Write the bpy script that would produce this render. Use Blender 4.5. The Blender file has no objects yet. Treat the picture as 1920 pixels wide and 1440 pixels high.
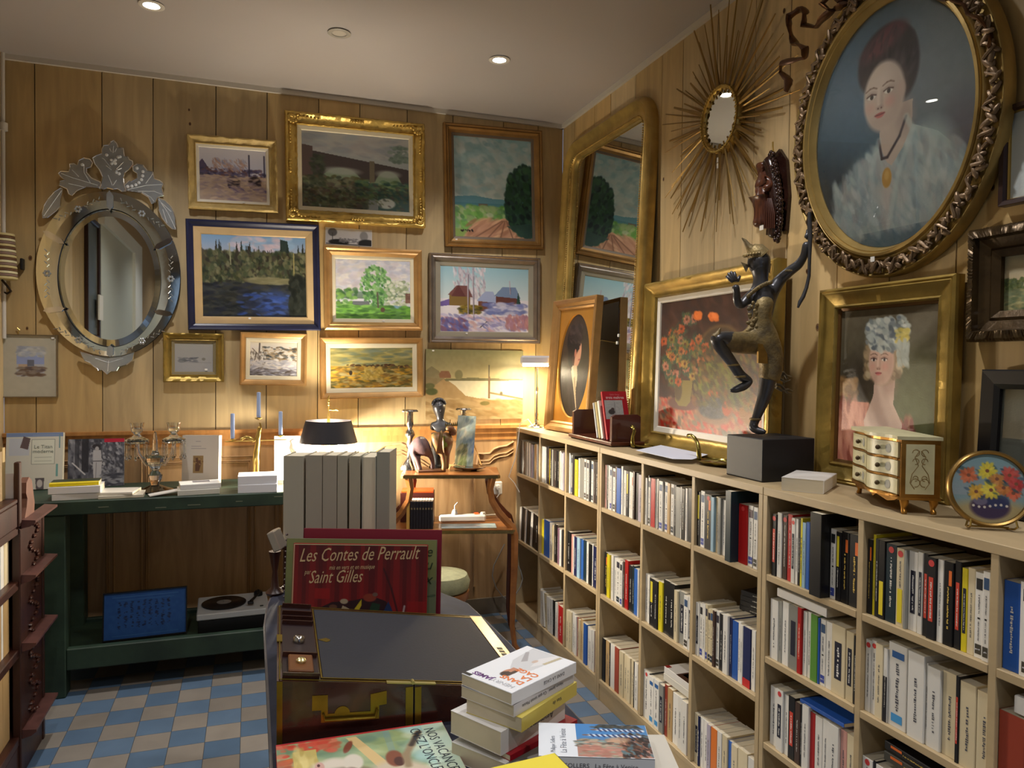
import bpy, math, random
import numpy as np
from mathutils import Vector, Matrix
sc = bpy.context.scene; col = sc.collection
R = math.radians
rnd = random.Random(7)
# ---------------------------------------------------------------- camera, world, exposure, lights
FPX, YAW, PIT, ROL = 1398.6, R(19.29), R(-1.39), R(0.62)
CAM = Vector((0, 0, 1.4))
def cam_axes():
    f = Vector((math.sin(YAW)*math.cos(PIT), math.cos(YAW)*math.cos(PIT), math.sin(PIT)))
    r = Vector((math.cos(YAW), -math.sin(YAW), 0)); u = r.cross(f)
    return r*math.cos(ROL)+u*math.sin(ROL), -r*math.sin(ROL)+u*math.cos(ROL), f
AR, AU, AF = cam_axes()
cd = bpy.data.cameras.new('camera'); cam = bpy.data.objects.new('camera', cd); col.objects.link(cam)
cd.lens = FPX*36/1920; cd.sensor_width = 36; cd.clip_start = .05
cam.matrix_world = Matrix(((AR.x, AU.x, -AF.x, CAM.x), (AR.y, AU.y, -AF.y, CAM.y), (AR.z, AU.z, -AF.z, CAM.z), (0, 0, 0, 1)))
sc.camera = cam
# the measured room: right wall x=WX, back wall y=BY, left wall x=XL, ceiling z=ZC
WX, BY, ZC, XL, YF = 1.696, 4.0, 2.79, -1.0715, -2.6
SX, ZT = 1.381, 1.062            # front plane and top of the bookcases
def ray(px, py): return AR*((px-960)/FPX) + AU*(-(py-720)/FPX) + AF
def onx(px, py, x): r = ray(px, py); return CAM + r*((x-CAM.x)/r.x)
def ony(px, py, y=4.0): r = ray(px, py); return CAM + r*((y-CAM.y)/r.y)
def onz(px, py, z): r = ray(px, py); return CAM + r*((z-CAM.z)/r.z)
def ond(px, py, d): return CAM + ray(px, py)*d
sc.view_settings.view_transform = 'Standard'; sc.view_settings.look = 'None'
sc.view_settings.gamma = 1; sc.view_settings.exposure = 0.15; sc.view_settings.use_curve_mapping = False
world = bpy.data.worlds.new('world'); sc.world = world; world.use_nodes = True
world.node_tree.nodes['Background'].inputs[0].default_value = (.50, .66, 1, 1)
world.node_tree.nodes['Background'].inputs[1].default_value = .45
def lamp(kind, loc, energy, color, **k):
    l = bpy.data.lights.new('light_'+kind.lower(), kind); l.energy = energy; l.color = color
    for a, v in k.items(): setattr(l, a, v)
    o = bpy.data.objects.new(l.name, l); o.location = loc; col.objects.link(o); return o
SPOTS = [(-.369, 3.24, 1), (1.06, 3.25, 1), (-.369, 1.75, 1), (1.06, 1.75, 1), (-.369, .2, 1), (1.06, .2, 1), (-.369, -1.4, 1), (1.06, -1.4, 1), (.346, 3.23, 0)]  # third and fourth rows are unseen downlights added for fill
for x, y, on in SPOTS:
    if on: lamp('SPOT', (x, y, ZC-.035), 52 if y > 3 else (30 if x < 0 else 48), (1, .97, .95), spot_size=R(126), spot_blend=.9, shadow_soft_size=.035)
# ---------------------------------------------------------------- helpers
def lin(v): v = v/255.; return v/12.92 if v <= .04045 else ((v+.055)/1.055)**2.4
def C(r, g=None, b=None):
    if g is None: r, g, b = r
    return (lin(r), lin(g), lin(b), 1)
MATS = {}
def mat(key, c=(128, 128, 128), rough=.6, metal=0., var=0., vs=8., bump=0., bs=40., attr=False, trans=0., ior=1.45, emis=0., coat=0., stretch=(1, 1, 1), c2=None, dist=0.):
    if key in MATS: return MATS[key]
    m = bpy.data.materials.new(key); m.use_nodes = True; nt = m.node_tree; N = nt.nodes; L = nt.links
    b = N['Principled BSDF']; b.inputs['Base Color'].default_value = C(c); b.inputs['Roughness'].default_value = rough
    b.inputs['Metallic'].default_value = metal; b.inputs['IOR'].default_value = ior
    b.inputs['Transmission Weight'].default_value = trans; b.inputs['Coat Weight'].default_value = coat
    if emis: b.inputs['Emission Color'].default_value = C(c); b.inputs['Emission Strength'].default_value = emis
    src = None
    if attr: a = N.new('ShaderNodeAttribute'); a.attribute_name = 'Col'; src = a.outputs['Color']
    if var or bump or c2:
        tc = N.new('ShaderNodeTexCoord'); mp = N.new('ShaderNodeMapping'); mp.inputs['Scale'].default_value = stretch
        L.new(tc.outputs['Object'], mp.inputs[0])
    if var or c2:
        n = N.new('ShaderNodeTexNoise'); n.inputs['Scale'].default_value = vs; n.inputs['Detail'].default_value = 5; n.inputs['Distortion'].default_value = dist
        L.new(mp.outputs[0], n.inputs['Vector'])
        rp = N.new('ShaderNodeValToRGB'); rp.color_ramp.elements[0].position = .34; rp.color_ramp.elements[1].position = .66
        L.new(n.outputs[0], rp.inputs[0])
        if c2:
            rp.color_ramp.elements[0].color = C(c); rp.color_ramp.elements[1].color = C(c2)
        else:
            rp.color_ramp.elements[0].color = (1-var,)*3+(1,); rp.color_ramp.elements[1].color = (1, 1, 1, 1)
        if c2 and not attr: src = rp.outputs[0]
        else:
            mx = N.new('ShaderNodeMix'); mx.data_type = 'RGBA'; mx.blend_type = 'MULTIPLY'; mx.inputs[0].default_value = 1
            L.new(rp.outputs[0], mx.inputs[7])
            if src: L.new(src, mx.inputs[6])
            else: mx.inputs[6].default_value = C(c)
            src = mx.outputs[2]
    if src: L.new(src, b.inputs['Base Color'])
    if bump:
        n2 = N.new('ShaderNodeTexNoise'); n2.inputs['Scale'].default_value = bs; n2.inputs['Detail'].default_value = 3
        L.new(mp.outputs[0], n2.inputs['Vector'])
        bp = N.new('ShaderNodeBump'); bp.inputs['Strength'].default_value = bump; bp.inputs['Distance'].default_value = .004
        L.new(n2.outputs[0], bp.inputs['Height']); L.new(bp.outputs[0], b.inputs['Normal'])
    MATS[key] = m; return m
def newobj(name, data, parent):
    o = bpy.data.objects.new(name, data); col.objects.link(o)
    if parent is not None: o.parent = parent
    return o
def tag(o, label=None, cat=None, group=None, kind=None):
    for k, v in (('label', label), ('category', cat), ('group', group), ('kind', kind)):
        if v: o[k] = v
    return o
def thing(name, label, cat, loc=(0, 0, 0), rot=(0, 0, 0), group=None):
    o = bpy.data.objects.new(name, None); o.empty_display_size = .05; col.objects.link(o)
    o.location = loc; o.rotation_euler = rot
    return tag(o, label, cat, group)
def ucircle(n): return [(math.cos(2*math.pi*i/n), math.sin(2*math.pi*i/n)) for i in range(n)]
class MB:
    def __init__(s): s.v = []; s.f = []; s.m = []; s.c = []
    def add(s, vs, fs, mi=0, c=None, M=None):
        n = len(s.v)
        s.v += [tuple(M @ Vector(v)) if M else tuple(v) for v in vs]
        for f in fs: s.f.append([i+n for i in f]); s.m.append(mi); s.c.append(c)
        return s
    def box(s, x0, x1, y0, y1, z0, z1, mi=0, c=None, M=None):
        vs = [(x, y, z) for x in (x0, x1) for y in (y0, y1) for z in (z0, z1)]
        return s.add(vs, [(0, 1, 3, 2), (4, 6, 7, 5), (0, 4, 5, 1), (2, 3, 7, 6), (0, 2, 6, 4), (1, 5, 7, 3)], mi, c, M)
    def bbox(s, x0, x1, y0, y1, z0, z1, b=.002, mi=0, c=None, M=None):      # box with chamfered edges
        vs = []
        for z, q in ((z0, b), (z0+b, 0), (z1-b, 0), (z1, b)):
            vs += [(x0+q+b*(q == 0), y0+q, z), (x1-q-b*(q == 0), y0+q, z), (x1-q, y0+q+b*(q == 0), z), (x1-q, y1-q-b*(q == 0), z), (x1-q-b*(q == 0), y1-q, z), (x0+q+b*(q == 0), y1-q, z), (x0+q, y1-q-b*(q == 0), z), (x0+q, y0+q+b*(q == 0), z)]
        fs = [tuple(range(7, -1, -1)), tuple(range(24, 32))]
        for k in range(3):
            for i in range(8): j = (i+1) % 8; fs.append((k*8+i, k*8+j, k*8+8+j, k*8+8+i))
        return s.add(vs, fs, mi, c, M)
    def tube(s, pts, r, seg=8, mi=0, c=None, M=None, flat=1., close=False):
        pts = [Vector(p) for p in pts]; n = len(pts); rs = r if isinstance(r, (list, tuple)) else [r]*n
        t0 = (pts[1]-pts[0]).normalized(); a = Vector((0, 0, 1)) if abs(t0.z) < .9 else Vector((1, 0, 0))
        u = t0.cross(a).normalized(); vs = []; cc = ucircle(seg)
        for i, p in enumerate(pts):
            if close: t = pts[(i+1) % n]-pts[i-1]
            else: t = pts[min(i+1, n-1)]-pts[max(i-1, 0)]
            t = t.normalized(); u = (u-t*u.dot(t)).normalized(); w = t.cross(u)
            vs += [tuple(p+(u*x+w*(y*flat))*rs[i]) for x, y in cc]
        fs = []; m = n if close else n-1
        for i in range(m):
            for j in range(seg): k = (j+1) % seg; q = ((i+1) % n)*seg; fs.append((i*seg+j, i*seg+k, q+k, q+j))
        if not close: fs += [tuple(range(seg-1, -1, -1)), tuple(range((n-1)*seg, n*seg))]
        return s.add(vs, fs, mi, c, M)
    def lathe(s, prof, cx=0, cy=0, cz=0, seg=20, mi=0, c=None, M=None, sx=1, sy=1, wob=None, cap=True):
        vs = []; cc = ucircle(seg)
        for k, (r, z) in enumerate(prof):
            for j, (x, y) in enumerate(cc):
                q = r*(1+(wob(j/seg, k) if wob else 0)); vs.append((cx+q*x*sx, cy+q*y*sy, cz+z))
        fs = [(i*seg+j, i*seg+(j+1) % seg, (i+1)*seg+(j+1) % seg, (i+1)*seg+j) for i in range(len(prof)-1) for j in range(seg)]
        if cap and prof[0][0] > 0 and prof[-1][0] >= 0: fs += [tuple(range(seg-1, -1, -1))]+([tuple(range((len(prof)-1)*seg, len(prof)*seg))] if prof[-1][0] > 0 else [])
        return s.add(vs, fs, mi, c, M)
    def sph(s, p, r, seg=10, rings=6, mi=0, c=None, M=None):
        if not isinstance(r, (tuple, list)): r = (r, r, r)
        vs = [(p[0], p[1], p[2]-r[2])]
        for i in range(1, rings):
            a = -math.pi/2+math.pi*i/rings
            vs += [(p[0]+r[0]*math.cos(a)*x, p[1]+r[1]*math.cos(a)*y, p[2]+r[2]*math.sin(a)) for x, y in ucircle(seg)]
        vs.append((p[0], p[1], p[2]+r[2])); n = len(vs)-1
        fs = [(0, 1+(j+1) % seg, 1+j) for j in range(seg)]
        for i in range(rings-2):
            for j in range(seg): k = (j+1) % seg; fs.append((1+i*seg+j, 1+i*seg+k, 1+(i+1)*seg+k, 1+(i+1)*seg+j))
        fs += [(n, n-seg+j, n-seg+(j+1) % seg) for j in range(seg)]
        return s.add(vs, fs, mi, c, M)
    def prism(s, poly, y0, y1, mi=0, c=None, M=None):                      # outline in x,z extruded along y
        n = len(poly); vs = [(x, y0, z) for x, z in poly]+[(x, y1, z) for x, z in poly]
        return s.add(vs, [tuple(range(n)), tuple(range(2*n-1, n-1, -1))]+[(i, i+n, (i+1) % n+n, (i+1) % n) for i in range(n)], mi, c, M)
    def slab(s, poly, z0, z1, mi=0, c=None, M=None):                       # outline in x,y extruded along z
        n = len(poly); vs = [(x, y, z0) for x, y in poly]+[(x, y, z1) for x, y in poly]
        return s.add(vs, [tuple(range(n-1, -1, -1)), tuple(range(n, 2*n))]+[(i, (i+1) % n, (i+1) % n+n, i+n) for i in range(n)], mi, c, M)
    def mesh(s, name, mats, smooth=False):
        me = bpy.data.meshes.new(name); me.from_pydata(s.v, [], s.f); me.validate(clean_customdata=False)
        if not isinstance(mats, (list, tuple)): mats = [mats]
        for m in mats: me.materials.append(m)
        me.polygons.foreach_set('material_index', s.m[:len(me.polygons)])
        if any(c is not None for c in s.c):
            at = me.color_attributes.new('Col', 'FLOAT_COLOR', 'CORNER'); buf = []
            for f, c in zip(s.f, s.c): buf += list(C(c) if c is not None else (1, 1, 1, 1))*len(f)
            at.data.foreach_set('color', buf)
        if smooth: me.polygons.foreach_set('use_smooth', [True]*len(me.polygons))
        return me
    def build(s, name, mats, parent=None, smooth=False, loc=None, rot=None):
        o = newobj(name, s.mesh(name, mats, smooth), parent)
        if smooth == 'auto' or smooth:
            try: o.data.set_sharp_from_angle(angle=R(50))
            except Exception: pass
        if loc: o.location = loc
        if rot: o.rotation_euler = rot
        return o
def struct(o): o['kind'] = 'structure'; return o
WOODS = dict(stretch=(6, 6, .6), vs=3.2, dist=1.2, bump=.05, bs=30)
M_plank = mat('planks', (180, 140, 90), .48, attr=True, var=.20, **WOODS)
M_wains = mat('panelling', (182, 148, 106), .5, c2=(156, 122, 84), **WOODS)
M_white = mat('white_paint', (196, 190, 180), .6, bump=.05, bs=12)
M_ceil = mat('ceiling_paint', (170, 164, 162), .38, var=.05, vs=1.5, bump=.03, bs=3)
M_birch = mat('birch', (188, 166, 128), .5, var=.16, vs=2.4, stretch=(4, .8, 4), dist=1., bump=.03, bs=60)
M_black = mat('black', (14, 14, 15), .45); M_wht = mat('white', (225, 222, 215), .5)
M_page = mat('pages', (214, 204, 180), .8, var=.10, vs=60, stretch=(14, .3, .3))
M_cover = mat('covers', attr=True, rough=.38); M_print = mat('print', attr=True, rough=.45)
M_gold = mat('gilt', (196, 164, 92), .36, .62, var=.30, vs=14, bump=.25, bs=60)
M_brass = mat('brass', (190, 160, 88), .30, .85, var=.15, vs=20)
M_chrome = mat('chrome', (220, 220, 224), .08, 1.)
M_silver = mat('silver', (176, 172, 168), .2, 1., var=.2, vs=40, bump=.2, bs=90)
M_mirror = mat('mirror_glass', (228, 232, 228), .015, 1.)
M_glass = mat('clear_glass', (245, 250, 248), .01, trans=1., ior=1.46)
# ---------------------------------------------------------------- room shell
knots = []
def planks(name, cuts, z0, z1, place, seed):
    rr = random.Random(seed); m = MB()
    for a, b in zip(cuts[:-1], cuts[1:]):
        t = rr.uniform(-1, 1); u = rr.uniform(-1, 1); base = (190+18*t+5*u, 163+17*t, 115+16*t-8*u)
        place(m, a+.0020, b-.0020, z0, z1, base, rr.uniform(0, .0015))
        for _ in range(rr.choice((0, 1, 2, 3))):      # knots
            s_, z_, r_ = rr.uniform(a+.02, b-.02), rr.uniform(z0+.1, z1-.1), rr.uniform(.004, .009); knots.append((name, s_, z_, r_))
    return m
cutsB = [XL]+[ony(p, 150, BY).x for p in (65, 191, 287, 405, 501, 598, 675, 764, 850, 945, 1010)]+[WX]
m = planks('wall_back', cutsB, 1.05, ZC, lambda m, a, b, z0, z1, c, d: m.box(a, b, BY-d, BY+.02, z0, z1, 0, c), 3)
m.box(XL, WX, BY+.015, BY+.05, 0, ZC, 0, (60, 36, 18)); struct(m.build('wall_back', M_plank))
yy = [BY]+[onx(p, 150, WX).y for p in (1079, 1116, 1146, 1192, 1242, 1281, 1345, 1416, 1482)]
while yy[-1] > YF: yy.append(yy[-1]-[.21, .19, .23, .2][len(yy) % 4])
yy[-1] = YF; yy = yy[::-1]
m = planks('wall_right', yy, 0, ZC, lambda m, a, b, z0, z1, c, d: m.box(WX-d, WX+.02, a, b, z0, z1, 0, tuple(x+9 for x in c)), 5)
m.box(WX+.015, WX+.05, YF, BY, 0, ZC, 0, (60, 36, 18)); struct(m.build('wall_right', M_plank))
cl = [1.95+.205*i for i in range(11)]; cl[-1] = BY
m = planks('wall_left', cl, 0, ZC, lambda m, a, b, z0, z1, c, d: m.box(XL-.02, XL+d, a, b, z0, z1, 0, c), 8)
m.box(XL-.05, XL-.015, 1.6, BY, 0, ZC, 0, (60, 36, 18)); struct(m.build('wall_left', M_plank))
m = MB(); m.box(XL-.05, XL, YF, 1.95, 0, ZC); struct(m.build('wall_left', mat('warm_plaster', (176, 150, 112), .7)))
m = MB(); m.box(XL-.05, XL+.55, YF-.05, YF, 0, ZC); m.box(WX-.35, WX+.05, YF-.05, YF, 0, ZC); m.box(XL+.55, WX-.35, YF-.05, YF, 0, .25); m.box(XL+.55, WX-.35, YF-.05, YF, 2.55, ZC)
struct(m.build('wall_front', mat('cream_plaster', (120, 112, 100), .7)))
m = MB(); z = YF-.03
for x in (XL+.55, .3, WX-.41): m.box(x, x+.06, z-.02, z+.03, .25, 2.55)
for q in (.25, 1.0, 2.49): m.box(XL+.55, WX-.35, z-.02, z+.03, q, q+.06)
struct(m.build('window_1', mat('frame_green', (40, 60, 50), .5)))
m = MB(); m.box(XL+.6, WX-.4, z-.003, z+.001, .3, 2.5); struct(m.build('window_1', M_glass))
m = MB(); m.box(XL-.05, WX+.05, YF-.05, BY+.05, ZC, ZC+.05); struct(m.build('ceiling', M_ceil))
m = MB(); m.prism([(XL, ZC), (XL, ZC-.024), (WX, ZC-.024), (WX, ZC)], BY-.016, BY); struct(m.build('trim_1', M_white))
m = MB(); m.box(WX-.016, WX, YF, BY, ZC-.024, ZC); struct(m.build('trim_2', M_white))
m = MB()
for nm, s_, z_, r_ in knots:
    for k, (f, c) in enumerate(((1., (112, 78, 44)), (.5, (62, 38, 24)))):
        e = .0018+.0003*k; P_ = [(r_*f*x, r_*f*1.5*z) for x, z in ucircle(10)]
        if nm == 'wall_back': m.add([(s_+x, BY-e, z_+z) for x, z in P_], [tuple(range(10))], 0, c)
        if nm == 'wall_right': m.add([(WX-e, s_-x, z_+z) for x, z in P_], [tuple(range(10))], 0, c)
struct(m.build('wall_back', M_plank))
# floor tiles
m = MB(); m.box(XL-.1, WX+.05, YF-.05, BY+.05, -.05, -.002, 0, (70, 66, 60)); rr = random.Random(4)
x0, y0, tw, td = -.0345, 3.3113, .1238, .1254
for i in range(-9, 15):
    for j in range(-48, 7):
        xa, ya = x0+i*tw, y0+j*td
        if xa+tw < XL-.1 or xa > WX or ya > BY or ya+td < YF: continue
        q = rr.uniform(-8, 8); c = (96+q, 120+q, 146+q) if (i+j) % 2 else (146+q, 138+q, 128+q)
        m.box(xa+.0008, xa+tw-.0008, ya+.0008, ya+td-.0008, -.01, 0, 0, c)
struct(m.build('floor', mat('cement_tiles', attr=True, rough=.42, var=.12, vs=9)))
# chair rail, panelling below it with serpentine mouldings
m = MB(); m.box(XL, WX, BY-.006, BY+.01, 0, 1.05); struct(m.build('wall_back', M_wains))
m = MB(); m.prism([(XL, 1.066), (XL, 1.05), (WX, 1.05), (WX, 1.066)], BY-.034, BY); m.box(XL, WX, BY-.022, BY, 1.02, 1.05); m.box(XL, WX, BY-.012, BY, .985, 1.02)
struct(m.build('trim_3', mat('rail_wood', (186, 134, 76), .42, c2=(158, 108, 58), **WOODS)))
m = MB()
def serp(pxs, off=0, r=.006):
    m.tube([tuple(ony(x, y+off, BY-.012)) for x, y in pxs], r, 6)
for off in (0, 13, 19):
    serp([(600, 1040), (603, 960), (625, 930), (655, 903), (676, 872), (700, 848), (722, 835), (752, 832), (790, 850), (822, 872), (850, 872), (868, 850), (880, 838)], off, .004+.003*(off == 0))
    serp([(889, 1100), (889, 905), (894, 872), (897, 850), (907, 851), (918, 850), (926, 842), (936, 838), (950, 836), (963, 828)], off, .004+.003*(off == 0))
for d in (0, .022, .03):
    for xa, xb in ((-1.02, -.62), (-.50, .02), (.12, .28)):
        m.tube([(xa+d, BY-.01, .1), (xa+d, BY-.01, .93-d), (xb-d, BY-.01, .93-d), (xb-d, BY-.01, .1)], .006, 4)
struct(m.build('trim_4', M_wains))
m = MB(); m.box(XL, WX, BY-.02, BY, 0, .09); struct(m.build('baseboard_back', mat('base_grey', (120, 108, 92), .6)))
# left wall: door, white pipe in the corner
m = MB(); m.box(XL, XL+.02, .16, 1.72, 0, 2.42); struct(m.build('door_1', mat('door_grey', (190, 194, 184), .5)))
m = MB(); m.box(XL, XL+.045, -.30, .16, 0, 2.54); m.box(XL, XL+.045, .16, 1.72, 2.42, 2.54); struct(m.build('trim_5', mat('bright_trim', (226, 226, 220), .5)))
m = MB(); m.tube([(XL+.008, BY-.02, 1.5), (XL+.008, BY-.02, ZC)], .009, 10); m.tube([(XL+.010, BY-.022, 2.44), (XL+.010, BY-.022, 2.475)], .018, 10)
tag(m.build('pipe', M_white, smooth=True), 'thin white pipe with a collar in the left corner of the back wall', 'pipe')
# ceiling lights; the two rearmost rows are added fill, out of view
for i, (x, y, on) in enumerate(SPOTS):
    where = {0: 'lit recessed ceiling spotlight above the scalloped glass mirror', 1: 'lit recessed ceiling spotlight near the gilt pier mirror corner', 8: 'unlit round recessed ceiling fitting between the two lit spotlights'}.get(i, 'lit recessed ceiling spotlight reflected in glass, over the middle of the shop' if i == 3 else 'recessed ceiling spotlight behind the viewer, %s row' % ['', '', 'second left', '', 'added fill, third left', 'added fill, third right', 'added fill, fourth left', 'added fill, fourth right', ''][i])
    t = thing('ceiling_spotlight', where, 'ceiling light', (x, y, ZC), group='recessed ceiling spotlights')
    m = MB(); m.lathe([(.030, -.001), (.045, -.001), (.048, -.005), (.040, -.009), (.030, -.006)], seg=28, cap=False); m.build('trim_ring', M_white if on else mat('grey_ring', (150, 144, 134), .5), t, True)
    m = MB(); m.lathe([(0, -.004), (.031, -.004), (.031, -.002), (0, -.002)], seg=24)
    m.build('lamp_lens', mat('lamp_emit', (255, 250, 240), emis=26.) if on else mat('lamp_off', (176, 168, 156), .4), t)
# ---------------------------------------------------------------- books
PAL = dict(w=(226, 224, 218), c=(212, 198, 164), k=(20, 19, 22), r=(178, 28, 28), y=(222, 206, 40), b=(40, 92, 176), n=(24, 32, 78), g=(96, 148, 60), G=(142, 142, 136),
           t=(188, 156, 108), d=(62, 42, 34), o=(222, 120, 40), p=(214, 160, 150), m=(122, 92, 110), l=(150, 184, 206), e=(20, 44, 54), v=(176, 168, 184), q=(150, 60, 40))
CN = dict(w='white', c='cream', k='black', r='red', y='yellow', b='blue', n='navy', g='green', G='grey', t='tan', d='brown', o='orange', p='pink', m='mauve', l='pale blue', e='dark teal', v='lilac', q='rust')
ORD = 'first second third fourth fifth sixth seventh eighth ninth tenth eleventh twelfth thirteenth fourteenth fifteenth sixteenth seventeenth eighteenth nineteenth twentieth'.split()
def glyphs(m, x0, x1, z0, z1, c, rr, y=-.0006, vert=True):
    # a row of small upright marks, like an unreadable title running along a spine
    L = (z1-z0) if vert else (x1-x0); hgt = (x1-x0) if vert else (z1-z0); p = 0
    if vert and hgt > .003: x0 += hgt*.24; hgt *= .5
    while p < L-.001:
        w = rr.uniform(.25, .8)*hgt
        if rr.random() < .16: p += hgt*.6; continue
        a, b = p, min(p+w, L); u0 = rr.choice((0, 0, .25)); u1 = rr.choice((1, .75, .75))
        if vert: m.add([(x0+hgt*u0, y, z0+a), (x0+hgt*u1, y, z0+a), (x0+hgt*u1, y, z0+b), (x0+hgt*u0, y, z0+b)], [(0, 1, 2, 3)], 0, c)
        else: m.add([(x0+a, y, z0+hgt*u0), (x0+b, y, z0+hgt*u0), (x0+b, y, z0+hgt*u1), (x0+a, y, z0+hgt*u1)], [(0, 1, 2, 3)], 0, c)
        p += w+hgt*.22
def mkbook(name, label, th, hh, dp, c, deco='', loc=(0, 0, 0), rot=(0, 0, 0), group=None, cat='book', parent=None, seed=0, cover=None, hard=False):
    """spine on local -y, thickness along x, height along z; returns the cover object (top level) with pages and print as children"""
    rr = random.Random(seed); t = .0022 if hard else .0007; g = .003 if hard else .0005
    m = MB(); b = min(.0015, th*.12)
    m.slab([(0, dp), (0, b), (b, 0), (th-b, 0), (th, b), (th, dp), (th-t, dp), (th-t, b+t), (t, b+t), (t, dp)], 0, hh, 0, c)
    o = m.build(name, M_cover, parent); o.location = loc; o.rotation_euler = rot
    if label: tag(o, label, cat, group)
    m = MB(); m.box(t, th-t, t+b, dp-g, g, hh-g); m.build('page_block', M_page, o)
    m = MB(); dark = sum(c) < 330; ink = (214, 212, 204) if dark else (84, 84, 92); y = -.0005
    def q(x0, x1, z0, z1, cc): m.add([(x0*th, y, z0*hh), (x1*th, y, z0*hh), (x1*th, y, z1*hh), (x0*th, y, z1*hh)], [(0, 1, 2, 3)], 0, cc)
    tz0, tz1 = .2, .72
    if 'f' in deco:
        q(.16, .84, .80, .93, rr.choice([(48, 44, 60), (70, 40, 60), (50, 80, 120), (30, 32, 36)])); q(.15, .85, .045, .16, rr.choice([(60, 76, 160), (60, 76, 160), (70, 66, 56), (40, 50, 60)]))
        q(.36, .64, .455, .475, (30, 30, 30)); y -= .0001; glyphs(m, .2*th, .8*th, .09*hh, .11*hh, (220, 220, 230), rr, y, False); y += .0001; tz0, tz1 = .52, .74
        glyphs(m, .36*th, .62*th, .2*hh, .43*hh, ink, rr)
    if 'p' in deco:
        r_ = min(th*.36, .0075); cx, cz = th/2, hh*.93
        m.add([(cx, y, cz)]+[(cx+r_*x, y, cz+r_*z) for x, z in ucircle(12)], [(0, 1+(j+1) % 12, 1+j) for j in range(12)], 0, (206, 60, 60)); tz1 = .84
    if 's' in deco: q(.25, .75, .22, .76, (24, 26, 46) if not dark else (206, 66, 48)); y = -.0006; ink = (226, 224, 220); tz0, tz1 = .26, .7
    if 'u' in deco: q(.2, .85, .83, .91, (46, 96, 160)); q(.2, .8, .06, .16, (70, 150, 210)); tz1 = .78
    if 'o' in deco: q(.55, .85, .72, .9, (226, 110, 40)); tz1 = .7
    if 'Y' in deco: q(.2, .8, .05, .48, (228, 208, 40)); tz0 = .5
    if 'y' in deco: q(.25, .7, .5, .94, (222, 206, 50)); tz1 = .48
    if 'R' in deco: q(0, 1, .0, .14, (196, 36, 36)); tz0 = .2
    if 'D' in deco: q(0, 1, .0, .62, (30, 28, 34)); ink = (210, 205, 195)
    if 'g' in deco: q(0, 1, .0, .5, (196, 186, 60)); tz0 = .55
    if 'x' not in deco: glyphs(m, .34*th, .68*th if th > .012 else .75*th, tz0*hh, tz1*hh, ink if 'o' not in deco else (222, 190, 90), rr)
    if m.v: m.build('spine_print', M_print, o)
    return o
DN = {'f': 'with photo square on spine', 'p': 'with red disc on spine', 's': 'with title bar on spine', 'u': 'with blue label on spine', 'o': 'with orange bar', 'Y': 'with yellow foot label', 'y': 'with yellow stripe', 'R': 'with red foot', 'D': 'with dark lower spine', 'g': 'with olive foot'}
BAYP = ['below chrome lamp', 'below oval man portrait', 'below wooden book rack', 'below left brass tray', 'below loose paper sheet', "below statue plinth", 'below thick white book', 'below gilt commode', 'below round flower picture']
ROWN = {0: 'top', 1: 'second', 2: 'bottom', 3: 'third'}
UY = [3.866, 3.516, 3.184, 2.822, 2.463, 2.123, 1.765, 1.404, 1.0625, .70]   # divider centre lines from the back wall forward
nseed = [0]
def bay(k, z, row, spec, lean=0, scale=None, h0=.178):
    ya, yb = UY[k]-(.028 if k in (0, 3, 6) else .009), UY[k+1]+(.028 if k+1 in (3, 6, 9) else .009)
    toks = spec.split(); ws = [float(''.join(ch for ch in t[1:] if ch.isdigit())) for t in toks]
    tot = sum(ws); wid = (ya-yb)*.985 if scale is None else scale; f = wid/tot
    rr = random.Random(k*10+row); y = ya-.001
    for i, (tk, w) in enumerate(zip(toks, ws)):
        nseed[0] += 1; d = ''.join(ch for ch in tk[1:] if not ch.isdigit()); c = PAL[tk[0]]; j = rr.uniform(-9, 9); c = tuple(max(0, min(255, v+j)) for v in c)
        th = w*f*.975; hh = h0+rr.choice((0, 0, 0, .003, -.004, .006))
        if 'T' in d: hh = .214
        if 'S' in d: hh = .165
        if 'M' in d: hh = .192
        dec = next((DN[ch] for ch in d if ch in DN), '')
        lab = ('%s paperback %s, %s from left, %s shelf %s' % (CN[tk[0]], dec, ORD[i] if i < 20 else 'last', ROWN[row], BAYP[k])).replace(' ,', ',')
        a = lean[i] if isinstance(lean, (list, tuple)) and i < len(lean) else 0
        mkbook('paperback_book', lab, th, hh, .11, c, d, (SX+.008+rr.uniform(0, .008)-(.03 if 'T' in d else 0), y, z+.0005+(math.sin(abs(a))*th if a > 0 else 0)), (0, a, R(-90)), 'books on the %s shelf %s' % (ROWN[row], BAYP[k]), seed=nseed[0])
        y -= w*f
UB = [('far', [3.866, 3.516, 3.184, 2.822]), ('middle', [2.822, 2.463, 2.123, 1.765]), ('near', [1.765, 1.404, 1.0625, .70])]
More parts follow.
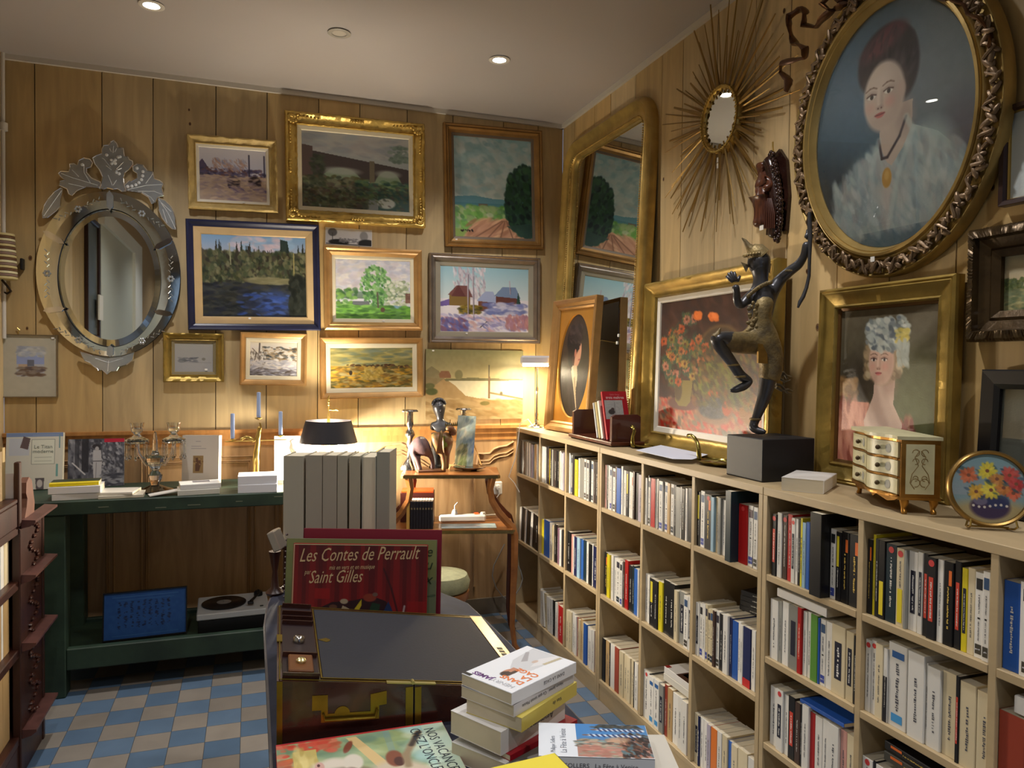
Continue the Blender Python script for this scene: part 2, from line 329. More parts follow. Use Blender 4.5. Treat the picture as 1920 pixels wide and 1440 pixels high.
for nm, ys in UB:
    near = nm == 'near'
    t = thing('bookcase', {'far': 'low open pale wood bookcase furthest along the wall, below lamp and man portrait', 'middle': 'low open pale wood bookcase in the middle, below the bronze statue', 'near': 'low open pale wood bookcase nearest the viewer, with four shelf rows'}[nm], 'bookcase', (SX, (ys[0]+ys[-1])/2, 0))
    cy = (ys[0]+ys[-1])/2; D = WX-SX-.012
    def part(n, x0, x1, y0, y1, z0, z1):
        m = MB(); m.bbox(x0, x1, y0-cy, y1-cy, z0, z1, .0012); return m.build(n, M_birch, t)
    part('top_board', 0, D, ys[-1]+.001, ys[0]-.001, ZT-.022, ZT)
    part('side_panel', 0, D, ys[0]-.019, ys[0]-.001, 0, ZT-.022); part('side_panel', 0, D, ys[-1]+.001, ys[-1]+.019, 0, ZT-.022)
    for y in ys[1:-1]: part('divider', .002, D, y-.009, y+.009, .09, ZT-.022)
    zs = [.817, .582, .335] if near else [.814, .45]
    for z in zs:
        for a, b in zip(ys[:-1], ys[1:]): part('shelf_board', .001, D, b+(.019 if b == ys[-1] else .009), a-(.019 if a == ys[0] else .009), z-.018, z)
    part('shelf_board', .001, D, ys[-1]+.019, ys[0]-.019, .07, .089)
    part('plinth', .004, .022, ys[-1]+.019, ys[0]-.019, 0, .07)
    part('back_panel', D-.006, D, ys[-1]+.019, ys[0]-.019, .089, ZT-.022)
T1, T2, T3, N2, N3 = .814, .45, .089, .582, .335
bay(0, T1, 0, 'k35x G15 w12 d20 G18x w14 w16 G14 w20x d18 v20 G22 t40x w18 G30')
bay(1, T1, 0, 'w24 w20 k18 w12 k28x d22 y10x k34 G24x d22 k40 k30 c20 w14 v16 w22 v20 w30')
bay(2, T1, 0, 'w20 w22 w30f k40x y50S w28 G60x w34f k14 w34f k16 w34f d22 k48', scale=.315)
bay(3, T1, 0, 'p14 w16 k40 w26 w34f w46f d30 b66x w30M w40 k40y w34 w34o d30 k46x v66')
bay(4, T1, 0, 'w40 k18 w42f r84x G20 w40 k28x w74f k12 w70f t54x w62f k40 G84x w20 k64 w36 k64x w24')
bay(5, T1, 0, 'k42y w50f k80po l36x c44 G32 w40 b34x w50M dtx62T r88px w56f k8 w44f'.replace('dtx62T', 'e62Tx'))
bay(6, .817, 0, 'k37ps w36 d38p r38p w30ps w20 k20 y14 l26 b26x v24 w26 k80Tx w36f k32y k50o k66o')
bay(7, .817, 0, 'k40o y22TS k32 k52Yx e86p c60pY G18x w68s w38s k36s k62ps w42 k64o k44s y38s c46 w54f w44f'.replace('y22TS', 'y22M'))
bay(8, .817, 0, 'b54 w62f w60f c50f w46 k50p w60 r40 w56')
bay(0, T2, 1, 'w24x k50x w18 k44x w28 k40x k36', lean=[.09]*7, scale=.29)
bay(1, T2, 1, 'y36x b66x w30 k16y c20 k24 d12 m34x w20 k42x')
bay(2, T2, 1, 'k42 p38x w14 n34 l36 b28x e42x w24 k34x w14 n54')
bay(3, T2, 1, 'k46o y40 c24 w26 w30 w50f w30f d22 r42M k42 e26 b44x w18 k18')
bay(4, T2, 1, 'w40 w22 k54y k44 y44 k62M k64M c36 G62s w44f w24s')
bay(5, T2, 1, 'w42s w36f w34 c26f c30f c32f d26 w36f k44 w52 n30 b60x w24 w26 n72Rx w40 k16')
bay(1, T3, 2, 'w30x w34 c34 w34 w30 k16 w30 p24 r52', lean=[-.16, -.15, -.13, -.10, -.07, -.03, 0, 0, 0], h0=.172, scale=.30)
bay(2, T3, 2, 'c58 c50 w50 w40 q22 c40 t44 c30 b56x w44 w50 w40 q30x')
bay(3, T3, 2, 'k40x t50 k10 w56x q52x c54 c40 c40 c38 k8 w40', scale=.30)
bay(4, T3, 2, 'w72p k6 w56u w60u G48s q34 t54 w58 w44 w52 m34', scale=.325)
bay(5, T3, 2, 'c48s n14 w40 w50 v40 o64x w46 c52 b38x c60 c90x w60', h0=.165)
bay(6, N2, 1, 'w62 G28 w48 G66sx r30s w30 w26 g48x b10x w38f w40 c86s c48s k20', h0=.172)
bay(7, N2, 1, 'w44p w42p c56 w30D w128uM n10x w110M w10 w84 c90 k20s c92 c88', h0=.176, scale=.33)
bay(8, N2, 1, 'q54x w46 w48 n20 w50 c50 w54', h0=.15)
bay(6, N3, 3, 'w58 w52ps w34 k48s d38 k14 w46 r34x w50 w40 w66 p40 c50', h0=.166)
bay(7, N3, 3, 'w44p k12 w50p w46p k20 w52p c40 G44 w60 c70', h0=.140)
bay(8, N3, 3, 'w50 c44 r40 w56 G50 w44', h0=.15)
def lying(name, label, L, Wd, th, c, p, rz, deco='', cat='book', tilt=(0, 0), group=None, hard=False, seed=1):
    """a book lying flat; p = corner/centre of its underside, spine along local x direction, cover up"""
    e = Matrix.Translation(Vector(p)) @ Matrix.Rotation(rz, 4, 'Z') @ Matrix.Rotation(tilt[0], 4, 'X') @ Matrix.Rotation(tilt[1], 4, 'Y') @ Matrix.Rotation(R(-90), 4, 'Y') @ Matrix.Translation(Vector((0, -Wd/2, -L/2)))
    o = mkbook(name, label, th, L, Wd, c, deco, seed=seed, group=group, cat=cat, hard=hard)
    o.matrix_world = e; o.location = e.to_translation(); o.rotation_euler = e.to_euler(); return o
def cover_patch(o, th, rects, name='cover_print'):      # printed areas on the upper cover; rects in (along height, across width) metres
    m = MB()
    for (a, b, c0, c1, cc) in rects: m.add([(th+.0004+.0001*0, c0, a), (th+.0004, c1, a), (th+.0004, c1, b), (th+.0004, c0, b)], [(0, 1, 2, 3)], 0, cc)
    return m.build(name, M_print, o)
b_ = lying('paperback_book', 'white paperback lying across books, second shelf below thick white book', .19, .12, .024, (228, 226, 222), (SX+.075, 1.62, N2+.18), R(-90), 'x')
b_ = lying('paperback_book', 'blue and red thin album lying across books, third shelf below thick white book', .17, .125, .010, (40, 90, 180), (SX+.075, 1.53, N3+.172), R(-94), 'x', tilt=(.0, -.06))
b_ = lying('paperback_book', 'grey black book lying on upright books, third shelf below gilt commode', .185, .12, .022, (70, 68, 60), (SX+.08, 1.245, N3+.153), R(-90), 'o')
b_ = lying('paperback_book', 'dark book with orange lettering lying topmost, third shelf below gilt commode', .18, .118, .020, (30, 28, 26), (SX+.082, 1.25, N3+.176), R(-92), 'o', seed=4)
b_ = lying('paperback_book', 'white book lying on upright books, second shelf below round flower picture', .19, .12, .034, (230, 229, 226), (SX+.075, .93, N2+.158), R(-90), '', seed=5)
for i in range(4):
    lying('paperback_book', 'black paperback in sloping pile, second shelf below statue plinth, %s' % ['lowest', 'second up', 'third up', 'topmost'][i], .178, .11, .016, (24, 22, 24), (SX+.15, 1.90-.004*i, T2+.186+.0175*i), R(-88+2*i), '', tilt=(.0, -.05), seed=i, group='sloping pile of black paperbacks')
b_ = lying('paperback_book', 'white book with reclining figure photo lying on bottom shelf below loose paper sheet', .178, .115, .024, (226, 224, 222), (SX+.085, 2.24, T3+.212), R(-90), 'x')
cover_patch(b_, .024, [(.0, .10, .0, .115, (70, 44, 34)), (.02, .09, .02, .09, (120, 84, 62)), (.178-.02, .178, .0, .02, (150, 40, 36))])
lying('paperback_book', 'white book lying under the photo book, bottom shelf below loose paper sheet', .178, .115, .026, (214, 212, 204), (SX+.083, 2.24, T3+.186), R(-90), 'x')
# ---------------------------------------------------------------- painted pictures: a small brush engine that colours the vertices of a canvas mesh
class Cv:
    def __init__(s, w, h, px, base, seed=1):
        k = px/max(w, h); s.nx, s.ny = max(8, int(w*k)), max(8, int(h*k)); s.asp = w/h
        s.U, s.V = np.meshgrid(np.linspace(0, 1, s.nx), np.linspace(0, 1, s.ny)); s.k = 1.; s.o = (0, 0, 0, 0); s.r = np.random.RandomState(seed)
        s.a = np.ones((s.ny, s.nx, 3))*np.array(base, float)
    def view(s, k, u0, v0, u1, v1):      # draw magnified k times with (u1, v1) landing on (u0, v0)
        s.k = k; s.o = (u0, v0, u1, v1); s.U = (s.U-u0)/k+u1; s.V = (s.V-v0)/k+v1; return s
    def mix(s, m, c): s.a += m[..., None]*(np.array(c, float)-s.a); return s
    def grad(s, v0, v1, c0, c1, al=1.):
        t = np.clip((s.V-v0)/(v1-v0), 0, 1)[..., None]; m = ((s.V >= v0) & (s.V <= v1))[..., None]*al
        s.a += m*(np.array(c0, float)*(1-t)+np.array(c1, float)*t-s.a); return s
    def box(s, u0, u1, v0, v1, c, al=1.): return s.mix(((s.U >= u0) & (s.U <= u1) & (s.V >= v0) & (s.V <= v1))*al, c)
    def ell(s, cx, cy, rx, ry, c, al=1., soft=.25, rot=0.):
        x = (s.U-cx)*s.asp; y = s.V-cy; ca, sa = math.cos(R(rot)), math.sin(R(rot))
        d = np.sqrt(((x*ca+y*sa)/(rx*s.asp))**2+((-x*sa+y*ca)/ry)**2)
        return s.mix(np.clip((1+soft/2-d)/max(soft, .02), 0, 1)*al, c)
    def poly(s, pts, c, al=1.):
        ins = np.zeros(s.U.shape, bool); n = len(pts)
        for i in range(n):
            (x0, y0), (x1, y1) = pts[i], pts[(i+1) % n]
            if y0 == y1: continue
            ins ^= ((s.V > min(y0, y1)) & (s.V <= max(y0, y1)) & (s.U < x0+(s.V-y0)*(x1-x0)/(y1-y0)))
        return s.mix(ins*al, c)
    def line(s, pts, w, c, al=1.):
        for (x0, y0), (x1, y1) in zip(pts[:-1], pts[1:]):
            ax, ay = x0*s.asp, y0; bx, by = x1*s.asp, y1; X = s.U*s.asp-ax; Y = s.V-ay; dx, dy = bx-ax, by-ay
            t = np.clip((X*dx+Y*dy)/max(dx*dx+dy*dy, 1e-9), 0, 1); d = np.hypot(X-t*dx, Y-t*dy); s.mix(np.clip(1.5-d/w, 0, 1)*al, c)
        return s
    def dabs(s, n, u0, u1, v0, v1, cols, sz=.03, el=2., ang=0., al=.7, jit=18, inside=None, spread=25):
        r = s.r
        for _ in range(n):
            u, v = r.uniform(u0, u1), r.uniform(v0, v1)
            if inside and not inside(u, v): continue
            z = sz*r.uniform(.6, 1.3); c = np.array(cols[r.randint(len(cols))], float)+r.uniform(-jit, jit)
            k = s.k; ui, vi = (u-s.o[2])*k+s.o[0], (v-s.o[3])*k+s.o[1]; q = z*el*k
            i0, i1 = max(0, int((vi-q)*s.ny)), min(s.ny, int((vi+q)*s.ny)+2); j0, j1 = max(0, int((ui-q/s.asp)*s.nx)), min(s.nx, int((ui+q/s.asp)*s.nx)+2)
            if i1 <= i0 or j1 <= j0: continue
            x = (s.U[i0:i1, j0:j1]-u)*s.asp; y = s.V[i0:i1, j0:j1]-v; a = R(ang+r.uniform(-spread, spread)); ca, sa = math.cos(a), math.sin(a)
            d = np.sqrt(((x*ca+y*sa)/(z*el*.7))**2+((-x*sa+y*ca)/(z*.7))**2); m = (np.clip(1.2-d, 0, .5)*2*al)[..., None]
            s.a[i0:i1, j0:j1] += m*(c-s.a[i0:i1, j0:j1])
        return s
    def noise(s, amp, cell=6):
        g = s.r.uniform(-1, 1, (s.ny//cell+2, s.nx//cell+2)); yi = np.linspace(0, g.shape[0]-1.01, s.ny); xi = np.linspace(0, g.shape[1]-1.01, s.nx)
        y0 = yi.astype(int); x0 = xi.astype(int); fy = (yi-y0)[:, None]; fx = (xi-x0)[None]
        G = g[y0][:, x0]*(1-fy)*(1-fx)+g[y0+1][:, x0]*fy*(1-fx)+g[y0][:, x0+1]*(1-fy)*fx+g[y0+1][:, x0+1]*fy*fx
        s.a += (G*amp)[..., None]; return s
    def build(s, name, w, h, parent, y=0., mask=None, m=None, cx=0., cz=0., M=None):
        U_, V_ = np.meshgrid(np.linspace(0, 1, s.nx), np.linspace(0, 1, s.ny)); X, Z = (U_-.5)*w+cx, (.5-V_)*h+cz; n = s.nx*s.ny
        co = np.stack([X, np.full_like(X, y), Z], -1).reshape(-1, 3)
        i, j = np.meshgrid(np.arange(s.ny-1), np.arange(s.nx-1), indexing='ij'); a = (i*s.nx+j).ravel()
        q = np.stack([a, a+s.nx, a+s.nx+1, a+1], -1)
        if mask is not None:
            k = mask((U_-.5)*2, (V_-.5)*2).ravel(); q = q[k[q].all(1)]
        me = bpy.data.meshes.new(name); me.vertices.add(n); me.vertices.foreach_set('co', co.ravel().astype('f4'))
        nf = len(q); me.loops.add(nf*4); me.loops.foreach_set('vertex_index', q.ravel().astype('i4')); me.polygons.add(nf)
        me.polygons.foreach_set('loop_start', np.arange(0, nf*4, 4, dtype='i4')); me.polygons.foreach_set('loop_total', np.full(nf, 4, dtype='i4')); me.update(calc_edges=True)
        v = np.clip(s.a, 0, 255)/255.; L = np.where(v <= .04045, v/12.92, ((v+.055)/1.055)**2.4)
        at = me.color_attributes.new('Col', 'FLOAT_COLOR', 'POINT'); at.data.foreach_set('color', np.concatenate([L.reshape(-1, 3), np.ones((n, 1))], 1).ravel().astype('f4'))
        me.materials.append(m or M_paint); o = newobj(name, me, parent)
        if M is not None: o.matrix_local = M
        return o
M_paint = mat('oil_paint', attr=True, rough=.42, bump=.12, bs=220)
M_paper = mat('printed_paper', attr=True, rough=.55)
OVAL = lambda x, z: x*x+z*z <= 1.02
def ring_pts(w, h, d, n, shape, rr):
    a, b = w/2-d, h/2-d; out = []
    if shape == 'oval': return [(a*math.cos(2*math.pi*i/n), b*math.sin(2*math.pi*i/n)) for i in range(n)]
    if shape == 'arch':
        r = max(rr-d, .01); pts = [(-a, -b), (a, -b)]
        pts += [(a-r+r*math.cos(t*math.pi/16), b-r+r*math.sin(t*math.pi/16)) for t in range(9)]
        pts += [(-a+r-r*math.sin(t*math.pi/16), b-r+r*math.cos(t*math.pi/16)) for t in range(9)]
        return pts
    cs = [(-a, -b), (a, -b), (a, b), (-a, b)]
    for (x0, z0), (x1, z1) in zip(cs, cs[1:]+cs[:1]):
        out += [(x0+(x1-x0)*i/n, z0+(z1-z0)*i/n) for i in range(n)]
    return out
def frame(name, w, h, prof, m, parent, shape='rect', n=1, rr=.1, orn=None, smooth=False, cx=0, cz=0):
    """mitred picture moulding: prof = (inset from the outer edge, distance towards the viewer)"""
    mb = MB(); vs = []; N = 0
    for k, (d, y) in enumerate(prof):
        P = ring_pts(w, h, d, n, shape, rr); N = len(P)
        for i, (x, z) in enumerate(P):
            e, t = orn(k, i, N) if orn else (0, 0); L = math.hypot(x, z) or 1
            vs.append((x+cx+t*x/L, -y-e, z+cz+t*z/L))
    K = len(prof)
    fs = [(k*N+i, k*N+(i+1) % N, (k+1)*N+(i+1) % N, (k+1)*N+i) for k in range(K-1) for i in range(N)]
    return mb.add(vs, fs).build(name, m, parent, smooth)
def hsh(*a): return (math.sin(sum((i+1)*12.9898*v for i, v in enumerate(a)))*43758.5453) % 1
def carved(amp, ks, per=3., seed=1):
    return lambda k, i, N: ((amp*(math.sin(i*math.pi*2/per)*.5+hsh(i, k, seed)-.3), amp*.5*(hsh(i, seed, 3)-.5)) if k in ks else (0, 0))
PR = dict(plain=[(0, 0), (0, .022), (.006, .028), (.016, .026), (.030, .016), (.042, .012), (.045, .006)],
          deep=[(0, 0), (0, .034), (.008, .042), (.020, .040), (.034, .026), (.050, .018), (.060, .020), (.066, .012), (.066, .004)],
          flat=[(0, 0), (0, .020), (.003, .024), (.03, .022), (.04, .016), (.04, .006)],
          scoop=[(0, 0), (0, .03), (.006, .036), (.016, .036), (.03, .020), (.055, .014), (.066, .018), (.072, .010), (.072, .004)])
def scaleprof(p, wd, dp=1.): k = wd/p[-1][0]; return [(d*k, y*dp) for d, y in p]
def picture(name, label, cat, cen, w, h, rot, fw, prof, fm, cv, liner=0, lm=None, roll=0., dp=1., orn=None, n=1, glass=False, fillet=None, group=None):
    """cen: centre of the back of the picture; rot=(lean, z-rotation)"""
    t = thing(name, label, cat, cen, (-rot[0], 0, rot[1]), group)
    if roll: t.rotation_euler = (Matrix.Rotation(rot[1], 3, 'Z') @ Matrix.Rotation(-rot[0], 3, 'X') @ Matrix.Rotation(-roll, 3, 'Y')).to_euler()
    iw, ih = w, h
    if fw: frame('frame', w, h, scaleprof(PR[prof], fw, dp) if isinstance(prof, str) else prof, fm, t, n=n, orn=orn, smooth=n > 1); iw, ih = w-2*fw, h-2*fw
    if liner: frame('liner', iw+.002, ih+.002, [(0, .004), (0, .012*dp), (liner*.85, .009*dp), (liner, .004)], lm, t); iw, ih = iw-2*liner, ih-2*liner
    m = MB(); m.box(-iw/2-.004, iw/2+.004, -.003, .0, -ih/2-.004, ih/2+.004); m.build('backing', mat('backing', (70, 52, 36), .8), t)
    cv.build('painting', iw+.004, ih+.004, t, -.0045)
    if glass: m = MB(); m.box(-iw/2, iw/2, -.0075, -.0065, -ih/2, ih/2); m.build('glazing', M_glass, t)
    return t, iw, ih
def price_tag(t, x, y, z, w=.012, h=.008):
    m = MB(); m.box(x-w/2, x+w/2, y-.0015, y, z-h/2, z+h/2); m.build('price_tag', M_wht, t)
def backpic(px, y=.0):     # four corners TL,TR,BR,BL of something hanging on the back wall
    P = [ony(a, b, BY-.03) for a, b in px]; w = ((P[1]-P[0]).length+(P[2]-P[3]).length)/2; h = ((P[3]-P[0]).length+(P[2]-P[1]).length)/2
    c = (P[0]+P[1]+P[2]+P[3])/4; roll = math.atan2((P[1].z-P[0].z)+(P[2].z-P[3].z), 2*w); return Vector((c.x, BY-.002, c.z)), w, h, roll
G1 = mat('gilt_bright', (206, 172, 92), .34, .65, var=.25, vs=20, bump=.3, bs=90)
G2 = mat('gilt_brown', (150, 112, 62), .38, .5, var=.3, vs=12, bump=.1, bs=60)
G3 = mat('gilt_worn', (170, 142, 70), .40, .55, var=.45, vs=9, bump=.3, bs=50)
G4 = mat('gilt_orange', (184, 142, 88), .36, .5, var=.2, vs=14, bump=.1, bs=60)
G5 = mat('cream_gesso', (190, 164, 104), .55, .15, var=.2, vs=30, bump=.6, bs=60)
SV = mat('silver_leaf', (150, 138, 128), .34, .75, var=.25, vs=14, bump=.1, bs=60)
NV = mat('navy_frame', (30, 34, 66), .38, 0, var=.3, vs=10)
LN = mat('linen', (206, 196, 170), .8, bump=.3, bs=300); LW = mat('liner_white', (220, 214, 200), .6); LT = mat('liner_wood', (188, 160, 116), .55, var=.1, vs=12)
GR = (64, 84, 48); DG = (34, 50, 36)
# market carts
c, w, h, rl = backpic([(351, 251), (521, 264), (519, 399), (352, 390)])
v = Cv(w, h, 130, (196, 196, 212), 2); v.grad(0, .45, (206, 204, 216), (182, 184, 206)); v.box(0, 1, .5, 1, (176, 156, 142))
v.poly([(0, .28), (.05, .22), (.14, .40), (.14, .5), (0, .5)], (84, 74, 104)); v.dabs(160, .02, .98, .38, .52, [(110, 74, 70), (60, 56, 90), (90, 84, 120)], .03)
v.dabs(120, .2, .7, .2, .42, [(170, 140, 130), (150, 150, 180)], .02, 3, 60)
for x in (.74, .97): v.line([(x, .1), (x, .5)], .012, (48, 44, 70))
for x, z in ((.5, .62), (.82, .60)): v.ell(x, z, .10, .09, (46, 34, 40)); v.ell(x-.06, z+.08, .03, .06, (40, 30, 50)); v.ell(x+.07, z+.08, .03, .06, (40, 30, 50)); v.poly([(x-.08, z+.1), (x+.1, z+.1), (x+.22, z+.22), (x+.02, z+.22)], (84, 72, 130), .8)
v.dabs(260, 0, 1, .55, 1, [(196, 172, 150), (170, 150, 140), (140, 124, 140)], .03, 3, 0, .5)
t, iw, ih = picture('painting', 'small painting of carts in a sunny market in a cream carved frame', 'painting', c, w, h, (0, 0), .040, 'scoop', G5, v, .014, LW, rl, 1, carved(.006, (1, 2, 3, 4), 4, 2), 20)
price_tag(t, .045, -.016, -ih/2-.008)
# bridge
c, w, h, rl = backpic([(535, 208), (798, 233), (795, 428), (535, 412)])
v = Cv(w, h, 190, (130, 138, 138), 3); v.grad(0, .5, (166, 166, 164), (146, 154, 158)); v.dabs(90, 0, 1, 0, .3, [(160, 156, 156), (130, 140, 150)], .05, 3, 0, .35)
v.poly([(0, .24), (1, .42), (1, .62), (0, .6)], (66, 58, 58)); v.poly([(0, .18), (.1, .2), (.1, 1), (0, 1)], (84, 68, 66))
for cx_, rx in ((.36, .21), (.80, .14)): v.ell(cx_, .72, rx, .26, (120, 138, 116), 1, .06); v.ell(cx_, .50, rx*.8, .05, (150, 156, 150), .8, .6)
v.box(.62, .67, .34, .8, (104, 96, 80)); v.dabs(420, 0, .60, .58, 1, [(70, 80, 54), (50, 58, 46), (88, 88, 56), (104, 104, 84), (78, 66, 50)], .035, 1.6, 0, .8)
v.dabs(160, .5, 1, .6, .85, [(64, 96, 74), (40, 70, 66), (100, 120, 80)], .03, 2.5); v.box(.7, 1, .72, 1, (44, 76, 72), .8); v.ell(.78, .9, .085, .07, (190, 196, 190)); v.dabs(60, .82, 1, .1, .34, [(100, 118, 108)], .03, 1.5)
v.dabs(260, 0, 1, .66, 1, [(60, 68, 56), (94, 106, 76), (80, 70, 64)], .02, 2, 20, .6); v.dabs(60, .08, .2, .3, .7, [(60, 68, 50), (50, 58, 44)], .03, 1.5)
t, iw, ih = picture('painting', 'painting of an arched bridge over a river in an ornate bright gold frame', 'painting', c, w, h, (0, 0), .062, 'scoop', G1, v, .022, LN, rl, 1.2, carved(.005, (1, 2, 3, 6, 7), 2.5, 4), 40)
for sx in (-1, 1):
    for sz in (-1, 1):
        m = MB()
        for q in range(9):
            a = q/8.*math.pi*1.6; r_ = .034-.003*q; m.sph((sx*(w/2-.034-r_*math.cos(a)*.8), -.043, sz*(h/2-.034-r_*math.sin(a)*.8)), (.010, .008, .010), 7, 5)
        for q in range(6): m.sph((sx*(w/2-.075-.018*q), -.040+.002*q, sz*(h/2-.026)), (.010-.001*q, .007, .007), 6, 4); m.sph((sx*(w/2-.026), -.040+.002*q, sz*(h/2-.075-.016*q)), (.007, .007, .010-.001*q), 6, 4)
        m.build('corner_ornament', G1, t, True)
for x, z in ((0, h/2-.024), (0, -h/2+.024), (-w/2+.024, 0), (w/2-.024, 0)):
    m = MB()
    for q in range(-2, 3): m.sph((x+(q*.014 if abs(z) > .1 else 0), -.042, z+(q*.014 if abs(z) <= .1 else 0)), (.009, .008, .009), 7, 5)
    m.build('centre_ornament', G1, t, True)
# road with tree
c, w, h, rl = backpic([(834, 228), (1018, 246), (1018, 467), (834, 462)])
def road_tree(cw, ch, px):
    v = Cv(cw, ch, px, (150, 176, 176), 5); v.grad(0, .62, (124, 164, 172), (196, 208, 204)); v.dabs(420, 0, 1, 0, .6, [(176, 192, 192), (150, 182, 188), (190, 198, 196), (128, 166, 176)], .045, 1.6, 20, .45)
    v.poly([(0, .60), (.25, .585), (.5, .61), (1, .62), (1, .7), (0, .7)], (96, 146, 162)); v.grad(.66, .74, (70, 128, 146), (104, 150, 120), .8); v.box(.3, .42, .665, .69, (120, 96, 80), .8)
    v.box(0, 1, .73, 1, (134, 160, 84)); v.dabs(300, 0, .7, .70, .9, [(104, 160, 76), (128, 184, 88), (150, 176, 120), (96, 140, 90), (176, 186, 150)], .035, 1.5, 30, .8)
    v.poly([(.12, 1), (.5, .84), (.62, .80), (.74, .80), (1, .95), (1, 1)], (196, 152, 116)); v.dabs(160, .2, .95, .84, 1, [(206, 160, 124), (170, 120, 92), (188, 140, 110)], .03, 4, 150, .7, spread=10)
    for q in range(4): v.line([(.26+.16*q, 1), (.60+.02*q, .83)], .007, (126, 86, 66), .8)
    tr = lambda u, w_: ((u-.92)/.26)**2+((w_-.62)/.36)**2 < 1 or ((u-.80)/.15)**2+((w_-.72)/.16)**2 < 1
    v.dabs(900, .6, 1, .24, .98, [(26, 56, 46), (34, 72, 50), (20, 44, 44), (44, 84, 56)], .035, 1.4, 60, .9, inside=tr); v.poly([(.66, .88), (1, .84), (1, .99), (.9, 1)], (44, 74, 66), .8)
    return v
v = road_tree(w, h, 210); v.dabs(14, .06, .22, .93, .945, [(40, 30, 30)], .010, 1.5, 60, .9)
t, iw, ih = picture('painting', 'tall landscape with dirt road and dark tree under pale sky, hung in the corner', 'painting', c, w, h, (0, 0), .046, [(0, 0), (0, .03), (.008, .036), (.016, .030), (.022, .034), (.032, .020), (.046, .014), (.046, .004)], G2, v, .016, mat('grey_liner', (110, 96, 82), .5, .2), rl)
price_tag(t, -iw/2+.0, -.016, -ih/2-.022)
# forest lake
c, w, h, rl = backpic([(348, 410), (600, 421), (600, 620), (352, 618)])
v = Cv(w, h, 190, (52, 58, 48), 6); v.grad(0, .2, (112, 150, 190), (150, 160, 180))
v.dabs(60, .3, .9, 0, .2, [(190, 170, 180), (140, 170, 200)], .04, 2, 0, .6)
for q in range(26):
    x = hsh(q, 2); hh_ = .06+.14*hsh(q, 5); v.poly([(x, .24-hh_), (x+.035, .42), (x-.035, .42)], (30+20*hsh(q), 44, 36))
v.poly([(.75, .03), (.82, .05), (.86, .35), (.74, .35)], (28, 42, 34), .9)
v.dabs(900, 0, 1, .2, .6, [(62, 70, 44), (84, 84, 56), (44, 54, 36), (106, 104, 76), (50, 44, 34)], .03, 1.6, 80, .75)
v.line([(.26, .1), (.27, .36)], .005, (150, 150, 120)); v.line([(.88, .2), (.88, .5)], .006, (150, 140, 90)); v.box(0, 1, .6, 1, (40, 44, 44)); v.dabs(300, 0, 1, .58, 1, [(34, 38, 40), (54, 54, 46), (30, 34, 46)], .035, 3, 0, .7)
v.dabs(90, .45, .95, .53, .58, [(116, 112, 82)], .03, 4, 0, .7, spread=4); v.ell(.68, .84, .17, .15, (50, 76, 150), .75, .8); v.dabs(80, .35, .9, .7, .98, [(54, 80, 150), (34, 40, 60)], .025, 3, 0, .6); v.dabs(140, .84, 1, .5, 1, [(32, 36, 28)], .04, 1.5, 90, .8)
t, iw, ih = picture('painting', 'dark forest lake painting in a navy blue frame with wooden liner', 'painting', c, w, h, (0, 0), .034, 'plain', NV, v, .036, LT, rl, 1.2)
price_tag(t, -.03, -.012, -ih/2-.010)
# small black and white print
c, w, h, rl = backpic([(612, 424), (699, 430), (699, 461), (610, 457)])
v = Cv(w, h, 110, (206, 206, 210), 7); v.ell(.14, .25, .10, .25, (70, 70, 74), .8); v.ell(.83, .4, .09, .3, (110, 110, 112), .6); v.ell(.28, .85, .22, .18, (24, 24, 26)); v.ell(.9, .85, .2, .25, (30, 30, 32)); v.dabs(60, .3, .7, .6, .85, [(130, 130, 136)], .06, 1.5)
v.line([(.14, .3), (.14, .75)], .02, (60, 60, 60)); v.line([(0, .98), (1, .98)], .03, (40, 40, 40))
c.y = BY-.001; t = thing('print', 'tiny unframed black and white print tucked above the orchard painting', 'print', c, (0, 0, 0)); m = MB(); m.box(-w/2, w/2, -.002, 0, -h/2, h/2); m.build('card', M_wht, t); v.build('picture', w-.006, h-.006, t, -.0026, m=M_paper)
# orchard tree
c, w, h, rl = backpic([(608, 461), (793, 469), (790, 620), (608, 618)])
v = Cv(w, h, 170, (196, 196, 206), 8); v.dabs(300, 0, 1, 0, .55, [(206, 200, 200), (176, 180, 196), (216, 208, 196), (188, 180, 190)], .05, 1.8, 0, .5); v.grad(.54, .66, (110, 130, 120), (90, 110, 90), .9)
v.dabs(120, .02, .28, .5, .95, [(92, 140, 72), (120, 160, 80), (60, 96, 56)], .04, 1.3); v.dabs(520, .3, .74, .08, .8, [(88, 140, 76), (120, 168, 96), (60, 104, 60), (140, 180, 120)], .03, 1.5, 60, .8, inside=lambda u, w_: ((u-.53)/.2)**2+((w_-.45)/.36)**2 < 1)
v.dabs(220, .66, .98, .35, .78, [(176, 186, 160), (140, 156, 120), (206, 208, 190)], .03, 1.3, 0, .8); v.box(.22, .44, .70, .77, (100, 104, 110)); v.poly([(.7, .76), (1, .78), (1, .9), (.74, .86)], (120, 156, 176)); v.box(.93, 1, .55, .72, (110, 70, 60), .8)
v.box(0, 1, .82, 1, (110, 160, 70)); v.dabs(220, 0, 1, .78, 1, [(120, 176, 72), (84, 130, 60), (70, 110, 56)], .03, 3, 0, .7, spread=8); v.line([(.55, .55), (.56, .8)], .012, (90, 80, 70)); v.ell(.62, .84, .03, .04, (90, 70, 60))
t, iw, ih = picture('painting', 'orchard painting with a big green tree in a gilded brown frame', 'painting', c, w, h, (0, 0), .042, [(0, 0), (0, .03), (.010, .036), (.02, .028), (.028, .032), (.042, .014), (.042, .004)], G4, v, .020, LN, rl)
price_tag(t, .05, -.012, -ih/2-.012)
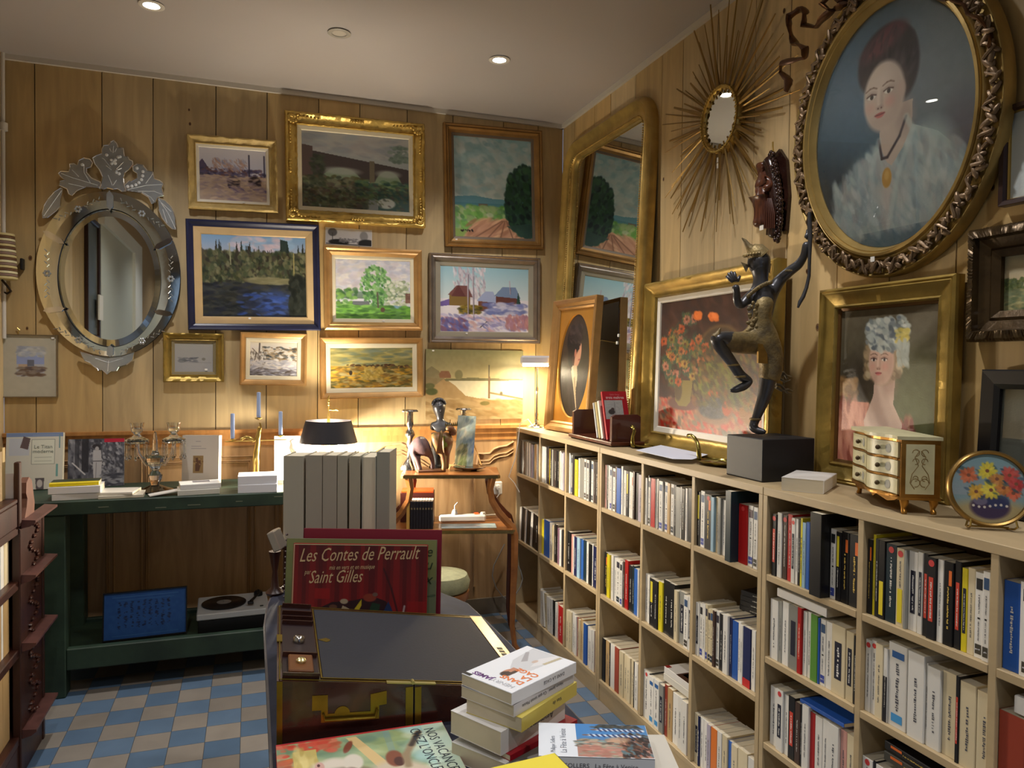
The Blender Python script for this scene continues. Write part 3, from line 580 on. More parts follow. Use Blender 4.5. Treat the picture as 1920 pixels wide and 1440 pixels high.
# winter village
c, w, h, rl = backpic([(806, 474), (1015, 484), (1011, 645), (806, 642)])
v = Cv(w, h, 190, (200, 202, 214), 9); v.grad(0, .5, (140, 178, 190), (196, 206, 206)); v.box(0, 1, .5, 1, (216, 210, 214)); v.dabs(200, .15, .5, .02, .5, [(190, 176, 184), (150, 136, 150), (206, 196, 200)], .02, 3, 80, .6)
for x0, x1, z0, cc, rf in ((.1, .33, .42, (120, 96, 50), (110, 70, 66)), (.42, .62, .50, (110, 66, 50), (150, 160, 190)), (.62, .88, .42, (96, 56, 50), (110, 130, 160))):
    v.box(x0, x1, z0, z0+.18, cc); v.poly([(x0-.02, z0+.02), (x0+.08, z0-.13), (x1-.03, z0-.13), (x1+.03, z0+.05)], rf)
v.poly([(.12, .46), (.2, .28), (.28, .46)], (90, 50, 50)); v.poly([(.0, .55), (.1, .5), (.1, .6), (0, .62)], (110, 90, 150)); v.dabs(120, .5, .95, .56, .72, [(116, 124, 170), (96, 106, 160), (200, 196, 210)], .04, 2.5); v.dabs(70, .2, .45, .6, .72, [(130, 110, 40), (60, 60, 30)], .03, 2)
for x, tp in ((.30, .02), (.36, .05), (.78, .2)): v.line([(x, tp), (x+.01, .95 if x < .5 else .4)], .008, (170, 160, 170)); v.line([(x+.01, tp+.1), (x+.015, .8 if x < .5 else .4)], .004, (90, 80, 90))
v.poly([(.88, .36), (.91, .55), (.86, .55)], (40, 70, 60)); v.line([(.43, .95), (.55, .8), (.8, .74)], .008, (70, 60, 56)); v.dabs(240, 0, 1, .75, 1, [(206, 200, 214), (180, 170, 200), (120, 120, 170), (206, 170, 170)], .03, 2.5, 20, .7); v.dabs(120, .02, .3, .8, 1, [(96, 100, 160), (130, 90, 110)], .03, 2, 50, .7); v.dabs(100, .75, 1, .75, .95, [(170, 120, 120), (150, 110, 130)], .03, 2, 80, .7)
t, iw, ih = picture('painting', 'snowy village painting with log barns in a silvery frame', 'painting', c, w, h, (0, 0), .036, [(0, 0), (0, .03), (.006, .036), (.014, .028), (.022, .032), (.036, .014), (.036, .004)], SV, v, .030, mat('pearl', (150, 142, 124), .5, .2), rl)
price_tag(t, -.11, -.012, -ih/2-.012)
# four small ones below
c, w, h, rl = backpic([(305, 624), (420, 625), (419, 717), (306, 716)])
v = Cv(w, h, 100, (150, 150, 148), 10); v.grad(0, 1, (158, 156, 150), (146, 146, 150)); v.dabs(60, .1, .6, .5, .66, [(110, 112, 116), (90, 92, 100)], .03, 3, 0, .6, spread=8); v.ell(.75, .55, .05, .05, (120, 118, 110)); v.line([(.1, .66), (.95, .68)], .01, (120, 120, 124), .6)
t, iw, ih = picture('painting', 'small faded grey seascape in a gold frame under the navy framed lake', 'painting', c, w, h, (0, 0), .038, 'scoop', G3, v, .014, mat('old_mat', (128, 116, 86), .6), rl, .8, carved(.0025, (1, 2, 6), 2, 8), 26)
price_tag(t, .055, -.010, -ih/2+.01)
c, w, h, rl = backpic([(449, 622), (576, 625), (575, 724), (450, 721)])
v = Cv(w, h, 120, (196, 188, 176), 11); v.grad(0, .2, (206, 196, 176), (196, 190, 184)); v.dabs(150, .25, 1, .15, .55, [(104, 84, 56), (60, 66, 70), (206, 204, 200), (150, 130, 100)], .04, 2); v.line([(.2, .05), (.18, .9)], .018, (70, 60, 56)); v.line([(.05, .2), (.3, .55)], .01, (90, 76, 66)); v.dabs(90, .0, .35, .3, .7, [(90, 80, 70), (200, 196, 190)], .03, 2.5, 90)
v.dabs(120, 0, 1, .55, .8, [(196, 192, 190), (160, 160, 170)], .04, 3, 0, .7); v.box(0, 1, .8, 1, (100, 98, 110), .8); v.dabs(60, 0, 1, .78, 1, [(80, 70, 60), (150, 150, 160), (206, 206, 210)], .03, 4, 0, .7)
picture('painting', 'small snowy riverbank painting in an orange gold frame below the lake painting', 'painting', c, w, h, (0, 0), .030, 'plain', G4, v, .020, LN, rl)
c, w, h, rl = backpic([(600, 632), (795, 634), (792, 744), (601, 749)])
v = Cv(w, h, 170, (150, 120, 50), 12); v.grad(0, .45, (120, 120, 84), (150, 140, 80)); v.dabs(200, 0, 1, 0, .42, [(120, 116, 70), (96, 106, 90), (160, 146, 84)], .05, 4, 0, .6, spread=8); v.dabs(90, .2, .95, .42, .52, [(90, 60, 34), (60, 46, 30)], .03, 2, 0, .9); v.dabs(500, 0, 1, .48, 1, [(196, 150, 40), (150, 110, 40), (110, 84, 36), (150, 140, 96), (84, 80, 40)], .035, 3, 0, .7, spread=20)
v.dabs(80, .4, .62, .48, .78, [(150, 130, 60), (176, 150, 80)], .04, 1.5, 60); v.ell(.24, .62, .02, .06, (50, 40, 30))
picture('painting', 'wide golden haystack field painting above the black shaded lamp', 'painting', c, w, h, (0, 0), .032, 'plain', G4, v, .024, LN, rl)
# unframed beach canvas
c, w, h, rl = backpic([(799, 655), (984, 657), (980, 784), (799, 789)])
v = Cv(w, h, 190, (150, 136, 96), 13); v.grad(0, .45, (126, 122, 84), (160, 146, 104)); v.grad(.43, .72, (180, 172, 144), (196, 186, 156)); v.poly([(0, .4), (.2, .42), (.3, .52), (.4, .66), (.7, .74), (1, .76), (1, 1), (0, 1)], (146, 120, 80))
v.dabs(260, 0, 1, .72, 1, [(150, 124, 84), (130, 104, 66), (160, 138, 98)], .04, 3, 10, .6, spread=12); v.poly([(.0, .3), (.06, .24), (.12, .3), (.2, .4), (.0, .6)], (110, 100, 72), .7); v.poly([(.13, .36), (.15, .31), (.23, .31), (.25, .36), (.25, .41), (.14, .41)], (120, 84, 60)); v.poly([(.18, .42), (.45, .40), (1, .42), (1, .44), (.2, .45)], (96, 92, 64))
v.ell(.33, .36, .04, .07, (110, 104, 70)); v.box(.63, .655, .38, .70, (100, 78, 54)); v.line([(.64, .22), (.64, .38)], .008, (70, 64, 50)); v.line([(.66, .62), (1, .71)], .012, (110, 90, 60)); v.ell(.77, .63, .015, .03, (90, 80, 60))
v.ell(.06, .6, .06, .05, (70, 74, 40)); v.ell(.04, .52, .05, .04, (84, 84, 50)); v.ell(.6, .77, .05, .03, (104, 94, 50)); v.noise(5, 5)
t = thing('painting', 'unframed beach canvas with a post and pale bay, beside the chrome lamp', 'painting', c); m = MB(); m.box(-w/2, w/2, -.014, 0, -h/2, h/2); m.build('stretcher', mat('canvas_edge', (150, 136, 104), .8), t); v.build('canvas', w, h, t, -.0146); price_tag(t, -w/2+.04, -.016, h/2-.008)
# watercolour in cream mount, lower left
c, w, h, rl = backpic([(-46, 624), (106, 629), (107, 745), (-44, 746)])
v = Cv(w, h, 170, (176, 172, 156), 14); v.box(.475, .83, .18, .67, (168, 170, 176)); v.grad(.18, .42, (164, 166, 170), (150, 164, 200), 0.)
v.a[(v.U > .475) & (v.U < .83) & (v.V > .32) & (v.V < .47)] = (140, 154, 196); v.dabs(80, .49, .82, .2, .34, [(176, 178, 176), (150, 158, 176)], .035, 2); v.box(.5, .62, .47, .55, (176, 156, 136)); v.box(.61, .70, .4, .5, (100, 104, 120)); v.dabs(80, .49, .82, .52, .66, [(96, 84, 84), (130, 120, 110), (110, 90, 76)], .025, 3, 0, .8, spread=8); v.noise(3, 8)
t = thing('watercolour', 'small harbour watercolour in a wide cream mount, at the far left by the mirror', 'watercolour', c); frame('frame', w, h, [(0, 0), (0, .014), (.003, .014), (.004, .006)], mat('thin_frame', (110, 92, 66), .5), t)
v.build('mounted_sheet', w-.006, h-.006, t, -.006, m=M_paper); price_tag(t, w/2-.02, -.008, h/2-.014)
m = MB(); m.tube([(0, -.006, h/2), (0, -.008, h/2+.012), (.006, -.008, h/2+.02), (-.004, -.008, h/2+.03)], .0022, 6); m.build('hanging_hook', M_brass, t)
# ---------------------------------------------------------------- right wall
RW = R(-90)
def rwpic(px, x):
    P = [onx(a, b, x) for a, b in px]; c = sum(P, Vector())/4; w = ((P[1]-P[0]).length+(P[2]-P[3]).length)/2; h = ((P[3]-P[0]).length+(P[2]-P[1]).length)/2; return c, w, h
# still life leaning on the bookcase
def still(w, h):
    v = Cv(w, h, 250, (70, 40, 32), 15); v.noise(8, 10); v.dabs(400, 0, 1, 0, .75, [(74, 44, 34), (56, 36, 34), (90, 54, 38)], .05, 2, 40, .5)
    v.box(0, 1, .80, 1, (176, 84, 60)); v.dabs(900, 0, 1, .78, 1, [(196, 70, 50), (206, 150, 110), (170, 104, 80), (196, 120, 84), (120, 110, 90), (206, 60, 40)], .025, 2, 40, .8)
    v.ell(.62, .42, .22, .21, (120, 92, 52), .8, .1); v.ell(.62, .42, .20, .185, (80, 60, 40), 1, .1); v.ell(.52, .60, .12, .13, (128, 128, 50)); v.ell(.66, .58, .14, .10, (120, 116, 40)); v.ell(.58, .72, .06, .055, (206, 96, 44)); v.ell(.90, .80, .10, .10, (170, 110, 44)); v.ell(.80, .70, .09, .08, (110, 120, 50))
    v.ell(.58, .845, .17, .085, (150, 110, 84)); v.ell(.58, .81, .145, .08, (70, 70, 72)); v.dabs(200, .46, .70, .74, .87, [(60, 60, 70), (96, 100, 96), (84, 84, 90)], .014, 1.1); v.ell(.70, .8, .04, .06, (196, 84, 40))
    v.ell(.27, .80, .17, .05, (110, 70, 60)); v.poly([(.17, .62), (.37, .62), (.35, .78), (.31, .82), (.23, .82), (.19, .78)], (140, 122, 60)); v.ell(.22, .7, .04, .08, (70, 50, 40), .7)
    for q in range(46):
        a, r_ = hsh(q, 1)*6.28, hsh(q, 9)**.6; x, z = .26+.25*r_*math.cos(a), .40+.27*r_*math.sin(a)
        cc = [(206, 110, 60), (196, 150, 70), (196, 120, 96), (150, 130, 60), (206, 90, 44)][q % 5]; v.dabs(18, x-.05, x+.05, z-.04, z+.04, [(60, 84, 62), (70, 96, 70)], .02, 2, q*30, .5)
        for p in range(9): an = p*.7; v.dabs(1, x+.026*math.cos(an), x+.027*math.cos(an), z+.022*math.sin(an), z+.023*math.sin(an), [cc], .017, 1.6, math.degrees(an), .85)
        v.ell(x, z, .012, .011, (110, 60, 40))
    v.dabs(420, .36, .95, .36, .80, [(96, 84, 44), (130, 120, 56), (80, 60, 40), (150, 96, 50), (70, 70, 44)], .022, 2, 40, .55); v.a *= .86
    for x, z in ((.40, .13), (.55, .15)): v.dabs(30, x-.03, x+.03, z-.015, z+.02, [(216, 110, 44)], .02, 2, 20, .9)
    return v
w, h = onx(1213, 533, 1.625).y-onx(1462, 490, 1.625).y, .70
t, iw, ih = picture('painting', 'flower and fruit still life leaning behind the bronze statue', 'painting', (1.652, 2.886-w/2, ZT+h/2), w, h, (.02, RW), .066, 'deep', G3, still(w, h), .024, LW, 0, 1.1, carved(.0025, (1, 2, 6), 2, 6), 50)
# big lady portrait
def portrait(v, fx, fy, s, tilt=0, skin=(206, 170, 148), shade=(150, 112, 96)):      # soft front-facing painted face, s = half height of the head
    A = 1/v.asp; e = lambda dx, dy, rx, ry, c, al=1, so=.5, ro=0: v.ell(fx+dx*s*A, fy+dy*s, rx*s*A, ry*s, c, al, so, ro+tilt)
    e(.05, .05, .74, 1.0, skin, 1, .15); e(.5, .15, .30, .8, shade, .45, 1.2); e(-.1, .75, .4, .22, shade, .25, 1.); e(-.1, -.35, .5, .3, tuple(min(255, c+14) for c in skin), .5, 1.2)
    for dx in (-.40, .22):
        e(dx, -.10, .20, .11, shade, .55, .8); e(dx, -.05, .15, .065, (226, 216, 206), .9, .3); e(dx+.01, -.05, .065, .068, (54, 40, 40), 1, .3); v.line([(fx+(dx-.17)*s*A, fy-.09*s), (fx+dx*s*A, fy-.135*s), (fx+(dx+.17)*s*A, fy-.08*s)], .022*s, (84, 56, 50), .9)
        v.line([(fx+(dx-.20)*s*A, fy-.255*s), (fx+(dx-.05)*s*A, fy-.31*s), (fx+(dx+.08)*s*A, fy-.31*s), (fx+(dx+.20)*s*A, fy-.25*s)], .024*s, (110, 80, 66), .65)
    e(-.13, .08, .07, .30, tuple(min(255, c+16) for c in skin), .7, .8); e(-.03, .12, .07, .28, shade, .35, 1.); e(-.10, .33, .13, .07, shade, .55, .7); e(-.16, .345, .03, .025, (96, 56, 50), .8); e(-.04, .345, .03, .025, (96, 56, 50), .8)
    e(-.10, .53, .19, .055, (176, 84, 84), .95, .4); e(-.10, .575, .13, .05, (196, 104, 98), .9, .5); v.line([(fx-.28*s*A, fy+.525*s), (fx-.10*s*A, fy+.54*s), (fx+.08*s*A, fy+.52*s)], .014*s, (110, 50, 54), .9)
    e(-.46, .25, .18, .16, (216, 140, 124), .3, 1.2); e(.25, .25, .18, .16, (210, 130, 116), .35, 1.2)
def lady(w, h):
    v = Cv(w, h, 250, (78, 70, 58), 16); v.view(1.18, .45, .335, .475, .43); v.grad(0, 1, (92, 82, 66), (76, 76, 56)); v.ell(.75, .75, .3, .3, (110, 116, 76), .7, 1.2); v.ell(.3, .55, .2, .15, (50, 42, 34), .8, 1); v.noise(5, 8)
    v.ell(.10, .60, .14, .07, (150, 116, 70)); v.dabs(60, .0, .25, .53, .62, [(160, 124, 80), (120, 90, 56)], .03, 1.5); v.ell(.12, .68, .16, .05, (90, 80, 50)); v.poly([(.02, .72), (.1, .66), (.3, .68), (.4, 1), (.0, 1)], (110, 56, 50), .9)
    v.poly([(.05, .80), (.22, .66), (.38, .66), (.42, 1.0), (.02, 1.0)], (196, 128, 104)); v.poly([(.58, .68), (.72, .78), (.80, 1), (.56, 1)], (176, 104, 90)); v.dabs(120, .05, .4, .68, 1, [(206, 144, 120), (150, 84, 70)], .03, 2.5, 70, .6); v.dabs(50, .6, .78, .75, 1, [(190, 120, 100), (130, 70, 66)], .03, 2.5, 100, .6)
    v.poly([(.43, .50), (.61, .50), (.60, .66), (.68, .76), (.64, 1), (.40, 1), (.34, .76), (.42, .62)], (206, 176, 158)); v.ell(.50, .84, .13, .14, (216, 190, 174), .8, .8); v.ell(.56, .56, .06, .06, (150, 116, 100), .5, 1); v.dabs(70, .36, .66, .90, 1, [(206, 200, 190), (180, 172, 160)], .02, 1.5)
    v.ell(.5, .40, .17, .15, (150, 128, 96), 1, .3); v.dabs(130, .34, .67, .30, .52, [(160, 138, 104), (120, 100, 76), (176, 158, 126)], .022, 1.5, 40, .8, inside=lambda u, q: ((u-.5)/.16)**2+((q-.42)/.13)**2 > .55)
    portrait(v, .475, .43, .125); v.ell(.52, .30, .17, .075, (150, 156, 150), 1, .4); v.dabs(240, .34, .70, .20, .37, [(164, 170, 162), (120, 128, 128), (190, 192, 180), (96, 104, 110)], .02, 1.6, 30, .85, inside=lambda u, q: q < .35-.05*abs(u-.5)*8+.05 and ((u-.52)/.19)**2+((q-.28)/.1)**2 < 1.1); v.dabs(40, .6, .7, .26, .33, [(206, 190, 110), (190, 170, 80)], .016, 1.5); v.dabs(60, .62, .71, .33, .45, [(164, 168, 158)], .016, 2, 80)
    return v
yl, yr = 1.864, 1.392; w, h = yl-yr, .580
t, iw, ih = picture('painting', 'portrait of a lady in a ribboned bonnet, leaning behind the gilt commode', 'painting', (1.680, (yl+yr)/2, ZT+h/2), w, h, (.015, RW), .060, [(0, 0), (0, .030), (.006, .035), (.010, .031), (.014, .034), (.020, .028), (.050, .018), (.055, .022), (.060, .014), (.060, .008)], G3, lady(w, h), .010, mat('rub', (96, 66, 30), .5, .5), 0, 1, carved(.0012, (6, 7), 2, 6), 60)
# oval portrait of a man
def man(w, h):
    v = Cv(w, h, 200, (56, 44, 36), 17); v.noise(6, 10); v.ell(.75, .5, .4, .4, (66, 62, 48), .6, 1); v.poly([(.0, .62), (.25, .52), (.5, .56), (.72, .6), (.95, .8), (.9, 1), (0, 1)], (30, 24, 26)); v.dabs(120, .05, .9, .6, 1, [(40, 32, 34), (60, 48, 50), (26, 20, 22)], .05, 3, 80, .5)
    v.ell(.54, .36, .15, .155, (196, 144, 116), 1, .12); v.poly([(.63, .31), (.69, .37), (.665, .40), (.67, .43), (.64, .46), (.6, .5), (.5, .5), (.5, .32)], (196, 144, 116)); v.ell(.42, .26, .22, .14, (26, 22, 24), 1, .2); v.ell(.38, .36, .12, .16, (30, 24, 24), 1, .25); v.dabs(90, .3, .66, .12, .28, [(34, 28, 28), (60, 50, 46)], .03, 1.8, 20); v.ell(.45, .45, .04, .06, (60, 34, 30), .9)
    v.ell(.50, .38, .03, .04, (176, 110, 90)); v.ell(.60, .335, .022, .013, (50, 32, 32)); v.line([(.56, .305), (.64, .30)], .007, (40, 28, 26)); v.line([(.615, .445), (.66, .44)], .006, (150, 70, 66)); v.poly([(.44, .50), (.58, .50), (.62, .60), (.60, .72), (.66, .93), (.5, .68), (.40, .56)], (196, 176, 140)); v.poly([(.5, .62), (.55, .6), (.68, .95)], (150, 130, 100)); v.poly([(.40, .52), (.46, .50), (.50, .62)], (206, 196, 170))
    return v
a = onz(1022, 805, ZT); b = onz(1118, 822, ZT); b = Vector((b.x, b.y, ZT)); dx = b-a; w = .445; ang = math.atan2(dx.y, dx.x); h = .685
cc = Vector((a.x, a.y, 0))+Vector((math.cos(ang), math.sin(ang), 0))*w/2
nrm = Vector((-math.sin(ang), math.cos(ang), 0)); t = thing('painting', 'oval profile portrait of a dark haired man, gold framed, leaning before the tall mirror', 'painting', (cc.x+nrm.x*.055, cc.y+nrm.y*.055, ZT+h/2), (-.075, 0, ang))
frame('frame', w, h, [(0, 0), (0, .038), (.006, .042), (.022, .036), (.036, .024), (.044, .026), (.052, .016)], G4, t)
ow, oh = w-.104-.03, h-.104-.05; n_ = 64; m = MB(); a_, b_ = (w-.100)/2, (h-.100)/2
def sq(i, a, b): x, z = math.cos(2*math.pi*i/n_), math.sin(2*math.pi*i/n_); k = 1/max(abs(x), abs(z)); return (a*x*k, b*z*k)
m.add([(sq(i, a_, b_)[0], -.014, sq(i, a_, b_)[1]) for i in range(n_)]+[(ow/2*math.cos(2*math.pi*i/n_), -.014, oh/2*math.sin(2*math.pi*i/n_)) for i in range(n_)]+[((ow/2-.004)*math.cos(2*math.pi*i/n_), -.006, (oh/2-.004)*math.sin(2*math.pi*i/n_)) for i in range(n_)], [(k*n_+i, k*n_+(i+1) % n_, (k+1)*n_+(i+1) % n_, (k+1)*n_+i) for k in (0, 1) for i in range(n_)])
m.build('oval_spandrel', mat('gilt_flat', (206, 148, 62), .42, .6, var=.1, vs=12), t)
man(ow, oh).build('painting', ow, oh, t, -.0062, OVAL); m = MB(); m.box(-w/2+.02, w/2-.02, -.003, 0, -h/2+.02, h/2-.02); m.build('backing', mat('backing'), t)
m = MB(); m.tube([(-w/2+.03, .004, .12), (0, .010, .14), (w/2-.03, .004, .12)], .0018, 5); m.sph((w/2-.03, .004, .12), .006); m.build('hanging_wire', M_brass, t)
# tall gilt mirror with rounded top corners, leaning
w, h = .985, 1.575; cy = 3.905-w/2
t = thing('gilt_mirror', 'tall gilt mirror with rounded top corners, leaning on the bookcase by the room corner', 'mirror', (1.672, cy, ZT+h/2), (-.046, 0, RW))
pf = [(0, 0), (0, .035), (.008, .048), (.022, .056), (.036, .050), (.046, .038), (.060, .034), (.078, .030), (.084, .034), (.092, .022), (.098, .020), (.098, .008)]
frame('frame', w, h, pf, M_gold, t, 'arch', rr=.16, smooth=True)
m = MB(); pts = ring_pts(w, h, .088, 0, 'arch', .16); q = []
for (x0, z0), (x1, z1) in zip(pts, pts[1:]+pts[:1]):
    L = math.hypot(x1-x0, z1-z0); k = max(1, int(L/.0105)); q += [(x0+(x1-x0)*i/k, z0+(z1-z0)*i/k) for i in range(k)]
for x, z in q: m.sph((x, -.036, z), .0042, 5, 4)
m.build('beading', M_gold, t, True)
m = MB(); m.add([(x, -.010, z) for x, z in ring_pts(w, h, .094, 0, 'arch', .16)], [tuple(range(20))]); m.build('mirror_glass', M_mirror, t)
m = MB(); m.prism(ring_pts(w, h, .012, 0, 'arch', .16), -.008, 0); m.build('backing', mat('backing'), t)
for z in (-.30, -.335): price_tag(t, .23+(z+.3)*.3, -.012, z, .012, .014)
# sunburst mirror
sc_ = onx(1347, 223, 1.655); t = thing('sunburst_mirror', 'brass sunburst mirror with thin rays and small oval glass', 'mirror', (WX-.004, sc_.y, sc_.z), (0, 0, RW))
rr = random.Random(12); nr = 74
for i in range(nr):
    a = 2*math.pi*i/nr+rr.uniform(-.02, .02); Lr = rr.choice((.30, .36, .41, .46))*(1+.10*abs(math.sin(a)))*.93; wd = rr.choice((.009, .010, .013)) if i % 4 else .020
    Lr = min(Lr, .25) if 5.45 < a < 6.05 else Lr; r0 = .095; ca, sa = math.cos(a), math.sin(a); m = MB(); yb = -.012-.010*(i % 3)
    base = (ca*r0, yb, sa*r0); tip = (ca*Lr, yb-.004, sa*Lr); px, pz = -sa*wd/2, ca*wd/2
    m.add([(base[0]-px, yb, base[2]-pz), (base[0]+px, yb, base[2]+pz), (tip[0]+px*.5, tip[1], tip[2]+pz*.4), (tip[0]-px*.4, tip[1], tip[2]-pz*.4),
           (base[0], yb-.004, base[2]), (tip[0], tip[1]-.002, tip[2])], [(0, 1, 2, 3), (0, 4, 5, 3), (4, 1, 2, 5), (0, 1, 4), (3, 5, 2)])
    m.build('ray', mat('ray_brass', (150, 120, 66), .35, .6, var=.2, vs=20), t)
frame('rim', .236, .252, [(0, .0), (0, .030), (.006, .038), (.014, .036), (.020, .028), (.020, .022)], M_brass, t, 'oval', 48, smooth=True)
m = MB(); m.tube([(.112*math.cos(a*.0982), -.036, .120*math.sin(a*.0982)) for a in range(64)], .0045, 6, close=True)
for a in range(64): m.sph((.112*math.cos(a*.0982), -.040, .120*math.sin(a*.0982)), (.005, .004, .005), 5, 4)
m.build('rope_border', M_brass, t, True)
m = MB(); m.add([(.100*math.cos(a*.1309), -.026, .108*math.sin(a*.1309)) for a in range(48)], [tuple(range(48))]); m.build('mirror_glass', M_mirror, t); m = MB(); m.lathe([(.1, 0), (.1, .02)], seg=24, M=Matrix.Rotation(R(90), 4, 'X')); m.build('hub', M_brass, t)
for z in (-.150, -.172): price_tag(t, -.006, -.030, z, .016, .018)
# large oval portrait
OC = onx(1664, 236, 1.66); OC.z = 2.095; ow, oh = .545, .662; W_, H_ = .715, .832
t = thing('oval_portrait', 'large oval pastel portrait of a lady with red hair ribbon in a carved gilt frame', 'painting', (WX-.020, OC.y, OC.z-.02), (.035, 0, RW))
frame('frame', W_, H_, scaleprof([(0, 0), (0, .028), (.005, .036), (.010, .034), (.014, .028), (.052, .030), (.058, .040), (.062, .042), (.066, .038), (.070, .046), (.078, .048), (.083, .038), (.087, .038), (.092, .026), (.100, .014)], .085), mat('gilt_oval', (170, 142, 82), .38, .55, var=.35, vs=10, bump=.15, bs=60), t, 'oval', 96, smooth=True)
m = MB(); rr = random.Random(5)
for i in range(190):
    a = 2*math.pi*i/190; d = .029; x, z = (W_/2-d)*math.cos(a), (H_/2-d)*math.sin(a); s_ = .8+.5*abs(math.sin(i*.42)); off = .012*math.sin(i*1.3)
    nx_, nz_ = math.cos(a), math.sin(a); m.sph((0, 0, 0), (.0065*s_, .007, .017*s_), 7, 5, M=Matrix.Translation((x+nx_*off*.8, -.036-.005*rr.random(), z+nz_*off*.8)) @ Matrix.Rotation(-a+(.7 if i % 2 else -.7)+rr.uniform(-.3, .3), 4, 'Y'))
    if i % 5 == 0: m.tube([(x+nx_*.016*math.sin(q*.9+i)-math.sin(a)*.006*q, -.046, z+nz_*.016*math.sin(q*.9+i)+math.cos(a)*.006*q) for q in range(6)], [.004, .005, .005, .004, .003, .002], 6)
m.build('leaf_garland', mat('gilt_dark', (122, 100, 76), .42, .5, var=.3, vs=20, bump=.3, bs=80), t, True)
m = MB()
def ribbon(px, wd=.013, seed=1):
    P = [onx(a, b, WX-.05) for a, b in px]; loc = [(OC.y-p.y, -.046-.014*math.sin(i*1.7+seed), p.z-(OC.z-.02)) for i, p in enumerate(P)]
    Q = []
    for i in range(len(loc)-1):
        for k in range(3): f = k/3; Q.append(tuple(loc[i][j]*(1-f)+loc[i+1][j]*f for j in range(3)))
    Q.append(loc[-1]); m.tube(Q, [wd*(.75+.25*math.sin(i*.9)) for i in range(len(Q))], 8, flat=.35)
ribbon([(1580, 22), (1560, 38), (1538, 52), (1520, 48), (1530, 30), (1524, 20), (1506, 20), (1496, 34), (1500, 50), (1494, 68), (1500, 84), (1514, 84), (1526, 92), (1518, 108), (1500, 114), (1484, 120), (1476, 136), (1484, 150), (1486, 172)], .019)
ribbon([(1596, 6), (1584, -6), (1572, -2), (1562, 10), (1570, 22), (1584, 16), (1600, 8)], .021, 3); ribbon([(1600, 0), (1620, -24), (1650, -30), (1680, -26), (1720, -36), (1740, -10), (1790, 2)], .020, 2); ribbon([(1790, 0), (1820, 10), (1836, 30), (1852, 36), (1862, 60), (1868, 90)], .016, 4)
m.build('ribbon_bow', mat('ribbon_bronze', (120, 88, 66), .3, .75, var=.25, vs=30), t, True)
def biglady(w, h):
    v = Cv(w, h, 380, (96, 116, 130), 18); v.view(1., .465, .362, .475, .435); v.grad(0, 1, (92, 108, 120), (64, 84, 96)); v.ell(.30, .3, .35, .35, (84, 108, 130), .8, 1.2); v.ell(.82, .45, .25, .35, (126, 126, 130), .7, 1.2); v.ell(.1, .85, .25, .2, (44, 54, 66), .8, 1.2); v.ell(.93, .72, .10, .16, (96, 88, 100), .8, 1); v.noise(3, 7)
    v.poly([(.10, 1), (.14, .88), (.22, .78), (.34, .70), (.44, .66), (.60, .60), (.66, .60), (.80, .66), (.90, .74), (.97, .88), (.95, 1)], (170, 178, 176)); v.ell(.75, .76, .15, .14, (176, 186, 184), .8, .6); v.ell(.35, .86, .14, .16, (156, 166, 166), .7, .8)
    v.dabs(650, .14, .95, .64, 1, [(184, 190, 188), (150, 164, 168), (196, 196, 192), (168, 160, 160), (140, 154, 164)], .022, 3, 70, .45, inside=lambda u, q: q > .60+abs(u-.58)*.4)
    v.poly([(.46, .50), (.66, .50), (.655, .60), (.60, .68), (.53, .74), (.50, .72), (.455, .64)], (196, 172, 158)); v.ell(.62, .56, .05, .07, (160, 136, 126), .6, 1); v.ell(.50, .85, .035, .13, (206, 176, 166), .5, 1.2)
    v.line([(.45, .62), (.47, .70), (.505, .70), (.58, .63), (.62, .56)], .006, (60, 50, 60), .95); v.line([(.62, .56), (.66, .62), (.57, .78), (.52, .95)], .012, (190, 196, 192), .6); v.line([(.45, .62), (.40, .74), (.42, .9)], .012, (190, 196, 192), .5)
    v.ell(.50, .30, .185, .145, (52, 44, 52), 1, .12); v.ell(.585, .34, .115, .15, (50, 42, 50), 1, .15); v.ell(.46, .225, .12, .045, (116, 66, 74), .85, .7, -14); v.ell(.55, .19, .08, .035, (110, 60, 70), .8, .7, 8); v.dabs(120, .34, .68, .17, .44, [(46, 40, 48), (66, 56, 62), (56, 48, 54)], .014, 3, 110, .45, inside=lambda u, q: ((u-.5)/.14)**2+((q-.44)/.13)**2 > 1 and ((u-.51)/.17)**2+((q-.31)/.13)**2 < 1)
    portrait(v, .475, .435, .145, 0, (200, 176, 162), (158, 132, 124)); v.ell(.595, .44, .025, .035, (186, 156, 144), .8, .5); v.ell(.50, .785, .030, .042, (196, 146, 76), 1, .2); v.ell(.50, .775, .015, .02, (214, 170, 104), .8, .6)
    return v
biglady(ow, oh).build('portrait', ow, oh, t, -.013, OVAL); m = MB(); m.lathe([(.5, .004), (.5, .008)], seg=48, M=Matrix.Rotation(R(90), 4, 'X') @ Matrix.Diagonal((W_-.05, H_-.05, 1, 1))); m.build('backing', mat('backing'), t)
m = MB(); m.lathe([(.5, 0), (.5, .002)], seg=96, M=Matrix.Translation((0, -.016, 0)) @ Matrix.Rotation(R(90), 4, 'X') @ Matrix.Diagonal((ow, oh, 1, 1))); m.build('glazing', M_glass, t); price_tag(t, -.01, -.060, -H_/2+.05, .014, .014)
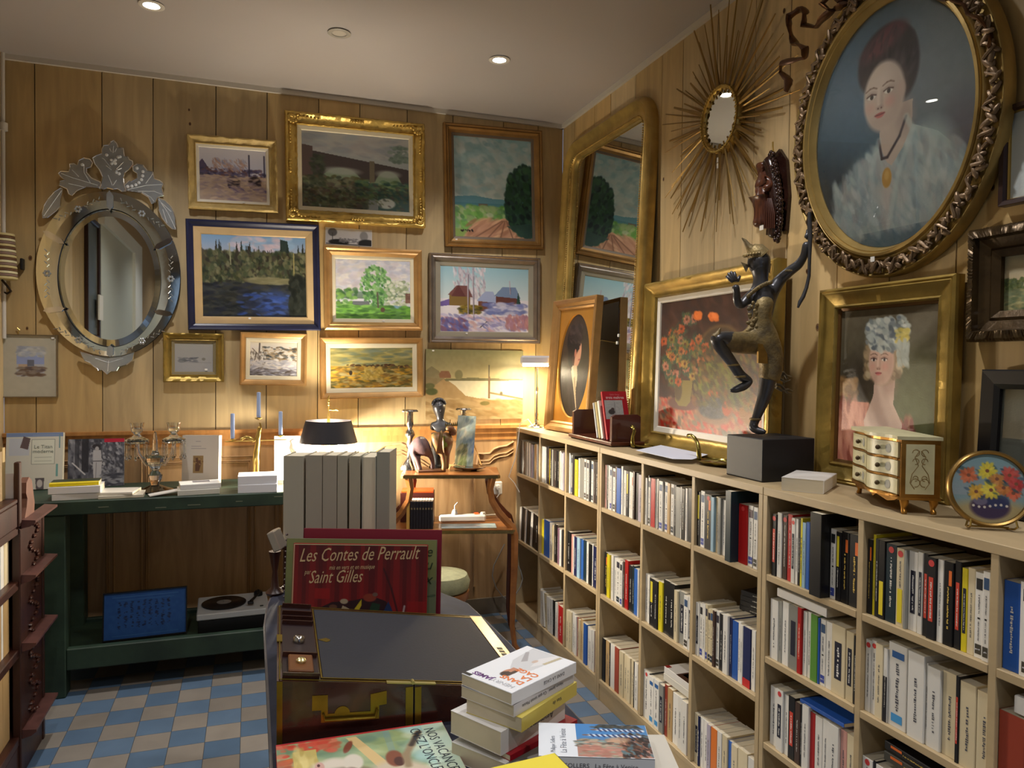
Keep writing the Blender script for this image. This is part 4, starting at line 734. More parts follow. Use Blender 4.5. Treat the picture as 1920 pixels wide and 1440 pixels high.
# right edge pictures
c, w, h = rwpic([(1880, 195), (1990, 178), (1990, 372), (1880, 382)], 1.68)
v = Cv(w, h, 60, (176, 184, 184), 3); t, iw, ih = picture('print', 'narrow dark frame with pale mount at the right edge, beside the large oval portrait', 'print', (WX-.004, c.y, c.z), w, h, (0, RW), .014, 'flat', mat('dark_wood', (44, 24, 20), .35), v, .004, M_brass)
c, w, h = rwpic([(1822, 432), (2010, 402), (2010, 640), (1822, 638)], 1.67)
v = Cv(w, h, 160, (170, 160, 130), 21); v.grad(0, .5, (160, 160, 140), (196, 176, 140)); v.dabs(200, 0, .5, .42, .7, [(84, 100, 60), (60, 76, 50), (110, 116, 70)], .04, 1.4); v.box(0, 1, .68, 1, (176, 166, 120)); v.dabs(160, 0, 1, .62, 1, [(90, 110, 80), (150, 146, 100), (110, 120, 90)], .04, 3.5, 0, .6, spread=8)
picture('painting', 'small tree landscape in a wide dark carved frame at the right edge', 'painting', (WX-.004, c.y, c.z), w, h, (0, RW), .072, [(0, 0), (0, .035), (.008, .046), (.024, .05), (.028, .034), (.050, .024), (.056, .028), (.072, .018), (.072, .006)], mat('dark_gilt', (84, 66, 42), .34, .6, var=.4, vs=14, bump=.3, bs=50), v, 0, None, 0, 1, carved(.0035, (1, 2, 3), 2.2, 9), 60)
yl = onx(1826, 700, 1.63).y; w, h = .48, .335+.0; v = Cv(w, h, 200, (150, 150, 146), 22); v.box(0, 1, 0, 1, (120, 120, 116)); v.box(.16, .86, .16, .92, (190, 190, 182)); v.dabs(200, .18, .84, .2, .5, [(150, 150, 150), (170, 170, 166)], .04, 3, 0, .5); v.ell(.30, .60, .07, .10, (70, 70, 72)); v.ell(.42, .72, .13, .17, (80, 80, 82)); v.ell(.62, .66, .14, .14, (60, 60, 62)); v.line([(.2, .88), (.84, .88)], .01, (110, 110, 108)); v.dabs(80, .2, .8, .55, .9, [(60, 60, 60), (120, 120, 118)], .02, 2, 60, .7)
h = onx(1826, 693, 1.63).z-ZT; t, iw, ih = picture('print', 'grey animal engraving in a broad black frame behind the round flower picture', 'print', (1.668, yl-w/2, ZT+h/2), w, h, (.05, RW), .045, 'flat', mat('black_frame', (16, 15, 18), .35), v, 0, None, 0, 1, None, 1, True)
# left wall (seen in the scalloped mirror)
v = Cv(.5, .8, 60, (90, 96, 96), 3); v.noise(12, 6); t, iw, ih = picture('print', 'dark framed grey print on the left wall, seen only in the scalloped mirror', 'print', (XL+.003, 2.0, 1.98), .44, .85, (0, R(90)), .035, 'flat', mat('dark_wood'), v)
m = MB(); m.box(-.22, -.08, -.04, -.03, -.28, -.10); o = m.build('paper_note', M_wht, t)
# ---------------------------------------------------------------- lettering and skinned figures
def text(s, size, c, parent, M, name='lettering', shear=0., align='LEFT', sx=1., bold=0.):
    cu = bpy.data.curves.new('t', 'FONT'); cu.body = s; cu.size = size; cu.shear = shear; cu.align_x = align; cu.offset = bold; cu.resolution_u = 2
    ob = bpy.data.objects.new('t', cu); me = bpy.data.meshes.new_from_object(ob); bpy.data.objects.remove(ob); bpy.data.curves.remove(cu)
    me.name = name; me.materials.clear(); me.materials.append(mat('ink_%02x%02x%02x' % c, c, .5)); o = newobj(name, me, parent); o.matrix_local = M @ Matrix.Diagonal((sx, 1, 1, 1)); return o
def axes(o, ex, ey):      # local frame: origin, text direction, text up
    ex = Vector(ex).normalized(); ey = Vector(ey); ey = (ey-ex*ey.dot(ex)).normalized(); ez = ex.cross(ey)
    return Matrix(((ex.x, ey.x, ez.x, o[0]), (ex.y, ey.y, ez.y, o[1]), (ex.z, ey.z, ez.z, o[2]), (0, 0, 0, 1)))
FR = Matrix.Rotation(R(90), 4, 'X')          # text lying in the x,z plane, read from -y
def skin(name, chains, m, parent, sub=2, M=None, flats=None):
    """chains of (point, radius) welded where they share a point; first point is the root"""
    vs, rs, es, ix = [], [], [], {}
    for ch in chains:
        prev = None
        for p, r in ch:
            k = tuple(round(c, 4) for c in p)
            if k not in ix: ix[k] = len(vs); vs.append(p); rs.append(r if isinstance(r, tuple) else (r, r))
            if prev is not None and prev != ix[k]: es.append((prev, ix[k]))
            prev = ix[k]
    me = bpy.data.meshes.new(name); me.from_pydata([tuple(v) for v in vs], es, []); me.materials.append(m); o = newobj(name, me, parent)
    rs = [(a*1.38, b*1.38) for a, b in rs]; md = o.modifiers.new('s', 'SKIN'); md.use_smooth_shade = True
    for i, r in enumerate(rs): sv = me.skin_vertices[0].data[i]; sv.radius = r; sv.use_root = (i == 0)
    o.modifiers.new('u', 'SUBSURF').levels = sub; o.modifiers['u'].render_levels = sub
    if M is not None: o.matrix_local = M
    return o
M_dkwood = mat('dark_oak', (66, 34, 24), .38, c2=(44, 22, 16), vs=3, stretch=(5, 5, .8), bump=.06, bs=40)
M_mahog = mat('mahogany', (96, 48, 28), .3, c2=(70, 32, 18), vs=3, stretch=(5, 5, .8), coat=.2)
M_green = mat('green_paint', (52, 72, 56), .55, c2=(36, 52, 42), vs=7, bump=.2, bs=30)
M_cand = mat('candle_blue', (168, 188, 232), .45)
M_brnz = mat('bronze', (84, 84, 88), .36, .6, var=.3, vs=12, bump=.1, bs=60); M_brng = mat('bronze_gilt', (150, 130, 84), .5, .35, c2=(100, 88, 66), vs=24, bump=.5, bs=110)
# ---------------------------------------------------------------- green work table against the back wall
TG = .822
t = thing('work_table', 'long dark green painted wooden work table with lower shelf along the back wall', 'table', (-.2, 3.72, 0))
def P(n, x0, x1, y0, y1, z0, z1, m=M_green, b=.004): q = MB(); q.bbox(x0+.2, x1+.2, y0-3.72, y1-3.72, z0, z1, b); return q.build(n, m, t)
P('tabletop', -.93, .585, 3.49, 3.955, TG-.058, TG)
for x in (-.815, .47):
    P('leg', x, x+.092, 3.50, 3.59, 0, TG-.058); P('leg', x, x+.092, 3.86, 3.95, 0, TG-.058)
P('rail', -.723, .47, 3.505, 3.54, .112, .202); P('shelf', -.80, .54, 3.54, 3.93, .16, .185); P('rail', -.723, .47, 3.90, 3.93, .112, .202)
q = MB()
for i in range(7): a = -.6+.17*i+.05*hsh(i); q.box(a+.2, a+.2+.05*hsh(i, 2)+.02, -.2305, -.230, TG-.05+.03*hsh(i, 3), TG-.047+.03*hsh(i, 3))
q.build('paint_chip', mat('chip', (120, 124, 104), .7), t)
# blue framed sheet and turntable on its shelf
p0 = ony(192, 1205, 3.60); w = ony(350, 1190, 3.60).x-p0.x; h = .205; v = Cv(w, h, 150, (36, 84, 150), 31); v.noise(6, 6)
for i in range(9): v.dabs(26, .17+.075*i, .20+.075*i, .2, .78, [(20, 34, 70), (30, 50, 90)], .02, 1.5, 0, .8)
v.box(.1, .9, .10, .11, (70, 120, 180)); v.box(.15, .85, .16, .17, (60, 110, 170)); v.box(.1, .9, .93, .94, (60, 110, 170))
t = thing('framed_print', 'blue framed sheet with columns leaning on the lower shelf of the green table', 'print', (p0.x+w/2, 3.62, .185+h/2+.002), (-.15, 0, R(3)))
frame('frame', w, h, [(0, 0), (0, .014), (.005, .014), (.005, .006)], M_black, t); v.build('sheet', w-.008, h-.008, t, -.006, m=M_paper)
q = MB(); q.box(-w/2, w/2, -.004, 0, -h/2, h/2); q.build('backing', mat('backing'), t)
tx, ty = ony(437, 1150, 3.70).x, 3.715; t = thing('turntable', 'light grey record player with a black record on the lower shelf of the green table', 'record player', (tx, ty, .185), (0, 0, R(2)))
q = MB(); q.bbox(-.15, .15, -.13, .13, 0, .060, .003); q.build('plinth', M_black, t); q = MB(); q.bbox(-.155, .155, -.135, .135, .060, .088, .004); q.build('deck', mat('deck_grey', (176, 180, 182), .35), t)
q = MB(); q.lathe([(0, .089), (.098, .089), (.098, .094), (.094, .096), (.036, .0955), (.035, .0962), (0, .0962)], -.04, 0, seg=36); q.build('record', mat('vinyl', (22, 22, 24), .25, var=.4, vs=60), t, True)
q = MB(); q.lathe([(0, .0963), (.032, .0963), (.032, .0968), (0, .0968)], -.04, 0, seg=24); q.lathe([(0, .0968), (.004, .0968), (.003, .105), (0, .105)], -.04, 0, seg=8); q.build('record_label', mat('label_grey', (120, 116, 110), .5), t)
q = MB(); q.lathe([(0, .088), (.02, .088), (.02, .106), (.012, .112), (0, .112)], .115, .08, seg=16); q.tube([(.115, .08, .112), (.112, .02, .112), (.075, -.06, .104)], [.006, .005, .007], 8); q.bbox(.062, .088, -.08, -.055, .096, .106, .002); q.build('tonearm', M_black, t); q = MB(); q.bbox(.115, .13, -.10, -.09, .088, .092, .001); q.build('switch', M_black, t)
# ---------------------------------------------------------------- books standing and lying on the green table
def stand(name, label, pxl, pxr, pyt, y, z0, th, c, cvf=None, rz=0, lean=.12, deco='x', cat='book', hard=False):
    """book standing with its front cover to the viewer"""
    a, b = ony(pxl, pyt, y), ony(pxr, pyt, y); w = b.x-a.x; h = (a.z+b.z)/2-z0
    t = thing(name, label, cat, ((a.x+b.x)/2, y, z0), (-lean, 0, rz)); m = MB(); g = .0022 if hard else .0007
    m.box(-w/2, w/2, -th, -th+g, 0, h); m.box(-w/2, w/2, -g, 0, 0, h); m.box(-w/2, -w/2+g, -th+g, -g, 0, h); m.build('cover', mat('cover_%02x%02x%02x' % c, c, .45), t)
    m = MB(); m.box(-w/2+g, w/2-.001, -th+g, -g, .0008, h-.0008); m.build('page_block', M_page, t)
    if cvf: v = cvf(w, h); v.build('cover_print', w-.001, h-.001, t, -th-.0004, cz=h/2, m=M_paper)
    return t, w, h
def f1(w, h):
    v = Cv(w, h, 150, (206, 206, 196), 41); v.box(.0, 1, 0, .07, (120, 140, 180)); v.box(.05, .4, .1, .4, (190, 196, 206)); v.poly([(.30, .06), (.42, .10), (.38, .3), (.24, .26)], (96, 80, 84)); v.box(.46, .96, .04, .06, (130, 150, 186)); v.box(.93, .95, .03, .28, (110, 150, 160)); v.box(.88, .92, .56, .78, (110, 160, 160))
    v.box(.44, .86, .12, .56, (96, 110, 104)); v.box(.45, .85, .125, .555, (214, 218, 206)); v.box(.5, .8, .43, .44, (130, 140, 130)); v.box(.5, .8, .50, .51, (130, 140, 130)); v.poly([(.52, .80), (.68, .80), (.67, 1), (.54, 1)], (90, 84, 90)); v.ell(.6, .9, .05, .07, (190, 186, 184)); return v
t, w, h = stand('softcover_book', 'pale softcover titled Le Titan moderne standing at the left end of the green table', 12, 119, 812, 3.86, TG, .03, (206, 208, 198), f1)
for s_, sz, z in (('Le Titan', .022, .72), ('moderne', .022, .64)): text(s_, sz, (110, 120, 116), t, Matrix.Translation((w*.15, -.0312, h*z)) @ FR, align='CENTER')
def f2(w, h):
    v = Cv(w, h, 190, (70, 72, 84), 42); v.noise(26, 5); v.dabs(240, 0, 1, 0, 1, [(50, 52, 64), (110, 112, 124), (150, 152, 160), (84, 86, 98)], .05, 2.5, 80, .6); v.box(.24, .36, 0, .7, (34, 36, 46), .85); v.box(.12, .2, .0, .6, (40, 42, 52), .7); v.dabs(160, .4, .95, .05, .7, [(160, 162, 170), (130, 132, 142), (60, 62, 72)], .03, 1.6, 60, .7)
    v.line([(.08, .5), (.3, .74)], .014, (190, 190, 196)); v.poly([(.44, .24), (.58, .24), (.60, .5), (.58, 1), (.46, 1), (.44, .5)], (176, 176, 182)); v.ell(.50, .16, .075, .05, (44, 42, 50)); v.ell(.51, .21, .035, .05, (170, 168, 172)); v.box(.44, .6, .46, .48, (60, 60, 66)); v.line([(.5, .5), (.49, 1)], .006, (120, 120, 128)); v.dabs(70, .55, 1, .75, .98, [(150, 152, 160), (60, 62, 74)], .04, 3, 0, .7); v.box(.64, 1, 0, .075, (176, 30, 60)); return v
stand('softcover_book', 'book with black and white photo of a woman in a long skirt, red label', 127, 233, 823, 3.88, TG, .012, (60, 60, 70), f2, lean=.09)
def f3(w, h):
    v = Cv(w, h, 150, (204, 194, 182), 43); v.box(.30, .58, .42, .78, (150, 122, 80)); v.ell(.42, .5, .06, .04, (90, 60, 44)); v.poly([(.36, .52), (.5, .5), (.52, .6), (.47, .74), (.36, .74)], (96, 66, 50)); v.dabs(30, .33, .56, .45, .6, [(170, 140, 90), (110, 80, 56)], .02, 1.5, 30, .6)
    for z, a, b in ((.12, .36, .50), (.22, .24, .52), (.265, .24, .66)): v.box(a, b, z, z+.014, (160, 152, 150))
    return v
t, w, h = stand('paperback_book', 'thick cream book with small brown picture standing upright on the green table', 345, 416, 816, 3.73, TG+.02, .045, (204, 194, 182), f3, rz=R(-14), lean=.06)
def f4(w, h): v = Cv(w, h, 80, (214, 196, 184), 44); return v
stand('paperback_book', 'blank pinkish white book standing left of the black shaded lamp', 514, 590, 817, 3.86, TG, .03, (222, 206, 196), f4, lean=.05)
def flat(name, label, px, py, z, L, Wd, th, c, ang, deco='x', y=None, **k):      # px,py: nearest lower corner
    p = ony(px, py, y); p = Vector((p.x, y, z)); d = Matrix.Rotation(ang, 3, 'Z'); cen = p+d @ Vector((L/2, Wd/2, 0)); return lying(name, label, L, Wd, th, c, cen, ang, deco, **k)
flat('paperback_book', 'white paperback at the bottom of the pile topped by a yellow book', 97, 940, TG+.0005, .18, .12, .026, (214, 214, 214), R(3), y=3.51); flat('paperback_book', 'thick white paperback in the middle of the pile topped by a yellow book', 90, 930, TG+.0275, .19, .12, .030, (224, 224, 226), R(1), y=3.51)
b_ = flat('paperback_book', 'yellow edged paperback topmost of the pile at the left of the green table', 92, 915, TG+.0585, .18, .11, .014, (232, 210, 30), R(4), y=3.515); cover_patch(b_, .014, [(.0, .18, .03, .11, (50, 60, 40))])
flat('paperback_book', 'thin cream book under a white booklet, left of the crystal candelabrum', 184, 940, TG+.0005, .17, .12, .014, (214, 208, 190), R(2), y=3.50); flat('booklet', 'white booklet lying topmost left of the crystal candelabrum foot', 176, 930, TG+.0155, .15, .13, .011, (222, 218, 208), R(-8), y=3.52)
q = MB(); a = ony(281, 937, 3.52); q.box(0, .15, 0, .055, 0, .004); tag(q.build('leaflet', M_wht, None, loc=(a.x+.002, 3.50, TG+.003), rot=(0, -.12, R(14))), 'thin folded white leaflet in front of the crystal candelabrum', 'leaflet')
flat('paperback_book', 'lower of two white books before the cream upright book', 333, 935, TG+.0005, .17, .12, .024, (206, 204, 194), R(6), y=3.50); b_ = flat('paperback_book', 'upper of two white books before the cream upright book, with grey picture', 338, 925, TG+.0255, .165, .11, .022, (218, 218, 216), R(8), y=3.505); cover_patch(b_, .022, [(.04, .11, .05, .10, (120, 116, 120))])
flat('paperback_book', 'lower of two thick white books beside the grey backed row', 446, 931, TG+.0005, .165, .13, .038, (222, 224, 232), R(-3), y=3.50); flat('paperback_book', 'upper of two thick white books beside the grey backed row', 446, 912, TG+.039, .165, .13, .037, (222, 224, 232), R(-1), y=3.50)
# white porcelain figure by the lamp
def Y(px, py, y): return ony(px, py, y)
t = thing('porcelain_figurine', 'white porcelain figurine standing just left of the black shaded lamp', 'figurine', (Y(556, 850, 3.72).x, 3.72, TG)); o_ = Y(556, 850, 3.72); L_ = lambda a, b, dy=0: tuple(Y(a, b, 3.72)-Vector((o_.x, 3.72-dy, TG)))
M_porc = mat('porcelain', (236, 230, 222), .18); skin('figure', [[(L_(556, 872), .020), (L_(558, 858), .022), (L_(556, 845), .016), (L_(552, 835), .015), (L_(549, 829), .008), (L_(546, 823), .014)], [(L_(552, 835), .015), (L_(562, 838), .007), (L_(568, 846), .006)], [(L_(552, 835), .015), (L_(545, 840), .007), (L_(549, 850), .006)]], M_porc, t)
q = MB(); q.lathe([(0, 0), (.040, 0), (.042, .008), (.030, .014), (.024, .03), (.026, .09), (.020, .10), (0, .10)], seg=20, wob=lambda a, k: .06*math.sin(a*37.7)); q.build('base', M_porc, t, True)
# ---------------------------------------------------------------- black shaded brass table lamp
lx, ly = .357, 3.72; t = thing('table_lamp', 'lit brass table lamp with a black shade on the green table behind grey backed books', 'lamp', (lx, ly, TG))
q = MB(); q.lathe([(.1395, .196), (.109, .302), (.1075, .302), (.138, .196)], seg=40, cap=False); q.build('lamp_shade', mat('shade_black', (34, 32, 38), .6), t, True)
q = MB(); q.lathe([(0, 0), (.085, 0), (.09, .008), (.05, .018), (.018, .03), (.012, .06), (.016, .08), (.010, .12), (.008, .30), (.004, .34), (0, .34)], seg=20); q.build('stem', M_brass, t, True)
q = MB(); q.tube([(0, 0, .33), (0, 0, .38), (-.003, 0, .405), (.003, 0, .425)], [.003, .003, .006, .003], 8); q.tube([(0, 0, .355), (.02, 0, .352), (.036, 0, .356), (.046, 0, .350)], [.0025, .002, .005, .002], 8)
for z in (.38, .392, .404): q.sph((0, 0, z), .006, 8, 6)
q.build('finial', M_brass, t, True)
for sx_ in (-1, 1):
    q = MB(); q.tube([(0, 0, .12), (sx_*.04, 0, .10), (sx_*.055, 0, .13), (sx_*.055, 0, .15)], .004, 8); q.lathe([(0, .15), (.010, .15), (.010, .17), (0, .17)], sx_*.055, 0, seg=12); q.build('arm', M_brass, t, True)
    q = MB(); q.sph((sx_*.055, 0, .190), (.019, .019, .026), 12, 8); q.build('bulb', mat('bulb', (255, 236, 190), emis=90), t, True)
lamp('POINT', (lx-.05, ly-.03, TG+.150), 42, (1, .88, .70), shadow_soft_size=.03); lamp('POINT', (lx+.05, ly-.03, TG+.150), 42, (1, .88, .70), shadow_soft_size=.03)
# ---------------------------------------------------------------- crystal candelabrum
M_cry = mat('crystal', (250, 252, 252), .02, trans=1., ior=1.75, coat=.5)
cx = Y(291, 900, 3.66).x; t = thing('crystal_candelabrum', 'two armed crystal candelabrum with hanging prisms on the green table', 'candelabrum', (cx, 3.66, TG))
zz = lambda py: Y(291, py, 3.66).z-TG
q = MB(); q.lathe([(0, 0), (.075, 0), (.078, .006), (.045, .018), (.018, .03), (.026, zz(898)), (.030, zz(890)), (.014, zz(882)), (.022, zz(876)), (.038, zz(866)), (.040, zz(858)), (.020, zz(853)), (.012, zz(845)), (.010, zz(825)), (.006, zz(812)), (0, zz(808))], seg=16, wob=lambda a, k: .12*math.sin(a*50.3)); q.build('stem', M_cry, t)
for s_, px in ((-1, 257), (1, 326)):
    x = Y(px, 820, 3.66).x-cx; q = MB(); q.tube([(0, 0, zz(868)), (x*.5, 0, zz(872)), (x*.9, 0, zz(850)), (x, 0, zz(832))], .007, 8); q.build('arm', M_cry, t, True)
    q = MB(); q.lathe([(0, zz(832)), (.030, zz(831)), (.048, zz(827)), (.050, zz(824)), (.020, zz(818)), (.012, zz(813)), (.024, zz(808)), (.026, zz(800)), (.030, zz(792)), (.024, zz(792)), (.018, zz(803)), (0, zz(804))], x, 0, seg=16, wob=lambda a, k: .06*math.sin(a*50.3)); q.build('candle_cup', M_cry, t)
    for i in range(8):
        a = i*.785; px_, py_ = x+.045*math.cos(a), .045*math.sin(a); q = MB(); z0 = zz(829); q.sph((px_, py_, z0), .0045, 6, 4); q.lathe([(0, -.080), (.0065, -.070), (.0042, -.060), (.0045, -.012), (0, -.006)], px_, py_, z0, seg=6); q.build('prism', M_cry, t)
# ---------------------------------------------------------------- brass figure candelabrum with blue candles
yb = 3.66; cx = Y(482, 860, yb).x; t = thing('figure_candelabrum', 'brass acrobat figure candelabrum holding three blue candles', 'candelabrum', (cx, yb, TG)); L_ = lambda a, b, dy=0: tuple(Y(a, b, yb)-Vector((cx, yb-dy, TG)))
skin('figure', [[(L_(481, 846), .011), (L_(483, 832), .008), (L_(484, 818), .009), (L_(485, 806), .005), (L_(486, 799), .009)], [(L_(481, 846), .011), (L_(477, 862), .006), (L_(477, 882), .004), (L_(475, 890), .004)], [(L_(481, 846), .011), (L_(483, 864), .006), (L_(483, 884), .004), (L_(486, 890), .004)],
                [(L_(484, 818), .009), (L_(478, 826), .005), (L_(472, 829), .0035)], [(L_(484, 818), .009), (L_(489, 800), .004), (L_(487, 792), .003)]], M_brass, t, 1)
skin('side_figure', [[(L_(470, 822), .007), (L_(462, 819), .006), (L_(456, 822), .004), (L_(450, 825), .010)], [(L_(470, 822), .007), (L_(478, 828), .004)]], M_brass, t, 1)
q = MB(); q.tube([L_(422, 828), L_(538, 824)], .0028, 8); q.build('crossbar', M_brass, t)
for px, z1, z0 in ((436, 822, 775), (485, 782, 735), (526, 815, 771)):
    a, b = L_(px, z1), L_(px, z0); q = MB(); q.lathe([(0, -.014), (.004, -.012), (.016, -.006), (.017, -.004), (.008, -.003), (.0095, .008), (0, .008)], a[0], 0, a[2], seg=16); q.build('candle_holder', M_brass, t, True)
    q = MB(); q.lathe([(0, 0), (.0095, 0), (.0088, b[2]-a[2]-.002), (0, b[2]-a[2])], a[0], 0, a[2], seg=14); q.build('candle', M_cand, t, True)
q = MB(); q.lathe([(0, 0), (.045, 0), (.045, .01), (.02, .018), (.012, L_(480, 890)[2]), (0, L_(480, 890)[2])], seg=20); q.build('base', M_brass, t, True)
# ---------------------------------------------------------------- scalloped glass wall mirror
YV = 3.985; mc = (ony(207, 525, YV)+ony(203, 525, YV))/2; a0, a1 = ony(68, 515, YV), ony(338, 515, YV); b0, b1 = ony(205, 360, YV), ony(205, 668, YV)
ow_, oh_ = (a1.x-a0.x)/2, (b0.z-b1.z)/2; cxv, czv = (a0.x+a1.x)/2, (b0.z+b1.z)/2; a0, a1 = ony(109, 525, YV), ony(302, 525, YV); iw_ = (a1.x-a0.x)/2; b0, b1 = ony(205, 393, YV), ony(205, 650, YV); ih_ = (b0.z-b1.z)/2; icz = (b0.z+b1.z)/2-czv
t = thing('scalloped_mirror', 'large oval Venetian style mirror with etched glass leaves on top', 'mirror', (cxv, BY-.003, czv)); M_etch = mat('etched_glass', (186, 192, 196), .22, .75, var=.12, vs=30); M_bev = mat('bevel_mirror', (200, 206, 206), .10, 1.)
icx = (a0.x+a1.x)/2-cxv; n_ = 72; el = lambda a, b, i, n=n_: (a*math.cos(2*math.pi*i/n), b*math.sin(2*math.pi*i/n)); M_slv = mat('mirror_edge', (60, 70, 76), .2, .8)
q = MB(); q.add([(x+icx, -.012, z+icz) for x, z in [el(iw_*.88, ih_*.90, i) for i in range(n_)]], [tuple(range(n_))]); q.build('mirror_glass', M_mirror, t)
q = MB(); q.add([(x+icx, -.012, z+icz) for x, z in [el(iw_*.88, ih_*.90, i) for i in range(n_)]]+[(x+icx, -.006, z+icz) for x, z in [el(iw_, ih_, i) for i in range(n_)]], [(i, (i+1) % n_, n_+(i+1) % n_, n_+i) for i in range(n_)]); q.build('bevel', M_bev, t)
seams = [90, 152, 208, 270, 332, 28]
seams = sorted(seams)
for s0, s1 in zip(seams, seams[1:]+[seams[0]+360]):     # curved border panes between the clips
    q = MB(); K = 14; vs = []
    for k in range(K+1):
        a = R(s0+.6+(s1-s0-1.2)*k/K); vs += [(icx+iw_*1.01*math.cos(a), -.019, icz+ih_*1.01*math.sin(a)), ((icx+iw_*math.cos(a))*.5+ow_*.5*math.cos(a), -.020, (icz+ih_*math.sin(a))*.5+oh_*.5*math.sin(a)), (ow_*math.cos(a), -.0185, oh_*math.sin(a)), (ow_*math.cos(a), -.002, oh_*math.sin(a)), (icx+iw_*1.01*math.cos(a), -.004, icz+ih_*1.01*math.sin(a))]
    for k in range(K):
        for j in range(5): q.add([vs[k*5+j], vs[k*5+(j+1) % 5], vs[k*5+5+(j+1) % 5], vs[k*5+5+j]], [(0, 1, 2, 3)])
    pane = q.build('border_pane', mat('border_mirror', (226, 228, 220), .06, 1., bump=.06, bs=9), t)
    am = R((s0+s1)/2); q = MB(); ex, ez = icx+(iw_+ow_)/2*math.cos(am), (icz+ih_*math.sin(am)+oh_*math.sin(am))/2; tx_, tz_ = -math.sin(am), math.cos(am)
    for j in range(6): q.sph((ex+.011*math.cos(j*1.047), -.0245, ez+.011*math.sin(j*1.047)), (.006, .0015, .006), 8, 4)
    for sg in (-1, 1):
        for j in range(1, 7):
            fx, fz = ex+tx_*sg*(.016+.014*j), ez+tz_*sg*(.016+.014*j); q.tube([(fx, -.0245, fz), (fx+tx_*sg*.012+tz_*.010*(-1)**j, -.0242, fz+tz_*sg*.012-tx_*.010*(-1)**j)], .0016, 4)
    q.build('etched_flowers', M_etch, pane)
for s0 in seams:
    a = R(s0); q = MB(); ro = (ow_*1.02*math.cos(a), oh_*1.01*math.sin(a)); ri = (icx+iw_*.98*math.cos(a), icz+ih_*.98*math.sin(a)); dx, dz = -math.sin(a)*.013, math.cos(a)*.013
    mx = [(ri[0], ri[1]), (ri[0]*.8+ro[0]*.2+dx, ri[1]*.8+ro[1]*.2+dz), (ri[0]*.2+ro[0]*.8+dx, ri[1]*.2+ro[1]*.8+dz), ro, (ri[0]*.2+ro[0]*.8-dx, ri[1]*.2+ro[1]*.8-dz), (ri[0]*.8+ro[0]*.2-dx, ri[1]*.8+ro[1]*.2-dz)]
    q.prism(mx if True else mx, -.032, -.024); q.build('glass_clip', M_chrome if s0 not in (90, 270) else M_etch, t)
q = MB(); q.prism([el(ow_*1.005, oh_*1.003, i) for i in range(n_)], -.004, .0015); q.build('backing', mat('mirror_back', (26, 30, 40), .6), t)
def leafpiece(px, name='glass_leaf', beads=(), veins=()):
    pts = [ony(a, b, YV) for a, b in px]; q = MB(); P2 = [(p.x-cxv, p.z-czv) for p in pts]; q.prism(P2, -.030, -.022); o = q.build(name, M_etch, t)
    q = MB(); q.tube([(x, -.030, z) for x, z in P2], .0022, 5, close=True)
    o2 = q.build('bevelled_edge', M_chrome, o); q = MB()
    for a, b in beads: p = ony(a, b, YV); q.sph((p.x-cxv, -.031, p.z-czv), (.0075, .004, .0075), 8, 5)
    for ln in veins: q.tube([(ony(a, b, YV).x-cxv, -.0305, ony(a, b, YV).z-czv) for a, b in ln], .0013, 4)
    if q.v: q.build('etching', mat('etch_white', (214, 218, 222), .35, .3), o)
f_ = lambda L: [(60+x*.1597, 250+y*.1597) for x, y in L]
leafpiece(f_([(965, 95), (1000, 130), (1020, 180), (1075, 185), (1090, 280), (1130, 285), (1150, 320), (1185, 335), (1190, 380), (1150, 430), (1100, 470), (1080, 540), (1085, 600), (1110, 690), (1060, 690), (1010, 660), (960, 665), (890, 650), (850, 665), (800, 660), (820, 600), (835, 520), (800, 440), (745, 370), (720, 300), (760, 275), (825, 250), (830, 190), (850, 155), (905, 150), (930, 115)]),
          beads=f_([(965, 345), (940, 325), (985, 325), (945, 365), (985, 365), (1040, 285), (1020, 290), (885, 265), (1000, 470), (1030, 485)]), veins=[f_(x) for x in ([(960, 240), (965, 160)], [(940, 230), (920, 190)], [(980, 230), (1000, 190)], [(930, 410), (850, 310), (830, 300)], [(940, 440), (880, 390)], [(1000, 430), (1080, 350)], [(990, 450), (1060, 420)], [(950, 620), (900, 500)], [(960, 620), (1000, 560)])])
leafpiece(f_([(320, 480), (350, 455), (440, 460), (455, 410), (450, 370), (500, 365), (540, 385), (560, 330), (620, 300), (690, 315), (720, 360), (700, 405), (650, 420), (650, 470), (700, 530), (810, 580), (820, 620), (790, 650), (640, 640), (540, 680), (480, 740), (440, 720), (420, 660), (330, 620), (340, 570), (400, 560), (350, 520)]), beads=f_([(600, 380)]), veins=[f_(x) for x in ([(780, 620), (480, 530), (350, 480)], [(560, 520), (480, 440)], [(620, 640), (440, 600)], [(700, 600), (620, 470), (620, 380)])])
leafpiece(f_([(1190, 400), (1240, 370), (1310, 385), (1360, 450), (1420, 460), (1440, 540), (1500, 560), (1550, 595), (1530, 660), (1550, 740), (1480, 760), (1460, 810), (1410, 840), (1370, 760), (1290, 710), (1110, 680), (1085, 620), (1150, 560), (1170, 580), (1240, 540), (1240, 480), (1195, 450)]), beads=f_([(1130, 635), (1178, 630), (1225, 615), (1262, 590), (1292, 555), (1305, 510), (1308, 460), (1240, 420)]), veins=[f_(x) for x in ([(1130, 670), (1350, 620), (1530, 610)], [(1250, 690), (1440, 690), (1540, 730)], [(1340, 600), (1400, 520), (1430, 470)], [(1300, 700), (1400, 760), (1440, 810)])])
leafpiece(f_([(375, 660), (350, 780), (345, 860), (290, 920), (240, 960), (190, 1000), (140, 1005), (130, 940), (150, 860), (200, 780), (270, 700), (350, 650)]), veins=[f_([(360, 680), (260, 820), (150, 980)])])
